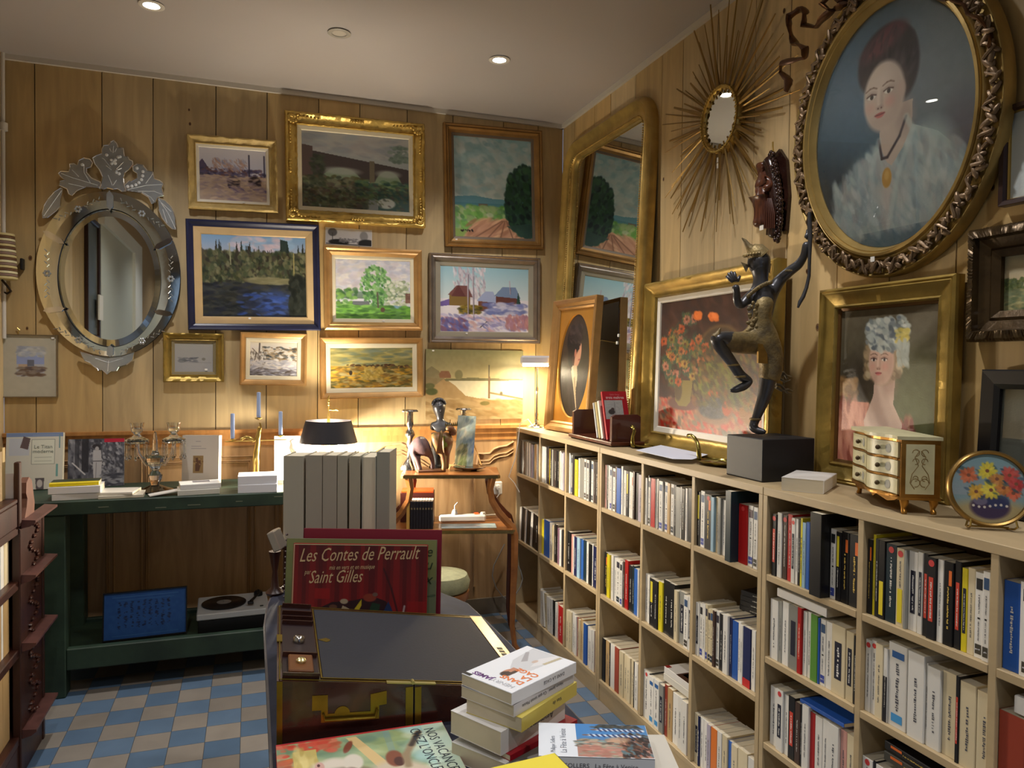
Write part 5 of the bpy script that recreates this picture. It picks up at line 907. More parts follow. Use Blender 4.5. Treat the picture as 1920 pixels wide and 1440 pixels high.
leafpiece(f_([(1480, 760), (1560, 790), (1630, 860), (1670, 930), (1690, 1020), (1695, 1140), (1650, 1130), (1590, 1080), (1530, 1000), (1490, 900)]), veins=[f_([(1490, 780), (1600, 940), (1690, 1130)]), f_([(1520, 820), (1640, 930)]), f_([(1540, 900), (1590, 1060)])])
leafpiece([(151, 659), (160, 676), (170, 680), (176, 686), (182, 690), (186, 695), (193, 694), (202, 702), (210, 696), (220, 695), (224, 688), (238, 684), (250, 675), (253, 660), (228, 668), (203, 671), (175, 667)], veins=[[(205, 676), (203, 696)], [(205, 680), (180, 672)], [(205, 680), (232, 672)]])
# striped wall lamp at the far left
p = Y(8, 490, 3.93); t = thing('wall_lamp', 'wall lamp with a brown and cream striped shade at the left edge', 'lamp', (p.x, 3.93, p.z))
q = MB(); n = 17; zt, zb = Y(8, 438, 3.93).z-p.z, Y(8, 524, 3.93).z-p.z
for i in range(n):
    za, zc = zb+(zt-zb)*i/n, zb+(zt-zb)*(i+1)/n; r_ = .052-.012*i/n; q.lathe([(r_-.003, za), (r_, za+.002), (r_, zc-.002), (r_-.004, zc)], seg=24, c=[(186, 170, 120), (90, 60, 36), (200, 190, 150), (120, 96, 84)][(i*7 % 4)])
q.build('lamp_shade', mat('woven', attr=True, rough=.5), t, True); q = MB(); q.tube([(-.01, 0, zb-.002), (.012, .0, zb-.03), (.02, .02, zb-.05), (.0, .04, zb-.06), (-.02, .05, zb-.05), (-.02, .06, zb)], .005, 8); q.build('bracket', mat('iron', (44, 34, 30), .5, .4), t, True)
q = MB(); q.bbox(.052, .064, .03, .066, -.03, .022, .003); q.build('wall_plate', M_black, t)
# ---------------------------------------------------------------- chrome lamp on the bookcase
bx, by = 1.475, 3.80; d_ = .3305*bx+.9438*by; zz = lambda py: ond(1001, py, d_).z-ZT
t = thing('chrome_lamp', 'lit chrome desk lamp with flat pill shaped shade at the far bookcase end', 'lamp', (bx, by, ZT))
q = MB(); q.lathe([(0, 0), (.056, 0), (.058, .006), (.050, .014), (.022, .022), (.010, .03), (.014, .04), (.007, .052), (.010, .075), (.006, .09), (.005, zz(735)), (.009, zz(730)), (.004, zz(722)), (.004, zz(690)), (0, zz(690))], seg=24); q.build('stand', M_chrome, t, True)
M_ = Matrix.Rotation(YAW*-1, 4, 'Z'); q = MB(); q.bbox(-.092, .092, -.034, .034, zz(684), zz(667), .010, M=M_); q.build('lamp_shade', mat('brushed_chrome', (226, 226, 230), .28, .55), t); q = MB(); q.box(-.080, .080, -.026, .026, zz(687), zz(685), M=M_); q.build('tube_bulb', mat('bulb'), t)
lamp('AREA', (bx, by, ZT+zz(689)), 5.5, (1, .84, .58), shape='RECTANGLE', size=.15, size_y=.05)
q = MB(); q.tube([tuple(ond(a, b, d)-Vector((bx, by, ZT))) for a, b, d in [(1000, 800, 3.95), (990, 786, 4.0), (975, 794, 4.0), (971, 830, 3.98), (966, 860, 3.96), (954, 894, 3.96), (964, 905, 3.96), (974, 923, 3.96)]], .0022, 6); q.build('cord', M_wht, t, True)
# ---------------------------------------------------------------- brass edged side table with curved legs
GA = -R(15.1); G0 = Vector((.690, 3.585, 0)); GW, GD, GT, GS = .478, .29, .865, .600
t = thing('side_table', 'two tier wooden side table with brass edges and S shaped legs by the socket', 'table', G0, (0, 0, GA)); GM = Matrix.Translation(G0) @ Matrix.Rotation(GA, 4, 'Z')
M_fruit = mat('fruitwood', (150, 96, 48), .32, c2=(124, 74, 36), vs=3, stretch=(2, 6, 6), coat=.2); M_br2 = mat('brass_edge', (150, 130, 84), .3, .9, var=.3, vs=30)
def shaped(x0, x1, y0, y1, c): return [(x0+c, y0), (x1-c, y0), (x1, y0+c), (x1, y1-c), (x1-c, y1), (x0+c, y1), (x0, y1-c), (x0, y0+c)]
q = MB(); q.slab(shaped(0, GW, 0, GD, .012), GT-.014, GT); q.build('tabletop', M_fruit, t); q = MB(); q.slab(shaped(-.004, GW+.004, -.004, GD+.004, .012), GT-.018, GT-.003); q.build('brass_rim', M_br2, t)
q = MB(); q.slab(shaped(-.075, GW+.075, -.02, GD+.01, .012), GS-.014, GS); q.build('lower_shelf', M_fruit, t); q = MB(); q.slab(shaped(-.079, GW+.079, -.024, GD+.014, .012), GS-.020, GS-.004); q.build('brass_rim', M_br2, t)
for sx_ in (-1, 1):
    for y in (.015, GD-.02):
        xx = lambda o: (GW/2)+sx_*(GW/2+o); yo = -.02 if y < .1 else .005; q = MB()
        pts = [(xx(-.035), y, GT-.018), (xx(-.045), y, GT-.07), (xx(-.035), y, GT-.13), (xx(0), y, GT-.19), (xx(.045), y, GT-.24), (xx(.066), y, GS+.005), (xx(.078), y+yo, GS-.03), (xx(.078), y+yo, .42), (xx(.072), y+yo, .25), (xx(.070), y+yo, .12), (xx(.082), y+yo*1.4, .03), (xx(.098), y+yo*1.6, 0)]
        q.tube(pts, [.022, .018, .018, .020, .020, .022, .020, .019, .016, .014, .014, .017], 6); q.build('leg', M_mahog if y > .1 else M_fruit, t, True)
def gp(x, y, z=0): return GM @ Vector((x, y, z))
def gloc(px, py, z): p = GM.inverted() @ onz(px, py, z); return p
def candlestick(lab, px, py, hpx):
    p = onz(px, py, GT); d = AF.dot(p-CAM); h = ond(px, hpx, d).z-GT; t = thing('silver_candlestick', lab, 'candlestick', (p.x, p.y, GT+.0005)); q = MB()
    pf = [(0, 0), (.046, 0), (.048, .01), (.040, .028), (.022, .05), (.014, .07), (.013, .10), (.019, .112), (.014, .125), (.013, .15), (.024, .172), (.020, .19), (.011, .205), (.018, .225), (.015, .25), (.016, .285), (.018, .292)]
    k = (h-.008)/.292; q.lathe([(r, z*k) for r, z in pf]+[(0, h-.008)], seg=20, wob=lambda a, k_: .07*math.sin(a*56.5+k_)+.04*math.sin(k_*2)); q.build('stem', M_silver, t, True)
    q = MB(); q.lathe([(.012, h-.009), (.036, h-.004), (.040, h-.010), (.041, h-.007), (.034, h), (.012, h-.002)], seg=24, wob=lambda a, k_: .08*math.sin(a*50.3)); q.build('drip_pan', M_silver, t, True); return t
candlestick('ornate silver candlestick at the left end of the side table', 768, 880, 768); candlestick('ornate silver candlestick half hidden behind the leaning sketch', 868, 874, 765)
# painted wooden horse
p = onz(806, 884, GT); d = AF.dot(p-CAM); hz = lambda a, b, dy=0: tuple(Vector(ond(a, b, d+dy))-Vector((p.x, p.y, GT)))
t = thing('wooden_horse', 'old painted wooden horse figure with leafy crown, on the side table', 'figurine', (p.x, p.y, GT+.0005)); M_hw = mat('horse_grey', (116, 92, 92), .5, c2=(90, 70, 74), vs=18, bump=.3, bs=60); M_hr = mat('horse_red', (124, 74, 54), .5, c2=(110, 92, 48), vs=26, bump=.3, bs=60)
skin('hindquarters', [[(hz(804, 834), .038), (hz(790, 836), .040), (hz(778, 834), .038), (hz(770, 828), .024)], [(hz(778, 834), .038), (hz(782, 856, -.02), .013), (hz(785, 872, -.02), .009), (hz(788, 883, -.02), .010)], [(hz(790, 836), .040), (hz(808, 855, .02), .010), (hz(812, 868, .02), .008), (hz(811, 880, .02), .009)]], M_hw, t)
skin('forequarters', [[(hz(806, 832), .038), (hz(822, 829), .042), (hz(838, 828), .036), (hz(848, 818), .020)], [(hz(822, 829), .042), (hz(830, 852, -.02), .010), (hz(833, 870, -.02), .008), (hz(832, 883, -.02), .010)], [(hz(838, 828), .036), (hz(838, 850, .02), .011), (hz(838, 870, .02), .009), (hz(836, 880, .02), .010)]], M_hr, t)
q = MB()
for i in range(40): a = hsh(i, 1)*2-1; q.tube([hz(816+14*hsh(i, 4)+6, 816+12*hsh(i, 7), -.033), hz(820+18*hsh(i, 4), 832+8*hsh(i, 9), -.037)], .0022, 4)
q.build('fringe', mat('horse_green', (130, 140, 56), .6), t)
skin('head', [[(hz(848, 818), .018), (hz(850, 806), .017), (hz(843, 802, -.02), .013), (hz(836, 806, -.03), .009)]], M_hr, t); q = MB()
for i in range(7): b = hz(836+i*3.4, 799, -.01); q.add([(b[0]-.006, b[1], b[2]), (b[0]+.006, b[1], b[2]), (b[0]+.001*(i-3), b[1]-.004, b[2]+.016+.014*hsh(i, 2)), (b[0], b[1]+.006, b[2])], [(0, 1, 2), (1, 3, 2), (3, 0, 2), (0, 3, 1)])
q.build('leafy_crown', mat('crown_green', (104, 96, 56), .6), t)
q = MB(); q.tube([hz(768, 818), hz(766, 832), hz(772, 850), hz(777, 868), hz(782, 884)], [.008, .013, .013, .009, .006], 8, flat=.7); q.build('tail', mat('tail_tan', (206, 180, 140), .7, bump=.5, bs=60), t, True)
q = MB(); a, b = Vector(hz(783, 887)), Vector(hz(835, 887)); q.bbox(-.068, .075, -.035, .035, 0, .010, .002); q.build('base', mat('horse_base', (120, 84, 60), .5), t)
q = MB(); c_ = hz(793, 821, -.036); q.box(c_[0]-.012, c_[0]+.008, c_[1]-.001, c_[1], c_[2]-.005, c_[2]+.004); q.build('price_tag', M_wht, t)
# bronze child's bust
p = gp(.165, .235, GT); d = AF.dot(p-CAM); bz = lambda a, b, dy=0: tuple(Vector(ond(a, b, d+dy))-p)
t = thing('bronze_bust', 'dark bronze bust of a curly haired child behind the painted horse', 'sculpture', p+Vector((0, 0, .0005)))
skin('bust', [[(bz(828, 812), (.026, .022)), (bz(826, 797), (.027, .020)), (bz(826, 790), .014), (bz(825, 782), .014), (bz(824, 772), .023), (bz(823, 762), .028), (bz(822, 756), .022)], [(bz(826, 797), (.027, .020)), (bz(812, 797), .014), (bz(811, 808), .015)], [(bz(826, 797), (.027, .020)), (bz(841, 798), .014), (bz(843, 808), .014)]], M_brnz, t)
c_ = bz(823, 765); q = MB(); q.sph(c_, (.029, .030, .037), 18, 12); q.sph((c_[0], c_[1]-.012, c_[2]-.014), (.021, .018, .020), 14, 8); q.build('head', M_brnz, t, True)
q = MB()
for i in range(46): a = hsh(i, 3)*6.28; e_ = hsh(i, 5)*1.5-.1; c_ = Vector(bz(823, 762)); q.sph((c_.x+.031*math.cos(a)*math.cos(e_), c_.y+.008+.028*abs(math.sin(a))*math.cos(e_)-.010, c_.z+.010+.026*math.sin(e_)), .010, 7, 5)
q.build('hair', M_brnz, t, True); f_ = Vector(bz(824, 769)); q = MB(); q.sph((f_.x-.002, f_.y-.030, f_.z), (.004, .008, .007)); q.sph((f_.x-.002, f_.y-.026, f_.z-.012), (.008, .004, .003))
for s_ in (-1, 1): q.sph((f_.x+s_*.010-.002, f_.y-.024, f_.z+.006), (.005, .004, .003))
q.build('face', M_brnz, t, True); q = MB(); q.lathe([(0, 0), (.04, 0), (.04, .012), (.024, .02), (.018, .05), (.03, .075), (.03, bz(826, 812)[2]), (0, bz(826, 812)[2])], seg=20); q.build('socle', M_black, t, True)
# sketch leaning on a tiny easel, silver dish
p = onz(862, 879, GT); d = AF.dot(p-CAM); w = .085; t = thing('oil_sketch', 'small unframed blue sketch leaning askew on a tiny easel on the side table', 'painting', (p.x, p.y, GT), (0, 0, 0)); T_ = lambda a, b, dd: Vector(ond(a, b, d+dd))-Vector((p.x, p.y, GT))
A, B_, D_, C_ = T_(870, 781, .05), T_(904, 783, .05), T_(840, 873, 0), T_(876, 874, 0); v = Cv(.1, .2, 120, (150, 160, 150), 51); v.grad(0, .3, (170, 180, 170), (150, 164, 160)); v.ell(.8, .6, .25, .16, (70, 100, 170), .9, .8); v.ell(.3, .35, .2, .12, (196, 150, 110), .6, 1); v.dabs(160, 0, 1, 0, 1, [(150, 160, 140), (176, 180, 160), (100, 120, 130)], .06, 2, 120, .4); v.dabs(120, 0, .6, .6, 1, [(110, 120, 70), (160, 150, 110), (90, 90, 70)], .04, 3, 120, .7)
ax = axes((A+B_+C_+D_)/4, B_-A, A-D_); Lw, Lh = (B_-A).length, (A-D_).length; v.build('picture', Lw, Lh, t, -.0, M=ax @ Matrix.Rotation(R(-90), 4, 'X') @ Matrix.Translation((0, -.0028, 0))); q = MB(); q.box(-Lw/2, Lw/2, -Lh/2, Lh/2, -.002, .002, M=ax); q.build('panel', mat('canvas_edge'), t)
q = MB(); q.tube([T_(836, 871, -.01), T_(872, 876, -.012)], .006, 6); q.tube([T_(845, 872, -.01), T_(840, 886, -.02)], .004, 6); q.tube([T_(866, 875, -.01), T_(866, 886, -.02)], .004, 6); q.tube([T_(888, 830, .05), T_(904, 876, .10)], .004, 6); q.build('easel', mat('pine', (206, 164, 104), .5), t)
p = gp(.335, .16, GT+.0005); t = thing('silver_dish', 'oval silver dish with gadrooned rim under the leaning sketch', 'dish', p, (0, 0, GA)); q = MB(); q.lathe([(0, 0), (.03, 0), (.045, .008), (.070, .014), (.074, .02), (.066, .019), (.03, .008), (0, .006)], seg=36, sx=1.15, wob=lambda a, k: .04*math.sin(a*100) if k in (3, 4, 5) else 0); q.build('dish', M_silver, t, True)
# things on the lower shelf of the side table
for i in range(8):
    b_ = mkbook('paperback_book', 'black spined volume, %s from left in the set on the side table shelf' % ORD[i], .0135, .135, .10, (30, 26, 34), 'x', gp(.045+.0138*i, -.004, GS+.0005), (0, 0, GA), 'set of black spined books', seed=i)
    q = MB(); q.box(.003, .0105, -.0009, -.0006, .095, .104, 0, (120, 104, 76)); q.build('spine_label', M_print, b_)
b_ = mkbook('paperback_book', 'yellow backed book closing the left of the black spined set', .016, .14, .10, (206, 160, 80), 'x', gp(.026, .002, GS+.0005), (0, 0, GA), None, seed=2)
lying('paperback_book', 'bright orange book lying on top of books behind the black spined set', .16, .10, .010, (226, 84, 30), gp(.07, .21, GS+.150), GA, 'x'); lying('box_file', 'dark red box supporting the orange book behind the black spined set', .17, .11, .148, (70, 30, 26), gp(.07, .21, GS+.0005), GA, 'x', cat='box')
q = MB(); q.bbox(-.12, .12, -.024, .024, 0, .036, .008); t = thing('power_strip', 'white power strip with glowing red switch on the lower shelf of the side table', 'power strip', gp(.30, .175, GS+.0005), (0, 0, GA+R(3))); q.build('body', M_wht, t)
q = MB(); q.bbox(.06, .082, -.010, .010, .036, .042, .002); q.build('red_switch', mat('red_glow', (255, 50, 16), emis=5), t); q = MB(); q.lathe([(0, .036), (.017, .036), (.015, .05), (.008, .062), (0, .062)], -.04, 0, seg=14); q.tube([(-.04, 0, .06), (-.04, .005, .08), (-.025, .01, .095)], .0035, 6); q.build('plug', M_wht, t, True)
q = MB(); q.lathe([(0, .036), (.014, .036), (.012, .046), (0, .046)], .105, 0, seg=12); q.tube([(.12, 0, .03), (.15, .02, .028), (.22, .06, .02)], .003, 6); q.build('cord', M_wht, t, True)
v = Cv(.2, .1, 130, (150, 172, 180), 52); v.dabs(260, 0, 1, 0, 1, [(140, 170, 180), (176, 186, 180), (110, 146, 166), (196, 196, 186)], .06, 3, 10, .6); o = thing('oil_sketch', 'pale blue seascape sketch lying flat on the lower shelf of the side table', 'painting', gp(.33, .045, GS+.001), (0, 0, GA+R(2))); q = MB(); q.box(-.135, .135, -.05, .05, 0, .004); q.build('panel', mat('canvas_edge'), o)
v.build('picture', .27, .10, o, 0, M=Matrix.Translation((0, 0, .0045)) @ Matrix.Rotation(R(-90), 4, 'X'))
# socket, cable
p = ony(933, 915, 3.985); t = thing('wall_socket', 'white wall socket with plugged in adapter between side table and bookcase', 'socket', (p.x, 3.988, p.z)); q = MB(); q.bbox(-.026, .026, -.012, 0, -.038, .038, .006); q.build('plate', M_wht, t)
q = MB(); q.lathe([(0, 0), (.016, 0), (.014, .02), (0, .022)], seg=14, M=Matrix.Translation((-.002, -.012, .006)) @ Matrix.Rotation(R(90), 4, 'X')); q.build('plug', M_wht, t, True); q = MB(); q.tube([(-.002, -.03, 0), (.0, -.034, -.03), (-.010, -.02, -.05), (-.004, -.02, -.08)], .0035, 6); q.build('cord', M_wht, t, True)
q = MB(); q.tube([tuple(ony(a, b, 3.95)) for a, b in [(946, 1020), (938, 1036), (926, 1060), (923, 1080), (930, 1102), (942, 1118), (960, 1130)]], .0035, 6); tag(q.build('cable', mat('cable_grey', (150, 146, 140), .5), None, True), 'thin pale cable drooping behind the side table legs', 'cable')
q = MB(); q.tube([tuple(ond(a, b, 3.95)) for a, b in [(968, 1055), (976, 1070), (980, 1085), (976, 1100), (966, 1116)]], .0035, 6); tag(q.build('cable', mat('cable_grey'), None, True), 'thin pale cable hanging at the far end of the bookcases', 'cable')
# stool
p = ond(826, 1080, 3.22); t = thing('stool', 'round stool with pale cushion half hidden behind the red picture books', 'stool', (p.x, p.y, 0)); q = MB(); q.lathe([(0, .425), (.10, .425), (.122, .44), (.128, .47), (.115, .50), (.06, .515), (0, .518)], seg=28); q.build('seat_cushion', mat('stool_fabric', (150, 150, 116), .8, var=.2, vs=40, bump=.3, bs=160), t, True)
q = MB(); q.lathe([(0, .385), (.11, .385), (.124, .40), (.124, .43), (0, .43)], seg=28); q.build('seat_rim', M_fruit, t, True)
for i in range(4): a = .8+i*1.571; q = MB(); q.tube([(.09*math.cos(a), .09*math.sin(a), .39), (.11*math.cos(a), .11*math.sin(a), .25), (.10*math.cos(a), .10*math.sin(a), .08), (.13*math.cos(a), .13*math.sin(a), 0)], [.018, .014, .011, .013], 8); q.build('leg', M_mahog, t, True)
# ---------------------------------------------------------------- carved bookcase on the left wall
LX = -.72; yF, yN = 3.16, 1.90; t = thing('carved_bookcase', 'tall dark carved wooden open bookcase at the left edge', 'bookcase', (-.9, 2.5, 0))
def Q(n, x0, x1, y0, y1, z0, z1, b=.003): q = MB(); q.bbox(x0+.9, x1+.9, y0-2.5, y1-2.5, z0, z1, b); return q.build(n, M_dkwood, t)
Q('upright', LX-.30, LX, yF-.022, yF, 0, .84); Q('pilaster', LX-.03, LX-.004, 2.87, yF-.022, 0, .84); Q('upright', LX-.30, LX, yN, yN+.03, 0, .84)
lz = [.14, .435, .665, .85]
for z in lz: Q('shelf_board', LX-.31, LX-.01, yN, yF, z-.03, z)
Q('back_panel', LX-.32, LX-.31, yN, yF, 0, .9); Q('plinth', LX-.02, LX-.012, yN, yF, 0, .11); Q('front_rail', LX-.02, LX-.006, yN, 2.87, .85, .93); Q('top_board', LX-.31, LX-.005, yN, yF-.3, .93, .945)
for z in lz:
    q = MB(); q.prism([(0, -.012), (.026, -.006), (.042, .006), (.042, .014), (0, .018)], 2.88-2.5, yF-2.5+.02, M=Matrix.Translation((LX+.9-.004, 0, z))); q.build('carved_ledge', mat('ledge', (96, 62, 56), .35, var=.3, vs=20), t)
q = MB()
for i in range(60): z = .12+.012*i+.004*hsh(i); y = 2.97+.05*math.sin(i*.8)+.05; q.sph((LX+.9-.002, y-2.5, z), (.010, .012+.008*hsh(i, 2), .008), 6, 4)
q.build('carved_foliage', mat('carving', (74, 38, 28), .3, var=.4, vs=30), t, True)
Q('finial_post', LX-.016, LX, 2.845, 2.875, .85, 1.065)
s_ = [(2.90, .855), (3.02, .855), (3.03, .90), (3.01, .95), (2.995, .985), (2.96, 1.00), (2.93, .985), (2.925, .95), (2.94, .93), (2.93, .90)]; q = MB(); q.prism([(y-2.5, z) for y, z in s_], 0, .02, M=Matrix.Translation((LX+.9-.02, 0, 0)) @ Matrix(((0, 1, 0, 0), (1, 0, 0, 0), (0, 0, 1, 0), (0, 0, 0, 1)))); q.build('scroll_ornament', mat('ledge2', (120, 78, 60), .45, var=.3, vs=20), t)
LBK = {0: [('c', .05, .215), ('w', .035, .18), ('l', .03, .17), ('c', .05, .20), ('G', .04, .19), ('w', .05, .20)], 1: [('t', .06, .19), ('w', .02, .185), ('t', .05, .18), ('c', .05, .19), ('t', .06, .18), ('d', .04, .17)], 2: [('t', .07, .25), ('t', .05, .245), ('o', .03, .235), ('c', .06, .25), ('t', .05, .25)]}
for k, bs in LBK.items():
    z = {0: .665, 1: .435, 2: .14}[k]; y = 2.862; hk = {0: .155, 1: .19, 2: .245}[k]
    for i, (c_, th, hh) in enumerate(bs):
        mkbook('hardback_book', '%s book, %s from the pilaster, %s shelf of the dark carved bookcase' % (CN[c_], ORD[i], ['top', 'middle', 'bottom'][k]), th, min(hh, hk), .14, PAL[c_], 'x', (LX-.035, y-th, z+.0005), (0, 0, R(90)), 'books in the dark carved bookcase', seed=i, hard=True); y -= th+.002
for i, (c_, th, hh, dz) in enumerate([((176, 150, 96), .03, .17, 0), ((150, 124, 84), .03, .16, 0), ((160, 140, 100), .025, .165, 0)]):
    mkbook('hardback_book', 'tan book standing on top of the dark carved bookcase, %s from the right' % ORD[i], th, hh, .12, c_, 'x', (LX-.04, 2.82-.032*i, .9455), (0, 0, R(90)), 'tan books on the dark carved bookcase', seed=i, hard=True)
q = MB(); a = onx(40, 850, LX-.06); q.box(0, .10, -.006, 0, 0, .17); tag(q.build('brochure', mat('brochure', (206, 196, 190), .5), None, loc=(LX-.11, 2.84, .855), rot=(-.1, 0, R(20))), 'pinkish white brochure standing behind the post of the carved bookcase', 'brochure')
q = MB(); q.bbox(-.12, 0, -.20, 0, 0, .20, .004); o = tag(q.build('cream_box', mat('cream_box', (206, 184, 140), .6), None, loc=(LX-.04, 2.68, .9455)), 'cream cardboard box on top of the dark carved bookcase at the left edge', 'box')
p = onx(4, 720, LX-.10); t = thing('table_lamp', 'pale translucent lamp shade at the left edge above the cream box', 'lamp', (LX-.165, 2.62, 1.1455)); q = MB(); q.lathe([(.060, .09), (.088, .215), (.085, .215), (.057, .09)], seg=28, cap=False); q.build('lamp_shade', mat('shade_pale', (206, 200, 196), .6), t, True)
q = MB(); q.lathe([(0, 0), (.045, 0), (.045, .008), (.010, .02), (.008, .12), (0, .12)], seg=16); q.build('base', M_black, t, True)
# ---------------------------------------------------------------- things on the pale bookcases
t = thing('book_rack', 'dark mahogany book rack holding leaning books on the bookcase top', 'book rack', (1.515, 3.05, ZT)); q = MB(); q.bbox(-.085, .075, -.235, .215, .004, .020, .003); q.bbox(-.075, .065, -.225, .205, 0, .006, .002); q.build('base', M_mahog, t)
for y, n in ((-.205, 'near'), (.19, 'far')):
    q = MB(); q.prism([(-.072, .02), (.065, .02), (.065, .125), (.050, .135), (-.055, .135), (-.072, .125)], y-.009, y+.009); q.build('end_panel', mat('rack_red', (70, 30, 24), .3, coat=.3), t)
y = 2.895
for i, (c_, th, hh, lb) in enumerate([((170, 24, 40), .014, .215, 'crimson book titled trois maîtres, frontmost in the mahogany rack'), ((150, 96, 96), .006, .15, 'dusty pink booklet behind the crimson book in the mahogany rack'), ((220, 216, 208), .018, .17, 'white booklet, third in the mahogany rack'), ((224, 206, 150), .008, .165, 'cream booklet, fourth in the mahogany rack'), ((196, 200, 206), .010, .16, 'pale grey booklet, rearmost in the mahogany rack')]):
    yy_ = y+.018+i*.024; t2 = thing('paperback_book', lb, 'book', (1.515, yy_, ZT+.021), (-.30, 0, 0)); w = .118; q = MB(); q.box(-w/2, w/2, -th, -th+.001, 0, hh); q.box(-w/2, w/2, -.001, 0, 0, hh); q.box(-w/2, -w/2+.001, -th, 0, 0, hh); q.build('cover', mat('cover_%02x%02x%02x' % c_, c_, .4), t2)
    q = MB(); q.box(-w/2+.001, w/2-.001, -th+.001, -.001, .001, hh-.001); q.build('page_block', M_page, t2)
    if i == 0:
        v = Cv(.09, .09, 80, (170, 170, 168), 3); v.noise(10, 5); v.ell(.35, .62, .18, .14, (60, 54, 54)); v.ell(.42, .48, .09, .08, (70, 60, 60)); v.line([(.55, .1), (.55, .9)], .01, (110, 110, 110)); v.build('cover_photo', .088, .085, t2, -th-.0006, cx=-.010, cz=hh-.083, m=M_paper)
        text('trois maîtres', .017, (236, 220, 220), t2, Matrix.Translation((.0, -th-.0008, hh-.034)) @ FR, align='CENTER'); text('Stefan Zweig', .009, (206, 120, 130), t2, Matrix.Translation((.0, -th-.0008, hh-.018)) @ FR, align='CENTER')
M_brol = mat('brass_green', (150, 136, 72), .22, 1., var=.3, vs=12)
def tray(lab, px, py, Ln, Wn, ang, neck, sg):
    p = onz(px, py, ZT); t = thing('brass_tray', lab, 'tray', (p.x, p.y, ZT+.0005), (0, 0, ang)); q = MB(); n = 28; P_ = []
    for k, (f, z) in enumerate([(0, .004), (.55, .004), (.85, .007), (1, .014), (1.02, .016), (.97, .012), (.8, .004), (0, .002)]):
        for i in range(n): a = 2*math.pi*i/n; r_ = 1+.03*math.cos(a*9); P_.append((f*r_*Ln*math.cos(a), f*r_*Wn*math.sin(a)*(1-.25*math.cos(a)), z+(.003*math.cos(a*9)*f if .5 < f < 1 else 0)))
    q.add(P_, [(k*n+i, k*n+(i+1) % n, k*n+n+(i+1) % n, k*n+n+i) for k in range(7) for i in range(n)]); q.build('leaf_dish', M_brol, t, True)
    q = MB(); q.tube([(Ln*a, sg*Wn*b, z) for a, b, z in neck], [.008, .009, .008, .007, .0075, .006, .009, .004][:len(neck)], 8); q.build('duck_neck', M_brol, t, True)
tray('brass leaf shaped tray with a raised duck neck, beside the book rack', 1214, 841, .095, .056, R(-84), [(-.2, -.9, .008), (-.25, -1.02, .012), (-.3, -1.0, .03), (-.33, -.95, .05), (-.25, -.9, .07), (-.33, -.85, .085), (-.45, -.85, .088), (-.55, -.85, .082)], 1)
tray('brass leaf shaped tray with tall curved duck neck, against the black plinth', 1346, 873, .085, .055, R(-86), [(-.95, -.3, .012), (-1.0, -.3, .03), (-1.05, -.25, .05), (-1.2, -.2, .07), (-1.45, -.15, .085), (-1.7, -.1, .092), (-1.9, -.1, .088)], 1)
P_ = [onz(a, b, ZT+.003) for a, b in [(1192, 851), (1262, 836), (1352, 851), (1298, 869), (1262, 868)]]; q = MB(); q.slab([(p.x, p.y) for p in P_[::-1]], ZT+.0165, ZT+.0175); tag(q.build('paper_sheet', mat('paper_blue', (214, 220, 236), .5), None), 'loose sheet of white paper lying between the two brass trays', 'paper')
lying('paperback_book', 'thick white paperback lying beside the black plinth of the bronze figure', .178, .112, .036, (222, 218, 212), (1.50, 1.715, ZT+.0005), R(37), 'x'); bk = bpy.data.objects[-1] if False else None
# round flower picture
d = 1.60; p = ond(1853, 926, d); t = thing('flower_picture', 'small round flower bouquet picture in a gold rim on a wire stand', 'picture', p, (-.16, 0, -YAW-R(14))); v = Cv(.15, .15, 150, (120, 144, 150), 61); v.grad(0, .6, (116, 150, 160), (134, 148, 156)); v.ell(.5, .95, .7, .28, (160, 146, 104), 1, .4)
v.ell(.50, .76, .25, .17, (58, 44, 72)); v.ell(.6, .68, .15, .1, (40, 50, 90), .8); v.ell(.38, .68, .09, .06, (110, 106, 130), .8)
for i in range(7): v.ell(.29+.07*i, .745+.02*math.sin(i), .018, .018, (196, 190, 180))
for x, z, r_, cc in ((.48, .25, .13, (214, 196, 60)), (.24, .32, .12, (196, 100, 60)), (.33, .55, .11, (206, 160, 56)), (.52, .52, .14, (224, 206, 70)), (.76, .30, .12, (190, 76, 66)), (.80, .55, .10, (196, 90, 60)), (.68, .48, .09, (190, 120, 60)), (.60, .36, .08, (190, 130, 70)), (.84, .42, .08, (176, 60, 60))):
    v.dabs(8, x-.12, x+.12, z-.1, z+.1, [(60, 84, 84), (50, 70, 90)], .03, 2.5, 40, .7)
    for k in range(12): an = k*.524; v.dabs(1, x+r_*.55*math.cos(an), x+r_*.56*math.cos(an), z+r_*.55*math.sin(an), z+r_*.56*math.sin(an), [cc], .038, 2.2, math.degrees(an), .85, spread=6)
    v.ell(x, z, .025, .025, (120, 76, 56))
v.build('painting', .15, .15, t, -.006, lambda x, z: x*x+z*z < 1.01); frame('rim', .163, .163, [(0, .004), (0, -.006), (0, .010), (.004, .014), (.008, .012), (.009, .005)], mat('gilt_rim', (150, 120, 66), .35, .8, var=.2, vs=20), t, 'oval', 48, smooth=True); q = MB(); q.lathe([(.079, 0), (.079, .005)], seg=40, M=Matrix.Rotation(R(90), 4, 'X')); q.build('backing', mat('backing'), t)
q = MB()
for s_ in (-1, 1): q.tube([(s_*.042, -.022, -.066), (s_*.044, -.024, -.078), (s_*.042, -.012, -.083), (s_*.035, .035, -.083), (s_*.01, .05, -.02)], .0022, 6)
q.tube([(-.04, .012, -.081), (.04, .012, -.081)], .0022, 6); q.build('wire_stand', M_brass, t, True); t.location.z = ZT+.086
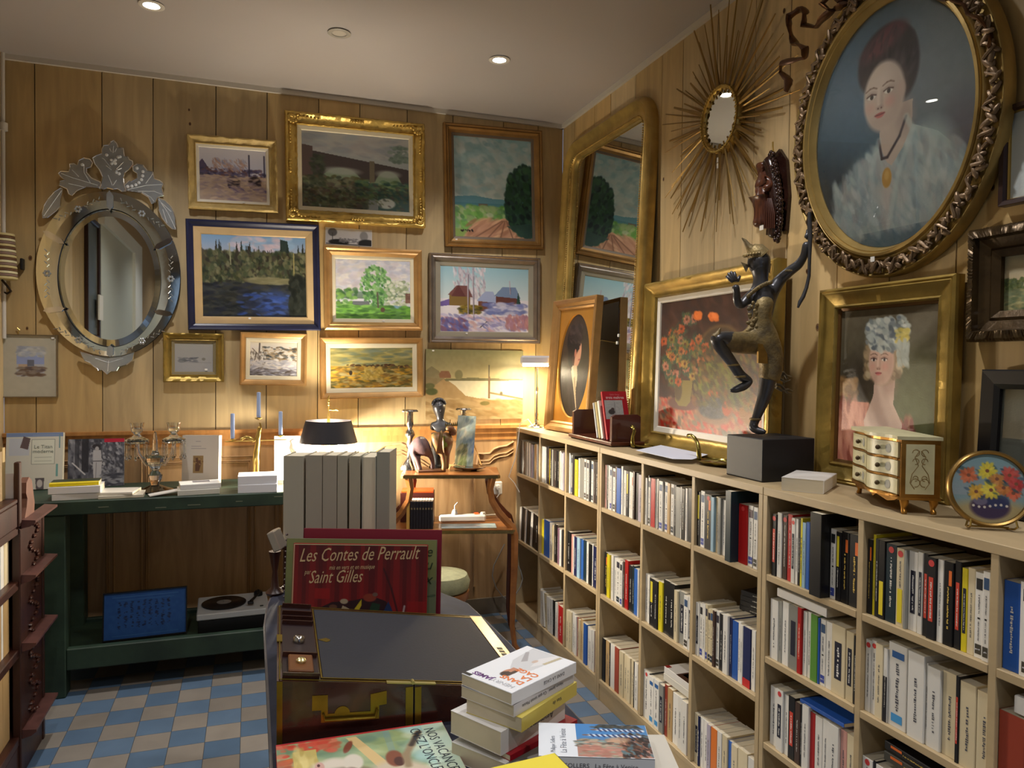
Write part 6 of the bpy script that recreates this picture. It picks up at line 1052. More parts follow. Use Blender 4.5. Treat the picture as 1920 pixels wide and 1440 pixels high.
# gilt commode
O_ = Vector((1.562, 1.615, ZT)); ang = math.atan2(-.274, -.125); CW, CD, CH = .30, .088, .183; t = thing('miniature_commode', 'little gilt and cream painted commode with six bowed drawers on the bookcase', 'box', O_, (0, 0, ang))
M_cr = mat('cream_paint', (206, 200, 160), .4, var=.2, vs=20); M_cg = mat('commode_gilt', (176, 126, 54), .32, .75, var=.35, vs=22); bow = lambda x: -.018*math.sin(math.pi*x/CW)**2-.006*math.sin(2*math.pi*x/CW*2)
n = 24; fr = lambda e=0, x0=0, x1=CW: [(x0+(x1-x0)*i/n, -CD/2+bow(x0+(x1-x0)*i/n)-e) for i in range(n+1)]
# local frame: +x towards the viewer's right end, front face on local +y side mirrored below
MIR = Matrix.Diagonal((1, -1, 1, 1)); MC = Matrix.Translation((0, 0, 0))
def cslab(nm, e, z0, z1, m, x0=0, x1=CW, back=CD/2, par=t): q = MB(); q.slab([(x, y) for x, y in fr(e, x0, x1)]+[(x1+(e if x1 == CW else 0), back), (x0-(e if x0 == 0 else 0), back)], z0, z1); q.v = [(x, -y, z) for x, y, z in q.v] if FLIP else q.v; q.f = [f[::-1] for f in q.f] if FLIP else q.f; return q.build(nm, m, par)
FLIP = False; t.location = O_+Vector((math.cos(ang+math.pi/2), math.sin(ang+math.pi/2), 0))*(CD/2)
cslab('body', 0, .038, CH-.008, M_cg); cslab('top', .010, CH-.008, CH, M_cr); cslab('base_moulding', .006, .034, .040, M_cg)
for c_ in range(2):
    for r_ in range(3):
        x0 = .014+c_*.139; x1 = x0+.131; z0 = .044+r_*.0435; dr = cslab('drawer', .005, z0, z0+.036, M_cr, x0, x1); xm = (x0+x1)/2
        q = MB(); yk = -(CD/2-bow(xm)+.005); q.sph((xm, yk-.006, z0+.018), .006, 8, 6); q.tube([(xm, yk, z0+.018), (xm, yk-.006, z0+.018)], .002, 6); q.build('knob', mat('knob_dark', (84, 70, 50), .35, .6), dr)
        q = MB(); q.add([(xm+.024+.009*x, -(CD/2-bow(xm+.024+.009*x)+.0056), z0+.018+.011*z) for x, z in ucircle(12)], [tuple(range(12))]); q.build('painted_flower', mat('flower_grey', (150, 150, 140), .5), dr)
        q = MB(); q.tube([(x, y-.0045, z0-.0035) for x, y in fr(0, x0, x1)], .0022, 5); q.build('gilt_bead', M_cg, t)
q = MB(); q.box(CW, CW+.001, -CD/2+.010, CD/2-.014, .048, CH-.018); q.build('side_panel', M_cr, t)
q = MB()
for s_ in (-1, 1):
    for z, r_ in ((.145, .008), (.125, .007), (.085, .006), (.075, .010)): q.tube([(CW+.0015, -.002+s_*(.010+r_*math.cos(a*.7)), z+r_*math.sin(a*.7)) for a in range(8)], .0009, 4)
    q.tube([(CW+.0015, -.002+s_*y, z) for y, z in ((.002, .150), (.012, .135), (.004, .115), (.018, .095), (.022, .075), (.012, .06))], .0010, 4)
q.build('painted_scrolls', mat('scroll_brown', (140, 116, 70), .5), t)
for x, y in ((.012, CD/2-.010), (CW-.012, CD/2-.010), (.012, -CD/2+.012), (CW-.012, -CD/2+.012)):
    q = MB(); sx_ = -1 if x < .1 else 1; q.tube([(x, y, .038), (x+sx_*.004, y, .026), (x-sx_*.001, y, .012), (x+sx_*.004, y, .004), (x+sx_*.005, y, 0)], [.012, .010, .0055, .007, .006], 8); q.build('leg', M_cg, t, True)
q = MB(); q.prism([(0, .038), (.02, .03), (.06, .022), (CW/2-.02, .028), (CW/2, .018), (CW/2+.02, .028), (CW-.06, .022), (CW-.02, .03), (CW, .038)], -CD/2-.006, -CD/2); q.build('apron', M_cg, t)
# carved wooden saint hanging on the right wall
p = Vector((WX-.004, 2.108, onx(1445, 372, 1.66).z)); sz = lambda a, b, dx=0: tuple(Matrix.Rotation(-RW, 3, 'Z') @ (onx(a, b, 1.665-dx)-p)); t = thing('carved_saint', 'small carved dark wood praying saint hanging by the sunburst mirror', 'sculpture', p, (0, 0, RW))
M_sd = mat('saint_dark', (50, 28, 22), .25, var=.4, vs=30, bump=.2, bs=80); M_sr = mat('saint_red', (96, 54, 34), .3, c2=(64, 34, 24), vs=20, stretch=(8, 8, 1))
skin('body', [[(sz(1436, 392), (.034, .026)), (sz(1437, 372), (.028, .024)), (sz(1437, 350), (.026, .022)), (sz(1434, 336), .022), (sz(1432, 325), .011), (sz(1431, 313), .021), (sz(1432, 303), .019)], [(sz(1436, 392), (.034, .026)), (sz(1436, 415), (.038, .026)), (sz(1435, 430), (.036, .024))], [(sz(1434, 336), .022), (sz(1448, 345, .01), .014), (sz(1440, 354, .03), .010), (sz(1430, 350, .04), .008)], [(sz(1434, 336), .022), (sz(1424, 348, .01), .011), (sz(1424, 358, .02), .012), (sz(1422, 366, .02), .010)]], M_sr, t)
q = MB()
for i in range(9): a = 1423+i*3.6; q.tube([sz(a+(1437-a)*.4, 372, .022), sz(a, 400, .026), sz(a, 428, .024)], [.002, .003, .003], 5)
q.build('robe_fold', mat('saint_fold', (74, 40, 28), .3), t, True)
skin('veil', [[(sz(1440, 296), .019), (sz(1446, 308), .019), (sz(1450, 325), .017), (sz(1453, 350), .018), (sz(1456, 380), .018), (sz(1456, 410), .018), (sz(1453, 436), .018), (sz(1450, 448), .016)]], M_sd, t); q = MB()
for i in range(70): f = i/69; a = 1446+16*math.sin(f*2.4)+4*math.sin(i*2.1); b = 286+f*166; q.sph(sz(a, b, .004+.012*hsh(i)), (.008, .008, .008), 7, 5)
q.build('carved_hair', M_sd, t, True); q = MB(); q.prism([(-.05, -.115), (.05, -.115), (.06, 0), (.045, .12), (.01, .165), (-.02, .15), (-.045, .06)], -.012, 0); q.build('back_slab', M_sd, t); f_ = Vector(sz(1430, 314, .02)); q = MB(); q.sph(f_, (.003, .006, .005)); q.build('nose', M_sr, t, True)
q = MB(); c_ = sz(1428, 427, .032); q.box(c_[0]-.010, c_[0]+.010, c_[1]-.001, c_[1], c_[2]-.008, c_[2]+.008); q.build('price_tag', M_wht, t); q = MB(); q.tube([sz(1450, 284), sz(1449, 276), sz(1449, 266)], .003, 6); q.build('hanging_loop', M_brass, t)
# ---------------------------------------------------------------- bronze dancing archer on black plinth
t = thing('display_plinth', 'black square plinth under the bronze dancing archer', 'plinth', (1.53, 1.925, ZT)); q = MB(); q.bbox(-.10, .09, -.092, .085, 0, .128, .002); q.build('block', mat('plinth_black', (20, 20, 24), .55), t)
sp = Vector((1.53, 1.925, ZT+.1285)); SD = AF.dot(sp-CAM); s3 = lambda a, b, dd=0: tuple(Vector(ond(a, b, SD+dd))-sp); t = thing('bronze_statue', 'bronze Thai dancing archer statue with one leg raised, on a black plinth', 'statue', sp)
pel, ch, nk = s3(1429, 632), s3(1424, 572), s3(1427, 535)
skin('body', [[(pel, (.036, .030)), (s3(1424, 606), (.028, .024)), (ch, (.040, .030)), (nk, .017), (s3(1427, 518), .017), (s3(1425, 502), .024), (s3(1424, 489), .027), (s3(1420, 478), .024)],
 [(ch, (.038, .028)), (s3(1446, 548), .018), (s3(1463, 524), .014), (s3(1481, 508, -.03), .012), (s3(1498, 496, -.045), .011), (s3(1508, 480, -.06), .009), (s3(1512, 466, -.07), .011), (s3(1514, 452, -.075), .010)],
 [(ch, (.038, .028)), (s3(1406, 556), .015), (s3(1386, 575, -.02), .011), (s3(1381, 562, -.03), .010), (s3(1381, 545, -.04), .008), (s3(1378, 533, -.045), .010)]], M_brnz, t)
c_ = s3(1421, 492); q = MB(); q.sph(c_, (.031, .032, .036), 20, 14); q.sph((c_[0]+.002, c_[1]-.008, c_[2]-.014), (.025, .024, .022), 16, 10); q.build('head', M_brnz, t, True)
skin('raised_leg', [[(s3(1414, 640), .024), (s3(1385, 642, -.04), .024), (s3(1356, 636, -.08), .021), (s3(1340, 634, -.10), .017), (s3(1356, 658, -.08), .014), (s3(1374, 682, -.06), .012), (s3(1388, 704, -.05), .012), (s3(1406, 716, -.04), .012), (s3(1396, 724, -.05), .011), (s3(1378, 731, -.06), .008), (s3(1368, 733, -.06), .004)]], M_brnz, t)
skin('standing_leg', [[(s3(1442, 640), .026), (s3(1446, 670), .026), (s3(1442, 700), .022), (s3(1438, 722), .019), (s3(1433, 745), .016), (s3(1424, 768), .013), (s3(1416, 788), .010), (s3(1410, 803), .013), (s3(1422, 808, -.02), .009), (s3(1436, 810, -.04), .005)]], M_brnz, t)
skin('tunic', [[(s3(1430, 634), (.034, .029)), (s3(1425, 606), (.027, .024)), (s3(1425, 574), (.040, .031)), (s3(1442, 552), .020)], [(s3(1430, 634), (.034, .029)), (s3(1443, 652), .030), (s3(1447, 680), .029), (s3(1443, 706), .026), (s3(1441, 716), .025)], [(s3(1430, 634), (.034, .029)), (s3(1400, 645, -.02), .027), (s3(1370, 641, -.06), .025), (s3(1349, 636, -.09), .021)]], M_brng, t)
for f0, (bx_, by_), dirs in (((1514, 450), (1514, 450), [(4, -14), (2, -17), (0, -18), (-2, -15), (-8, -6)]), ((1378, 531), (1378, 531), [(-14, -12), (-12, -18), (-8, -21), (-3, -20), (6, -12)])):
    dd = -.075 if bx_ > 1450 else -.045
    for j, (a, b) in enumerate(dirs):
        o1 = (bx_-3+1.6*j, by_-2); skin('finger', [[(s3(o1[0], o1[1], dd+.004*j), .0056), (s3(o1[0]+a*.5, o1[1]+b*.5, dd+.004*j-.004), .0046), (s3(o1[0]+a, o1[1]+b, dd+.004*j+.004), .0034)]], M_brnz, t, 1)
q = MB(); q.tube([s3(a, b, -.085) for a, b in [(1518, 398), (1518, 420), (1519, 444), (1518, 480), (1517, 517), (1512, 540), (1506, 556), (1500, 566), (1496, 577)]], [.005, .007, .007, .005, .005, .0055, .006, .006, .003], 8); q.build('bow', M_brnz, t, True)
q = MB(); c_ = s3(1414, 477); q.tube([s3(1425, 482), s3(1416, 472), s3(1408, 466)], [.034, .031, .018], 14); q.tube([s3(1409, 468), s3(1402, 460), s3(1397, 452), s3(1391, 446)], [.016, .009, .006, .002], 10)
for i in range(22): a = i*.2856; q.sph((c_[0]+.032*math.cos(a)+.002, c_[1]+.030*math.sin(a), c_[2]+.004*math.cos(a)), .0055, 6, 4)
q.build('crown', M_brng, t, True)
for x_, y_ in ((1399, 497), (1444, 500)): q = MB(); a_ = s3(x_+(6 if x_ < 1420 else -6), y_); b_ = s3(x_-(10 if x_ < 1420 else -2), y_-6); c2_ = s3(x_, y_+14); q.add([a_, b_, c2_, (a_[0], a_[1]+.012, a_[2])], [(0, 1, 2), (0, 3, 1), (1, 3, 2), (2, 3, 0)]); q.build('ear_ornament', M_brng, t)
q = MB()
F0 = Vector(s3(1428, 493, -.026)); q.sph(F0, (.0045, .008, .008)); q.sph(F0+Vector((.002, .004, -.015)), (.009, .005, .0028))
for s_ in (-1, 1): q.sph(F0+Vector((s_*.010, .006, .006)), (.006, .004, .003)); q.tube([tuple(F0+Vector((s_*.004, .003, .012))), tuple(F0+Vector((s_*.012, .004, .014))), tuple(F0+Vector((s_*.018, .010, .010)))], .0016, 5)
q.build('face_features', M_brnz, t, True); q = MB()
for i in range(26): f = i/25.; q.sph(s3(1402+44*f, 556-24*math.sin(f*2.4)*(.3)-22*f, -.034+.01*hsh(i)), (.006, .004, .007), 6, 4)
for i in range(24): f = i/23.; q.sph(s3(1412+8*math.sin(i*1.7)-2*f, 568+86*f, -.036), (.006+.004*hsh(i), .005, .007), 6, 4)
for i in range(20): f = i/19.; q.sph(s3(1412+40*f, 628+8*math.sin(f*3.1), -.034), (.005, .004, .004), 6, 4)
q.build('jewelled_sash', M_brng, t, True); q = MB(); q.prism([(s3(1404, 0)[0], 0), (s3(1424, 0)[0], 0), (s3(1426, 0)[0], -.06), (s3(1404, 0)[0], -.058)], -.008, 0, M=Matrix.Translation((0, s3(1414, 645, -.045)[1], s3(1414, 645, -.045)[2]))); q.build('apron', mat('apron_gold', (150, 116, 54), .45, .6, var=.3, vs=40), t)
q = MB()
for P_ in ([(1455, 700), (1468, 698), (1474, 704), (1484, 706)], [(1456, 706), (1466, 712), (1472, 716), (1482, 712)], [(1455, 726), (1466, 732), (1478, 730), (1486, 733)], [(1454, 720), (1464, 722), (1476, 736), (1484, 738)], [(1458, 712), (1470, 700), (1476, 710)]): q.tube([s3(a, b, .02) for a, b in P_], [.010, .009, .007, .002][:len(P_)], 7, flat=.5)
q.build('coat_tail', mat('tail_bronze', (120, 112, 96), .45, .5), t, True)
for a, b, r_, dd in ((1374, 684, .019, -.06), (1388, 706, .018, -.05), (1416, 786, .018, 0), (1481, 508, .017, -.03)): q = MB(); c_ = s3(a, b, dd); q.lathe([(r_*.8, -.004), (r_, -.002), (r_, .002), (r_*.8, .004)], c_[0], c_[1], c_[2], seg=14); q.build('bangle', M_brng, t, True)
q = MB(); q.tube([s3(1340, 632, -.10), s3(1346, 626, -.10), s3(1351, 615, -.10)], [.012, .008, .002], 8); q.build('knee_ornament', M_brng, t, True)
# ---------------------------------------------------------------- foreground table
TZ = .71; t = thing('display_table', 'dark topped table with rounded corner and grey edge in the foreground', 'table', (.31, 1.55, 0)); x0, x1, y0, y1, rc = -.273, .30, -.85, .64, .16
ol = [(x0, y0), (x1, y0), (.297, .2), (.290, .38), (.283, .52), (.262, .58), (.235, .64), (.20, .74), (.15, .83), (.08, .90), (0, .93), (-.08, .93), (-.15, .91), (-.21, .86), (-.245, .78), (-.262, .68), (x0, .5)]
q = MB(); q.slab(ol, TZ-.028, TZ); q.build('tabletop', mat('table_top', (40, 42, 58), .8, c2=(26, 28, 42), vs=14), t); q = MB(); q.slab([(x+.005*(1 if x > 0 else -1), y+.005*(1 if y > 0 else -1)) for x, y in ol], TZ-.026, TZ-.003); q.build('edge_band', mat('edge_grey', (88, 82, 80), .6, var=.2, vs=20), t)
for x, y in ((x0+.07, y0+.07), (x1-.07, y0+.07), (x0+.09, .6), (x1-.12, .6)): q = MB(); q.lathe([(0, 0), (.018, 0), (.024, .06), (.020, .3), (.030, .62), (.030, TZ-.028), (0, TZ-.028)], x, y, seg=14); q.build('leg', M_dkwood, t, True)
# writing slope
BA = R(-2); BO = Vector((.045, 1.398, TZ)); t = thing('writing_slope', 'brass bound mahogany writing slope box open to a blue black lined surface', 'writing box', BO, (0, 0, BA)); BL, BD, ZA, ZB, ZC_ = .50, .44, .117, .083, .045; HX = .250
zt = lambda x: ZA+(ZC_-ZA)*x/BL; dk = mat('box_mahogany', (62, 32, 22), .25, c2=(44, 22, 18), vs=4, stretch=(3, 6, 6), coat=.4); bb = mat('box_brass', (150, 126, 44), .32, .85, var=.3, vs=20); blu = mat('blue_leather', (16, 19, 32), .6, var=.15, vs=60, bump=.1, bs=200)
for a, b in ((0, HX-.001), (HX+.001, BL)):
    q = MB(); q.prism([(a, 0), (b, 0), (b, zt(b)-.001), (a, zt(a)-.001)], 0, BD); q.build('half_case', dk, t)
sl = math.atan2(ZC_-ZA, BL); SM = Matrix.Translation((0, 0, ZA)) @ Matrix.Rotation(-sl, 4, 'Y'); LL = math.hypot(BL, ZA-ZC_)
q = MB(); q.box(.083, LL*.93, .018, BD-.022, -.0005, .0012, M=SM); q.build('leather_panel', blu, t)
q = MB()
for x0_, x1_, y0_, y1_ in ((.081, LL*.935, .014, .0165), (.081, LL*.935, BD-.020, BD-.0175), (.079, .0815, .014, BD-.0175), (.006, LL, .004, .006), (.006, LL, BD-.006, BD-.004), (.004, .0058, .004, BD-.004)): q.box(x0_, x1_, y0_, y1_, 0, .0016, M=SM)
q.build('brass_line', bb, t)
q = MB(); q.box(LL*.935, LL-.002, .004, BD-.004, 0, .0016, M=SM); q.box(LL*.95, LL-.006, .10, .115, .0016, .003, M=SM)
q.build('brass_edge_plate', mat('plate_pale', (206, 186, 150), .3, .8, var=.2, vs=40), t)
q = MB()
for k in range(5): q.box(LL*.95, LL*.975, .13+.018*k, .142+.018*k, .0016, .0020, M=SM)
q.build('lock_slot', M_black, t)
q = MB(); q.box(.010, .076, .012, BD-.012, -.0002, .0006, M=SM); q.build('tray_floor', mat('tray_dark', (34, 18, 20), .4), t)
for y0_, y1_ in ((.012, .016), (.115, .119), (.305, .309), (.335, .338), (.372, .375), (BD-.016, BD-.012)): q = MB(); q.box(.010, .076, y0_, y1_, .0004, .010, M=SM); q.build('tray_divider', dk, t)
q = MB(); q.bbox(.020, .066, .026, .106, .0006, .010, .002, M=SM); lid = q.build('inkwell_lid', mat('lid_wood', (104, 62, 32), .3), t); q = MB(); q.lathe([(0, .010), (.009, .010), (.010, .014), (.006, .018), (0, .018)], .043, .066, seg=14, M=SM); q.build('knob', mat('brass_light', (220, 206, 150), .25, .8), lid, True)
q = MB(); q.lathe([(0, .001), (.012, .001), (.012, .010), (.008, .014), (0, .014)], .043, .20, seg=14, M=SM); q.build('inkwell', M_silver, t, True)
q = MB(); q.prism([(.083, 0), (.103, .013), (.103, .005), (.110, 0), (.103, -.005), (.103, -.013)][:1]+[(.10, .012), (.108, .004), (.108, -.004), (.10, -.012)], 0, .001, M=SM @ Matrix.Translation((0, .215, .002)) @ Matrix.Rotation(R(-90), 4, 'X')); q.box(-.001, .010, .195, .235, 0, .0022, M=SM); q.build('latch', bb, t)
def front(nm, poly, e=.0015, m=bb, par=t): q = MB(); q.prism(poly, -e, 0); return q.build(nm, m, par)
front('corner_strip', [(0, 0), (.010, 0), (.010, zt(.01)-.002), (0, zt(0)-.002)]); front('hinge_strip', [(HX-.016, 0), (HX-.002, 0), (HX-.002, zt(HX)-.004), (HX-.016, zt(HX)-.004)]); front('hinge_strip', [(HX+.002, 0), (HX+.014, 0), (HX+.014, zt(HX)-.006), (HX+.002, zt(HX)-.006)]); front('corner_strip', [(BL-.012, 0), (BL, 0), (BL, ZC_-.003), (BL-.012, ZC_-.003)])
q = MB(); q.box(HX-.05, HX+.045, -.001, .008, 0, .0025, M=SM); q.tube([(HX, -.002, .003), (HX, .010, .003)], .0035, 8, M=SM); q.build('hinge', mat('hinge_brass', (180, 168, 104), .3, .8), t)
hb = lambda x: .079-.016*(x-.07)/.13
front('handle_plate', [(.062, .054), (.062, .082), (.090, .080), (.090, .045), (.168, .040), (.168, .072), (.198, .075), (.198, .050), (.184, .049), (.184, .024), (.078, .030), (.078, .053)]); front('handle_boss', [(.116+.014*math.cos(a*.349), .042+.014*math.sin(a*.349)) for a in range(10)]); q = MB(); q.tube([(.082, -.006, .048), (.084, -.008, .036), (.176, -.008, .030), (.180, -.006, .044)], .0028, 6); q.build('handle', bb, t, True)
# tall picture books leaning behind the slope
u = Vector((.415, 1.803, 0))-Vector((.09, 1.92, 0)); bang = math.atan2(u.y, u.x)
def bigbook(nm, lab, pxl, pxr, pyt, dist, th, c, cvf=None, zb_=TZ, lean=.10, topcol=None):
    A = ond(pxl, pyt, dist); ex = Vector((math.cos(bang), math.sin(bang), 0)); rr_ = ray(pxr, pyt); nn = Vector((-ex.y, ex.x, 0)); k = nn.dot(A-CAM)/nn.dot(rr_); B = CAM+rr_*k; w = (B-A).length; h = (A.z+B.z)/2-zb_+.006
    c0 = (A+B)/2; t = thing(nm, lab, 'book', (c0.x-nn.x*lean*h, c0.y-nn.y*lean*h, zb_+.0005), (-lean, 0, bang)); q = MB(); q.box(-w/2, w/2, -th, -th+.0025, 0, h); q.box(-w/2, w/2, -.0025, 0, 0, h); q.box(-w/2, -w/2+.003, -th, 0, 0, h); q.build('cover', mat('cover_%02x%02x%02x' % c, c, .45), t)
    q = MB(); q.box(-w/2+.003, w/2-.003, -th+.0025, -.0025, .002, h-.002); q.build('page_block', M_page, t)
    if cvf: cvf(w, h).build('cover_print', w-.002, h-.002, t, -th-.0005, cz=h/2, m=M_paper)
    return t, w, h
def fp(w, h):
    v = Cv(w, h, 300, (128, 20, 24), 71); v.grad(0, 1, (96, 18, 26), (150, 22, 24)); 
    for i in range(16): v.box(i/16+.01*hsh(i), i/16+.03+.02*hsh(i, 2), 0, .9, (84, 14, 22) if i % 2 else (160, 26, 28), .55)
    v.box(.17, .28, .55, .68, (170, 20, 24), .8); v.line([(.68, .3), (.74, .55), (.80, .9)], .012, (70, 14, 24), .9); v.box(.86, 1, .7, .95, (170, 24, 24), .6); v.poly([(.2, .8), (.3, .72), (.45, .7), (.6, .64), (.7, .7), (.78, .9), (.78, 1), (.18, 1)], (40, 16, 24), .9)
    v.ell(.39, .71, .03, .032, (190, 170, 140)); v.poly([(.36, .88), (.38, .76), (.43, .80), (.44, .90)], (190, 170, 140)); v.poly([(.44, .92), (.47, .80), (.52, .68), (.52, .76), (.47, .92)], (214, 190, 40)); v.ell(.58, .66, .05, .05, (150, 60, 40)); v.ell(.62, .62, .02, .025, (120, 90, 80)); v.poly([(.56, .9), (.60, .72), (.66, .74), (.64, .9)], (30, 60, 40)); v.poly([(.66, .92), (.72, .70), (.78, .92)], (30, 50, 96)); v.line([(.83, .86), (.84, .76)], .012, (190, 170, 170)); v.ell(.31, .78, .03, .03, (110, 70, 50)); v.a *= .84
    v.box(0, 1, 0, .008, (200, 190, 150)); v.box(0, .008, 0, 1, (190, 150, 120)); return v
t, w, h = bigbook('picture_book', 'red picture book with cream slanted title leaning behind the writing slope', 553, 803, 1023, 2.0, .012, (150, 24, 28), fp, lean=.12)
for s_, sz, x, z, sh in (('Les Contes de Perrault', .050, .045, .775, .45), ('mis en vers et en musique', .017, .27, .68, .4), ('par', .018, .09, .62, .3), ('Saint Gilles', .047, .12, .51, .45)): text(s_, sz, (196, 168, 128), t, Matrix.Translation((-w/2+w*x, -.0130, h*z)) @ FR @ Matrix.Rotation(R(2), 4, 'Z'), shear=sh, sx=.675)
def fg(w, h): v = Cv(w, h, 120, (124, 130, 80), 72); v.grad(.5, 1, (120, 126, 80), (90, 100, 70)); v.box(.9, 1, .5, 1, (110, 120, 90)); v.line([(.85, .72), (1, .68)], .01, (60, 80, 60)); return v
t, w, h = bigbook('picture_book', 'olive green picture book standing directly behind the red slanted titled book', 540, 820, 1014, 2.035, .010, (112, 112, 84), fg, lean=.12)
for s_, z in (('e', .80), ('au', .64), ('ix', .46)): text(s_, .04, (40, 56, 36), t, Matrix.Translation((w/2-.012, -.0110, h*z)) @ FR, shear=.3, align='RIGHT')
q = MB()
for i in range(14): q.sph((-w/2-.002, -.005, .03+i*.015), (.004, .006, .003), 6, 4)
q.build('ring_binding', M_dkwood, t, True)
bigbook('picture_book', 'large plain crimson bound book, rearmost of the leaning picture books', 572, 829, 995, 2.075, .014, (122, 26, 46), None, lean=.12)
# trough with seven grey backed books, seen from their fore edges
A = ond(528, 1020, 2.26); t = thing('book_trough', 'dark wooden trough hidden behind the picture books, carrying a row of books', 'book rack', (A.x, A.y, TZ), (0, 0, bang)); q = MB(); q.bbox(0, .37, 0, .13, 0, .012, .002); q.bbox(0, .37, 0, .13, .125, .140, .002); q.build('shelf', M_dkwood, t)
for x in (.005, .34): q = MB(); q.bbox(x, x+.02, 0, .13, .012, .125, .002); q.build('end_panel', M_dkwood, t)
x = .004; ex = Vector((math.cos(bang), math.sin(bang), 0)); ey = Vector((-ex.y, ex.x, 0))
for i, (th, hh, c_, fo) in enumerate([(.062, .190, (172, 166, 150), 0), (.050, .193, (160, 152, 138), 0), (.043, .193, (160, 152, 138), 0), (.030, .193, (164, 158, 142), 0), (.033, .192, (164, 158, 140), 0), (.042, .192, (176, 176, 164), 1), (.040, .205, (150, 148, 136), 0)]):
    p = A+ex*x; lab = ['thick grey backed book, leftmost in the row before the black shaded lamp', 'grey backed book, second from left before the black shaded lamp', 'grey backed book, third from left before the black shaded lamp', 'slim grey backed book, fourth from left before the black shaded lamp', 'slim grey backed book, fifth from left before the black shaded lamp', 'book showing pale page edges, sixth in the row before the lamp', 'tallest grey book, rightmost in the row before the black shaded lamp'][i]
    if fo: o = mkbook('hardback_book', lab, th, hh+.080, .125, c_, 'x', p+ex*th+ey*.125+Vector((0, 0, .1405+TZ-p.z)), (0, 0, bang+math.pi), 'grey backed books before the lamp', seed=i, hard=True)
    else: o = mkbook('hardback_book', lab, th, hh+.080, .125, c_, 'x', Vector((p.x, p.y, TZ+.1405)), (0, 0, bang), 'grey backed books before the lamp', seed=i, hard=True)
    x += th+(.006 if i in (0, 3, 4) else .0015)
p = ond(519, 1012, 2.22); q = MB(); q.bbox(-.012, .012, -.03, .03, -.03, .03, .003); tag(q.build('small_tin', mat('tin', (170, 160, 150), .3, .6), None, loc=p, rot=(0, R(-22), bang)), 'small shiny tin tilted against the left end of the grey backed row', 'tin')
q = MB(); q.lathe([(0, 0), (.04, 0), (.045, .01), (.02, .03), (.012, .1), (.03, .19), (0, .19)], seg=16); o = q.build('tin_stand', M_dkwood, None, True, loc=(p.x-.005, p.y+.01, TZ)); tag(o, 'small turned dark stand under the shiny tin at the row of grey books', 'stand'); o.scale = (.6, .6, (p.z-.036-TZ)/.19)
# ---------------------------------------------------------------- books lying in the foreground
def flatbook(nm, lab, O, ang, L, Wd, th, c, base=None, z=None, pages=True, hard=False, cvf=None, group=None):
    """book lying cover up: local x runs down the spine from the head, local y from spine to fore edge is -y... O = head/spine corner on the underside"""
    t = thing(nm, lab, 'book', O, (0, 0, ang), group); g = .003 if hard else .0008; q = MB(); q.box(0, L, 0, Wd, 0, g); q.box(0, L, 0, Wd, th-g, th); q.box(0, L, 0, g, g, th-g); q.build('cover', mat('cover_%02x%02x%02x' % c, c, .35), t)
    q = MB(); e = .003 if hard else .0006; q.box(e, L-e, g, Wd-e, g, th-g); q.build('page_block', M_page, t)
    if cvf: v = cvf(L, Wd); v.build('cover_print', L-.001, Wd-.001, t, 0, m=M_paper, M=Matrix.Translation((L/2, Wd/2, th+.0004)) @ Matrix.Rotation(R(-90), 4, 'X'))
    return t
# canvas u runs along local x, v runs against local y
def up(x, y, z): return Matrix.Translation((x, y, z))
# stack of six: spines face the viewer's right; local x runs from the head (near corner) to the tail
S0 = Vector((.408, 1.150, 0)); sa = math.atan2(.089, .153); zc = TZ+.0005
ST = [('white', (214, 212, 208), .032, 'x', 'thick white book at the bottom of the foreground stack', 4, (-.010, .0)), ('red', (150, 20, 34), .010, 'x', 'thin red book above the bottom book of the foreground stack', -3, (.0, .004)), ('white', (216, 214, 212), .040, 'Agamemnon', 'thickest white book in the middle of the foreground stack', 0, (-.016, .006)),
      ('yellow', (214, 196, 96), .024, 'Vies de', 'pale yellow book in the foreground stack under the black covered one', 5, (.016, -.006)), ('grey', (206, 204, 208), .020, 'Henry James   Ce que savait Maisie', 'light book with dark cover, second from top in the foreground stack', 2, (.004, .0)), ('top', (232, 234, 238), .020, 'DANS LA CAGE', 'white Henry James paperback on top of the foreground stack', -1, (0, 0))]
def ftop(w, h):
    v = Cv(w, h, 240, (232, 235, 240), 81); v.box(0, .03, .0, 1, (232, 235, 240)); v.poly([(.42, .40), (.60, .22), (.99, .14), (.99, .78), (.70, .72), (.52, .70), (.44, .60)], (206, 208, 212)); v.poly([(.62, .36), (.85, .16), (.88, .20), (.68, .42)], (150, 146, 150), .7); v.poly([(.58, .60), (.80, .50), (.98, .62), (.98, .74), (.7, .68)], (222, 222, 224)); v.poly([(.72, .66), (.98, .70), (.98, .76), (.72, .72)], (176, 160, 120), .7)
    v.ell(.34, .47, .085, .075, (196, 140, 112), 1, .15); v.poly([(.38, .42), (.46, .42), (.46, .54), (.38, .54)], (190, 134, 108)); v.ell(.29, .49, .06, .085, (64, 46, 40), 1, .3); v.ell(.36, .545, .08, .035, (70, 50, 42), 1, .3); v.ell(.345, .46, .012, .010, (60, 40, 36)); v.line([(.372, .44), (.385, .45)], .006, (150, 70, 60)); v.ell(.72, .52, .045, .04, (200, 170, 150), .7); return v
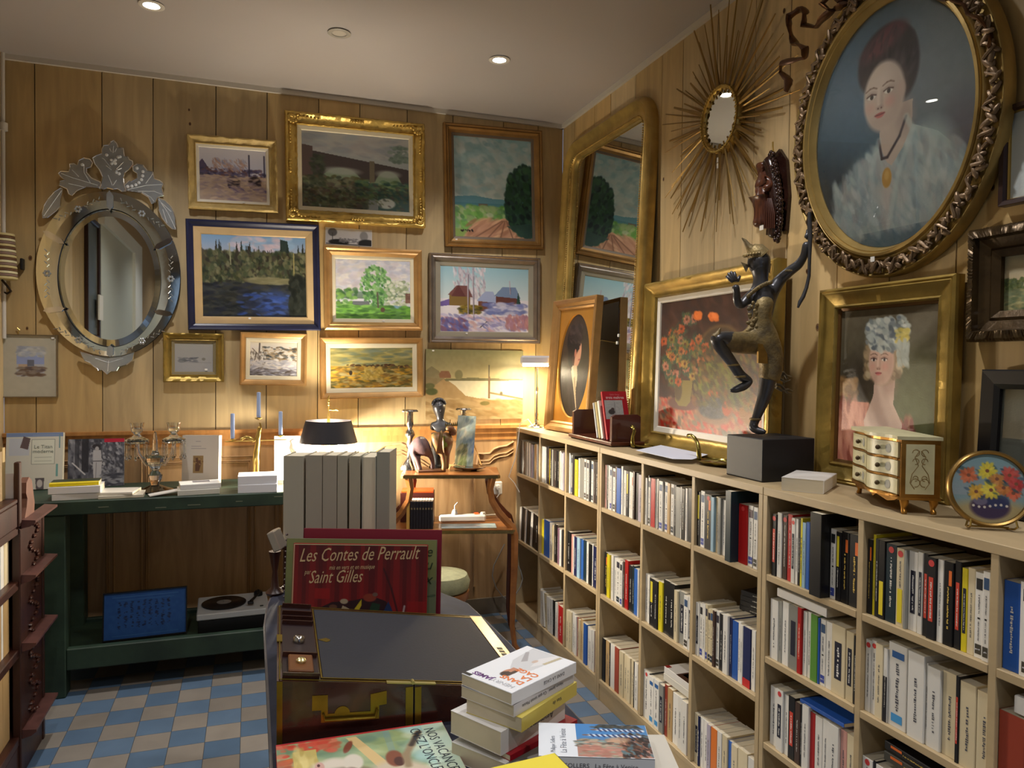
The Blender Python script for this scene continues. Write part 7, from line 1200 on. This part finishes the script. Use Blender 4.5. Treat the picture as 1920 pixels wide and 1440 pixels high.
for i, (nm, c, th, tl, lab, da, (ox, oy)) in enumerate(ST):
    a = sa+R(da); O = Vector((S0.x+ox, S0.y+oy, zc)); L, Wd = (.178, .118)
    cv = ftop if nm == 'top' else ((lambda w, h: Cv(w, h, 20, (44, 44, 52), 1)) if nm == 'grey' else None)
    t = flatbook('paperback_book', lab, O, a, L, Wd, th, c, cvf=cv, group='foreground stack of six books')
    if tl != 'x':      # spine title, head towards the viewer's left, letters upside down to the viewer
        M_ = axes((L*.80 if nm != 'yellow' else L*.7, -.0006, th*.70), (-1, 0, 0), (0, 0, -1)); text(tl, th*.42 if nm == 'yellow' or th > .03 else .0085, (70, 70, 76) if nm != 'top' else (96, 96, 104), t, M_)
    if nm == 'top':
        for s_, sz, x, y, cc, b in (('HENRY ', .0155, .018, .012, (170, 172, 180), 0), ('JAMES', .0165, .018, .062, (96, 40, 120), .0006), ('DANS', .0185, .040, .010, (226, 120, 50), .0006), ('LA', .0185, .060, .010, (226, 120, 50), .0006), ('CAGE', .0185, .080, .010, (226, 120, 50), .0006)):
            text(s_, sz, cc, t, axes((x+sz*.75*0+.006, y, th+.0007), (0, 1, 0), (-1, 0, 0)), bold=b)
        q = MB(); q.box(.002, .010, .100, .117, th+.0004, th+.0008); q.build('publisher_label', M_black, t)
    zc += th+.0004
# the red NOS VACANCES album: spine is the far long edge; picture turned a quarter
A_, B_ = onz(517, 1398, TZ+.012), onz(828, 1352, TZ+.012)
va = math.atan2(B_.y-A_.y, B_.x-A_.x); VL = (B_-A_).length
def fv(w, h):
    v = Cv(w, h, 300, (150, 166, 120), 82); v.dabs(260, 0, 1, 0, 1, [(160, 176, 120), (120, 150, 110), (176, 186, 140), (110, 140, 120)], .07, 2, 20, .5); v.box(.62, .66, 0, .4, (120, 150, 150), .5); v.dabs(60, .80, .98, .0, .6, [(160, 196, 190), (206, 216, 190)], .08, 1.6, 0, .5); v.box(.86, 1, 0, 1, (196, 206, 180), .55)
    v.poly([(.40, .04), (.46, .04), (.60, .40), (.54, .44)], (214, 186, 130)); v.dabs(50, .02, .34, .02, .16, [(206, 80, 60), (196, 110, 80)], .035, 1.2, 0, .8); v.dabs(30, .0, .08, .2, .4, [(210, 110, 60), (170, 80, 50)], .035, 1.2); v.box(.09, .22, .12, .8, (206, 186, 110)); v.dabs(60, .09, .22, .12, .8, [(190, 166, 90), (216, 200, 130)], .03, 4, 90, .6, spread=6)
    v.ell(.40, .15, .022, .07, (130, 70, 50), 1, .3, 20); v.ell(.62, .80, .26, .42, (204, 190, 166), 1, .15); v.ell(.40, .66, .16, .26, (104, 66, 54), 1, .3); v.ell(.32, .46, .09, .10, (96, 60, 50), 1, .4); v.line([(.23, .33), (.30, .31), (.38, .33)], .05, (216, 206, 190)); v.ell(.41, .33, .055, .09, (214, 206, 190)); v.ell(.225, .33, .026, .055, (206, 164, 152)); v.ell(.22, .31, .008, .016, (90, 50, 50)); v.ell(.33, .44, .012, .02, (30, 24, 24)); v.dabs(60, .26, .46, .42, .8, [(120, 80, 64), (84, 52, 44)], .03, 2, 60, .5); v.ell(.64, .36, .05, .09, (130, 74, 50)); v.ell(.66, .40, .03, .05, (80, 44, 36))
    v.line([(.70, .46), (.71, .34), (.76, .24), (.83, .10)], .022, (150, 130, 100)); v.line([(.76, .24), (.83, .10)], .016, (60, 50, 40)); v.box(0, 1, 0, .018, (176, 44, 44)); return v
t = thing('picture_book', 'large picture book with a painted cow titled Nos vacances chez l’oncle, bottom edge', 'book', (A_.x, A_.y, TZ+.0005), (0, 0, va)); HW = .30
q = MB(); q.box(0, VL, -HW, 0, 0, .0025); q.box(0, VL, -HW, 0, .0095, .012); q.box(0, VL, -.003, 0, .0025, .0095); q.build('cover', mat('cover_vac', (160, 40, 44), .35), t); q = MB(); q.box(.003, VL-.003, -HW+.003, -.003, .0025, .0095); q.build('page_block', M_page, t)
fv(VL, HW).build('cover_print', VL-.001, HW-.001, t, 0, m=M_paper, M=Matrix.Translation((VL/2, -HW/2, .0124)) @ Matrix.Rotation(R(-90), 4, 'X'))
for s_, x, y in (('NOS VACANCES', VL-.040, -.022), ('CHEZ L’ONCLE', VL-.066, -.016)): text(s_, .027, (40, 50, 60), t, axes((x, y, .0127), (.08, -1, 0), (1, 0, 0)), sx=.82)
# book with Venice photograph, lying on another white book
V1, V2, V3 = onz(1010, 1355, .800), onz(1190, 1360, .800), onz(1228, 1425, .800)
L = .178; vang = math.atan2(V2.y-V1.y, V2.x-V1.x)
def fven(w, h):      # u from head (left) to tail (right), v from fore edge (far) to spine (near)
    v = Cv(w, h, 260, (226, 232, 240), 83); v.box(.34, 1, .0, .985, (60, 130, 196)); v.box(.34, 1, .50, .985, (176, 130, 116)); v.poly([(.70, 0), (1, 0), (1, .5), (.34, .5), (.34, .42), (.66, .42)], (90, 130, 170), .5)
    v.dabs(160, .34, .72, .48, .7, [(176, 160, 140), (120, 150, 150), (196, 150, 130), (90, 80, 70)], .03, 3, 0, .8, spread=10); v.dabs(120, .4, .9, .66, .98, [(186, 130, 116), (176, 120, 104), (150, 150, 130)], .04, 3, 0, .8, spread=10); v.dabs(200, .74, 1, .3, .98, [(50, 34, 30), (34, 26, 28), (110, 70, 50), (80, 110, 120)], .035, 2, 60, .85); v.ell(.72, .48, .10, .09, (196, 160, 130), .8, .6); v.dabs(70, .5, .95, .02, .14, [(60, 60, 56), (110, 96, 84), (30, 40, 36)], .03, 2.5, 0, .8)
    for z, x0, x1 in ((.36, .46, .92), (.19, .54, .96)):
        v.line([(x0, z-.01), (x1, z)], .03, (226, 230, 236)); n = 9
        for k in range(n): f = (k+.3)/n; v.line([(x0+(x1-x0)*f, z-.03), (x0+(x1-x0)*(f+.05), z+.03)], .018, (40, 60, 110))
        v.ell(x0-.03, z-.01, .035, .02, (120, 90, 80))
    return v
t = thing('paperback_book', 'white paperback with Venice harbour photo, beside the foreground stack', 'book', (V1.x, V1.y, .776), (0, 0, vang)); q = MB(); wv = .108
for z0, z1 in ((0, .0008), (.0232, .024)): q.box(0, L, -wv, 0, z0, z1)
q.box(0, L, -wv, -wv+.0008, 0, .024); q.build('cover', mat('cover_ven', (226, 232, 240), .3), t); q = MB(); q.box(.001, L-.001, -wv+.001, -.001, .0008, .0232); q.build('page_block', M_page, t)
fven(L, wv).build('cover_print', L-.001, wv-.001, t, 0, m=M_paper, M=Matrix.Translation((L/2, -wv/2, .0244)) @ Matrix.Rotation(R(-90), 4, 'X'))
for s_, sz, x in (('Philippe Sollers', .0105, .026), ('La Fête à Venise', .0145, .044)): text(s_, sz, (110, 116, 130), t, axes((x, -wv+.012, .0247), (0, 1, 0), (-1, 0, 0)), sx=.8)
text('SOLLERS   La Fête à Venise', .010, (90, 90, 100), t, axes((.04, -wv-.0005, .008), (1, 0, 0), (0, 0, 1)))
flatbook('paperback_book', 'off white thick book carrying the Venice paperback', Vector((V1.x+.012, V1.y-.106, TZ+.0005)), vang+R(3), .17, .108, .064, (206, 202, 192))
# yellow album corner at the bottom edge
Yc = onz(1040, 1413, .836); ya = math.atan2(-.25, 1.)
def fy(w, h): v = Cv(w, h, 120, (234, 216, 60), 84); v.ell(.50, .50, .40, .40, (140, 186, 196), 1, .04); v.ell(.5, .5, .36, .36, (214, 190, 160), 1, .1); return v
e1 = onz(925, 1440, .836)-Yc; e1.normalize(); an = math.atan2(-e1.y, -e1.x); t = thing('picture_book', 'bright yellow picture book peeking in at the bottom edge below the stack', 'book', (Yc.x, Yc.y, .829), (0, 0, an)); q = MB(); q.box(-.20, 0, -.26, 0, 0, .0018); q.box(-.20, 0, -.26, 0, .0062, .008); q.box(-.002, 0, -.26, 0, 0, .008); q.build('cover', mat('cover_yel', (234, 216, 60), .35), t)
q = MB(); q.box(-.198, -.002, -.258, -.002, .0018, .0062); q.build('page_block', M_page, t); fy(.2, .26).build('cover_print', .198, .258, t, 0, m=M_paper, M=Matrix.Translation((-.10, -.13, .0083)) @ Matrix.Rotation(R(-90), 4, 'X'))
flatbook('hardback_book', 'thick cream book hidden under the yellow picture book', Vector((Yc.x-.15, Yc.y-.19, TZ+.0005)), an, .14, .13, .118, (196, 186, 166), hard=True)
p = onz(500, 1440, TZ); q = MB(); q.lathe([(0, 0), (.05, 0), (.075, .03), (.078, .06), (.06, .085), (0, .095)], seg=24); tag(q.build('cushion', mat('navy_cloth', (22, 26, 66), .8), None, True, loc=(p.x-.065, p.y-.05, TZ-.098)), 'dark navy rounded cushion just showing at the lower left of the display table', 'cushion')
t = thing('chair', 'plain dark wooden chair carrying the navy cushion beside the display table', 'chair', (p.x-.10, p.y-.09, 0)); q = MB(); q.bbox(-.13, .07, -.16, .16, TZ-.12, TZ-.0985, .004); q.build('seat', M_dkwood, t)
for x, y in ((-.11, -.14), (.05, -.14), (-.11, .14), (.05, .14)): q = MB(); q.tube([(x, y, 0), (x, y, TZ-.12)], .013, 8); q.build('leg', M_dkwood, t, True)
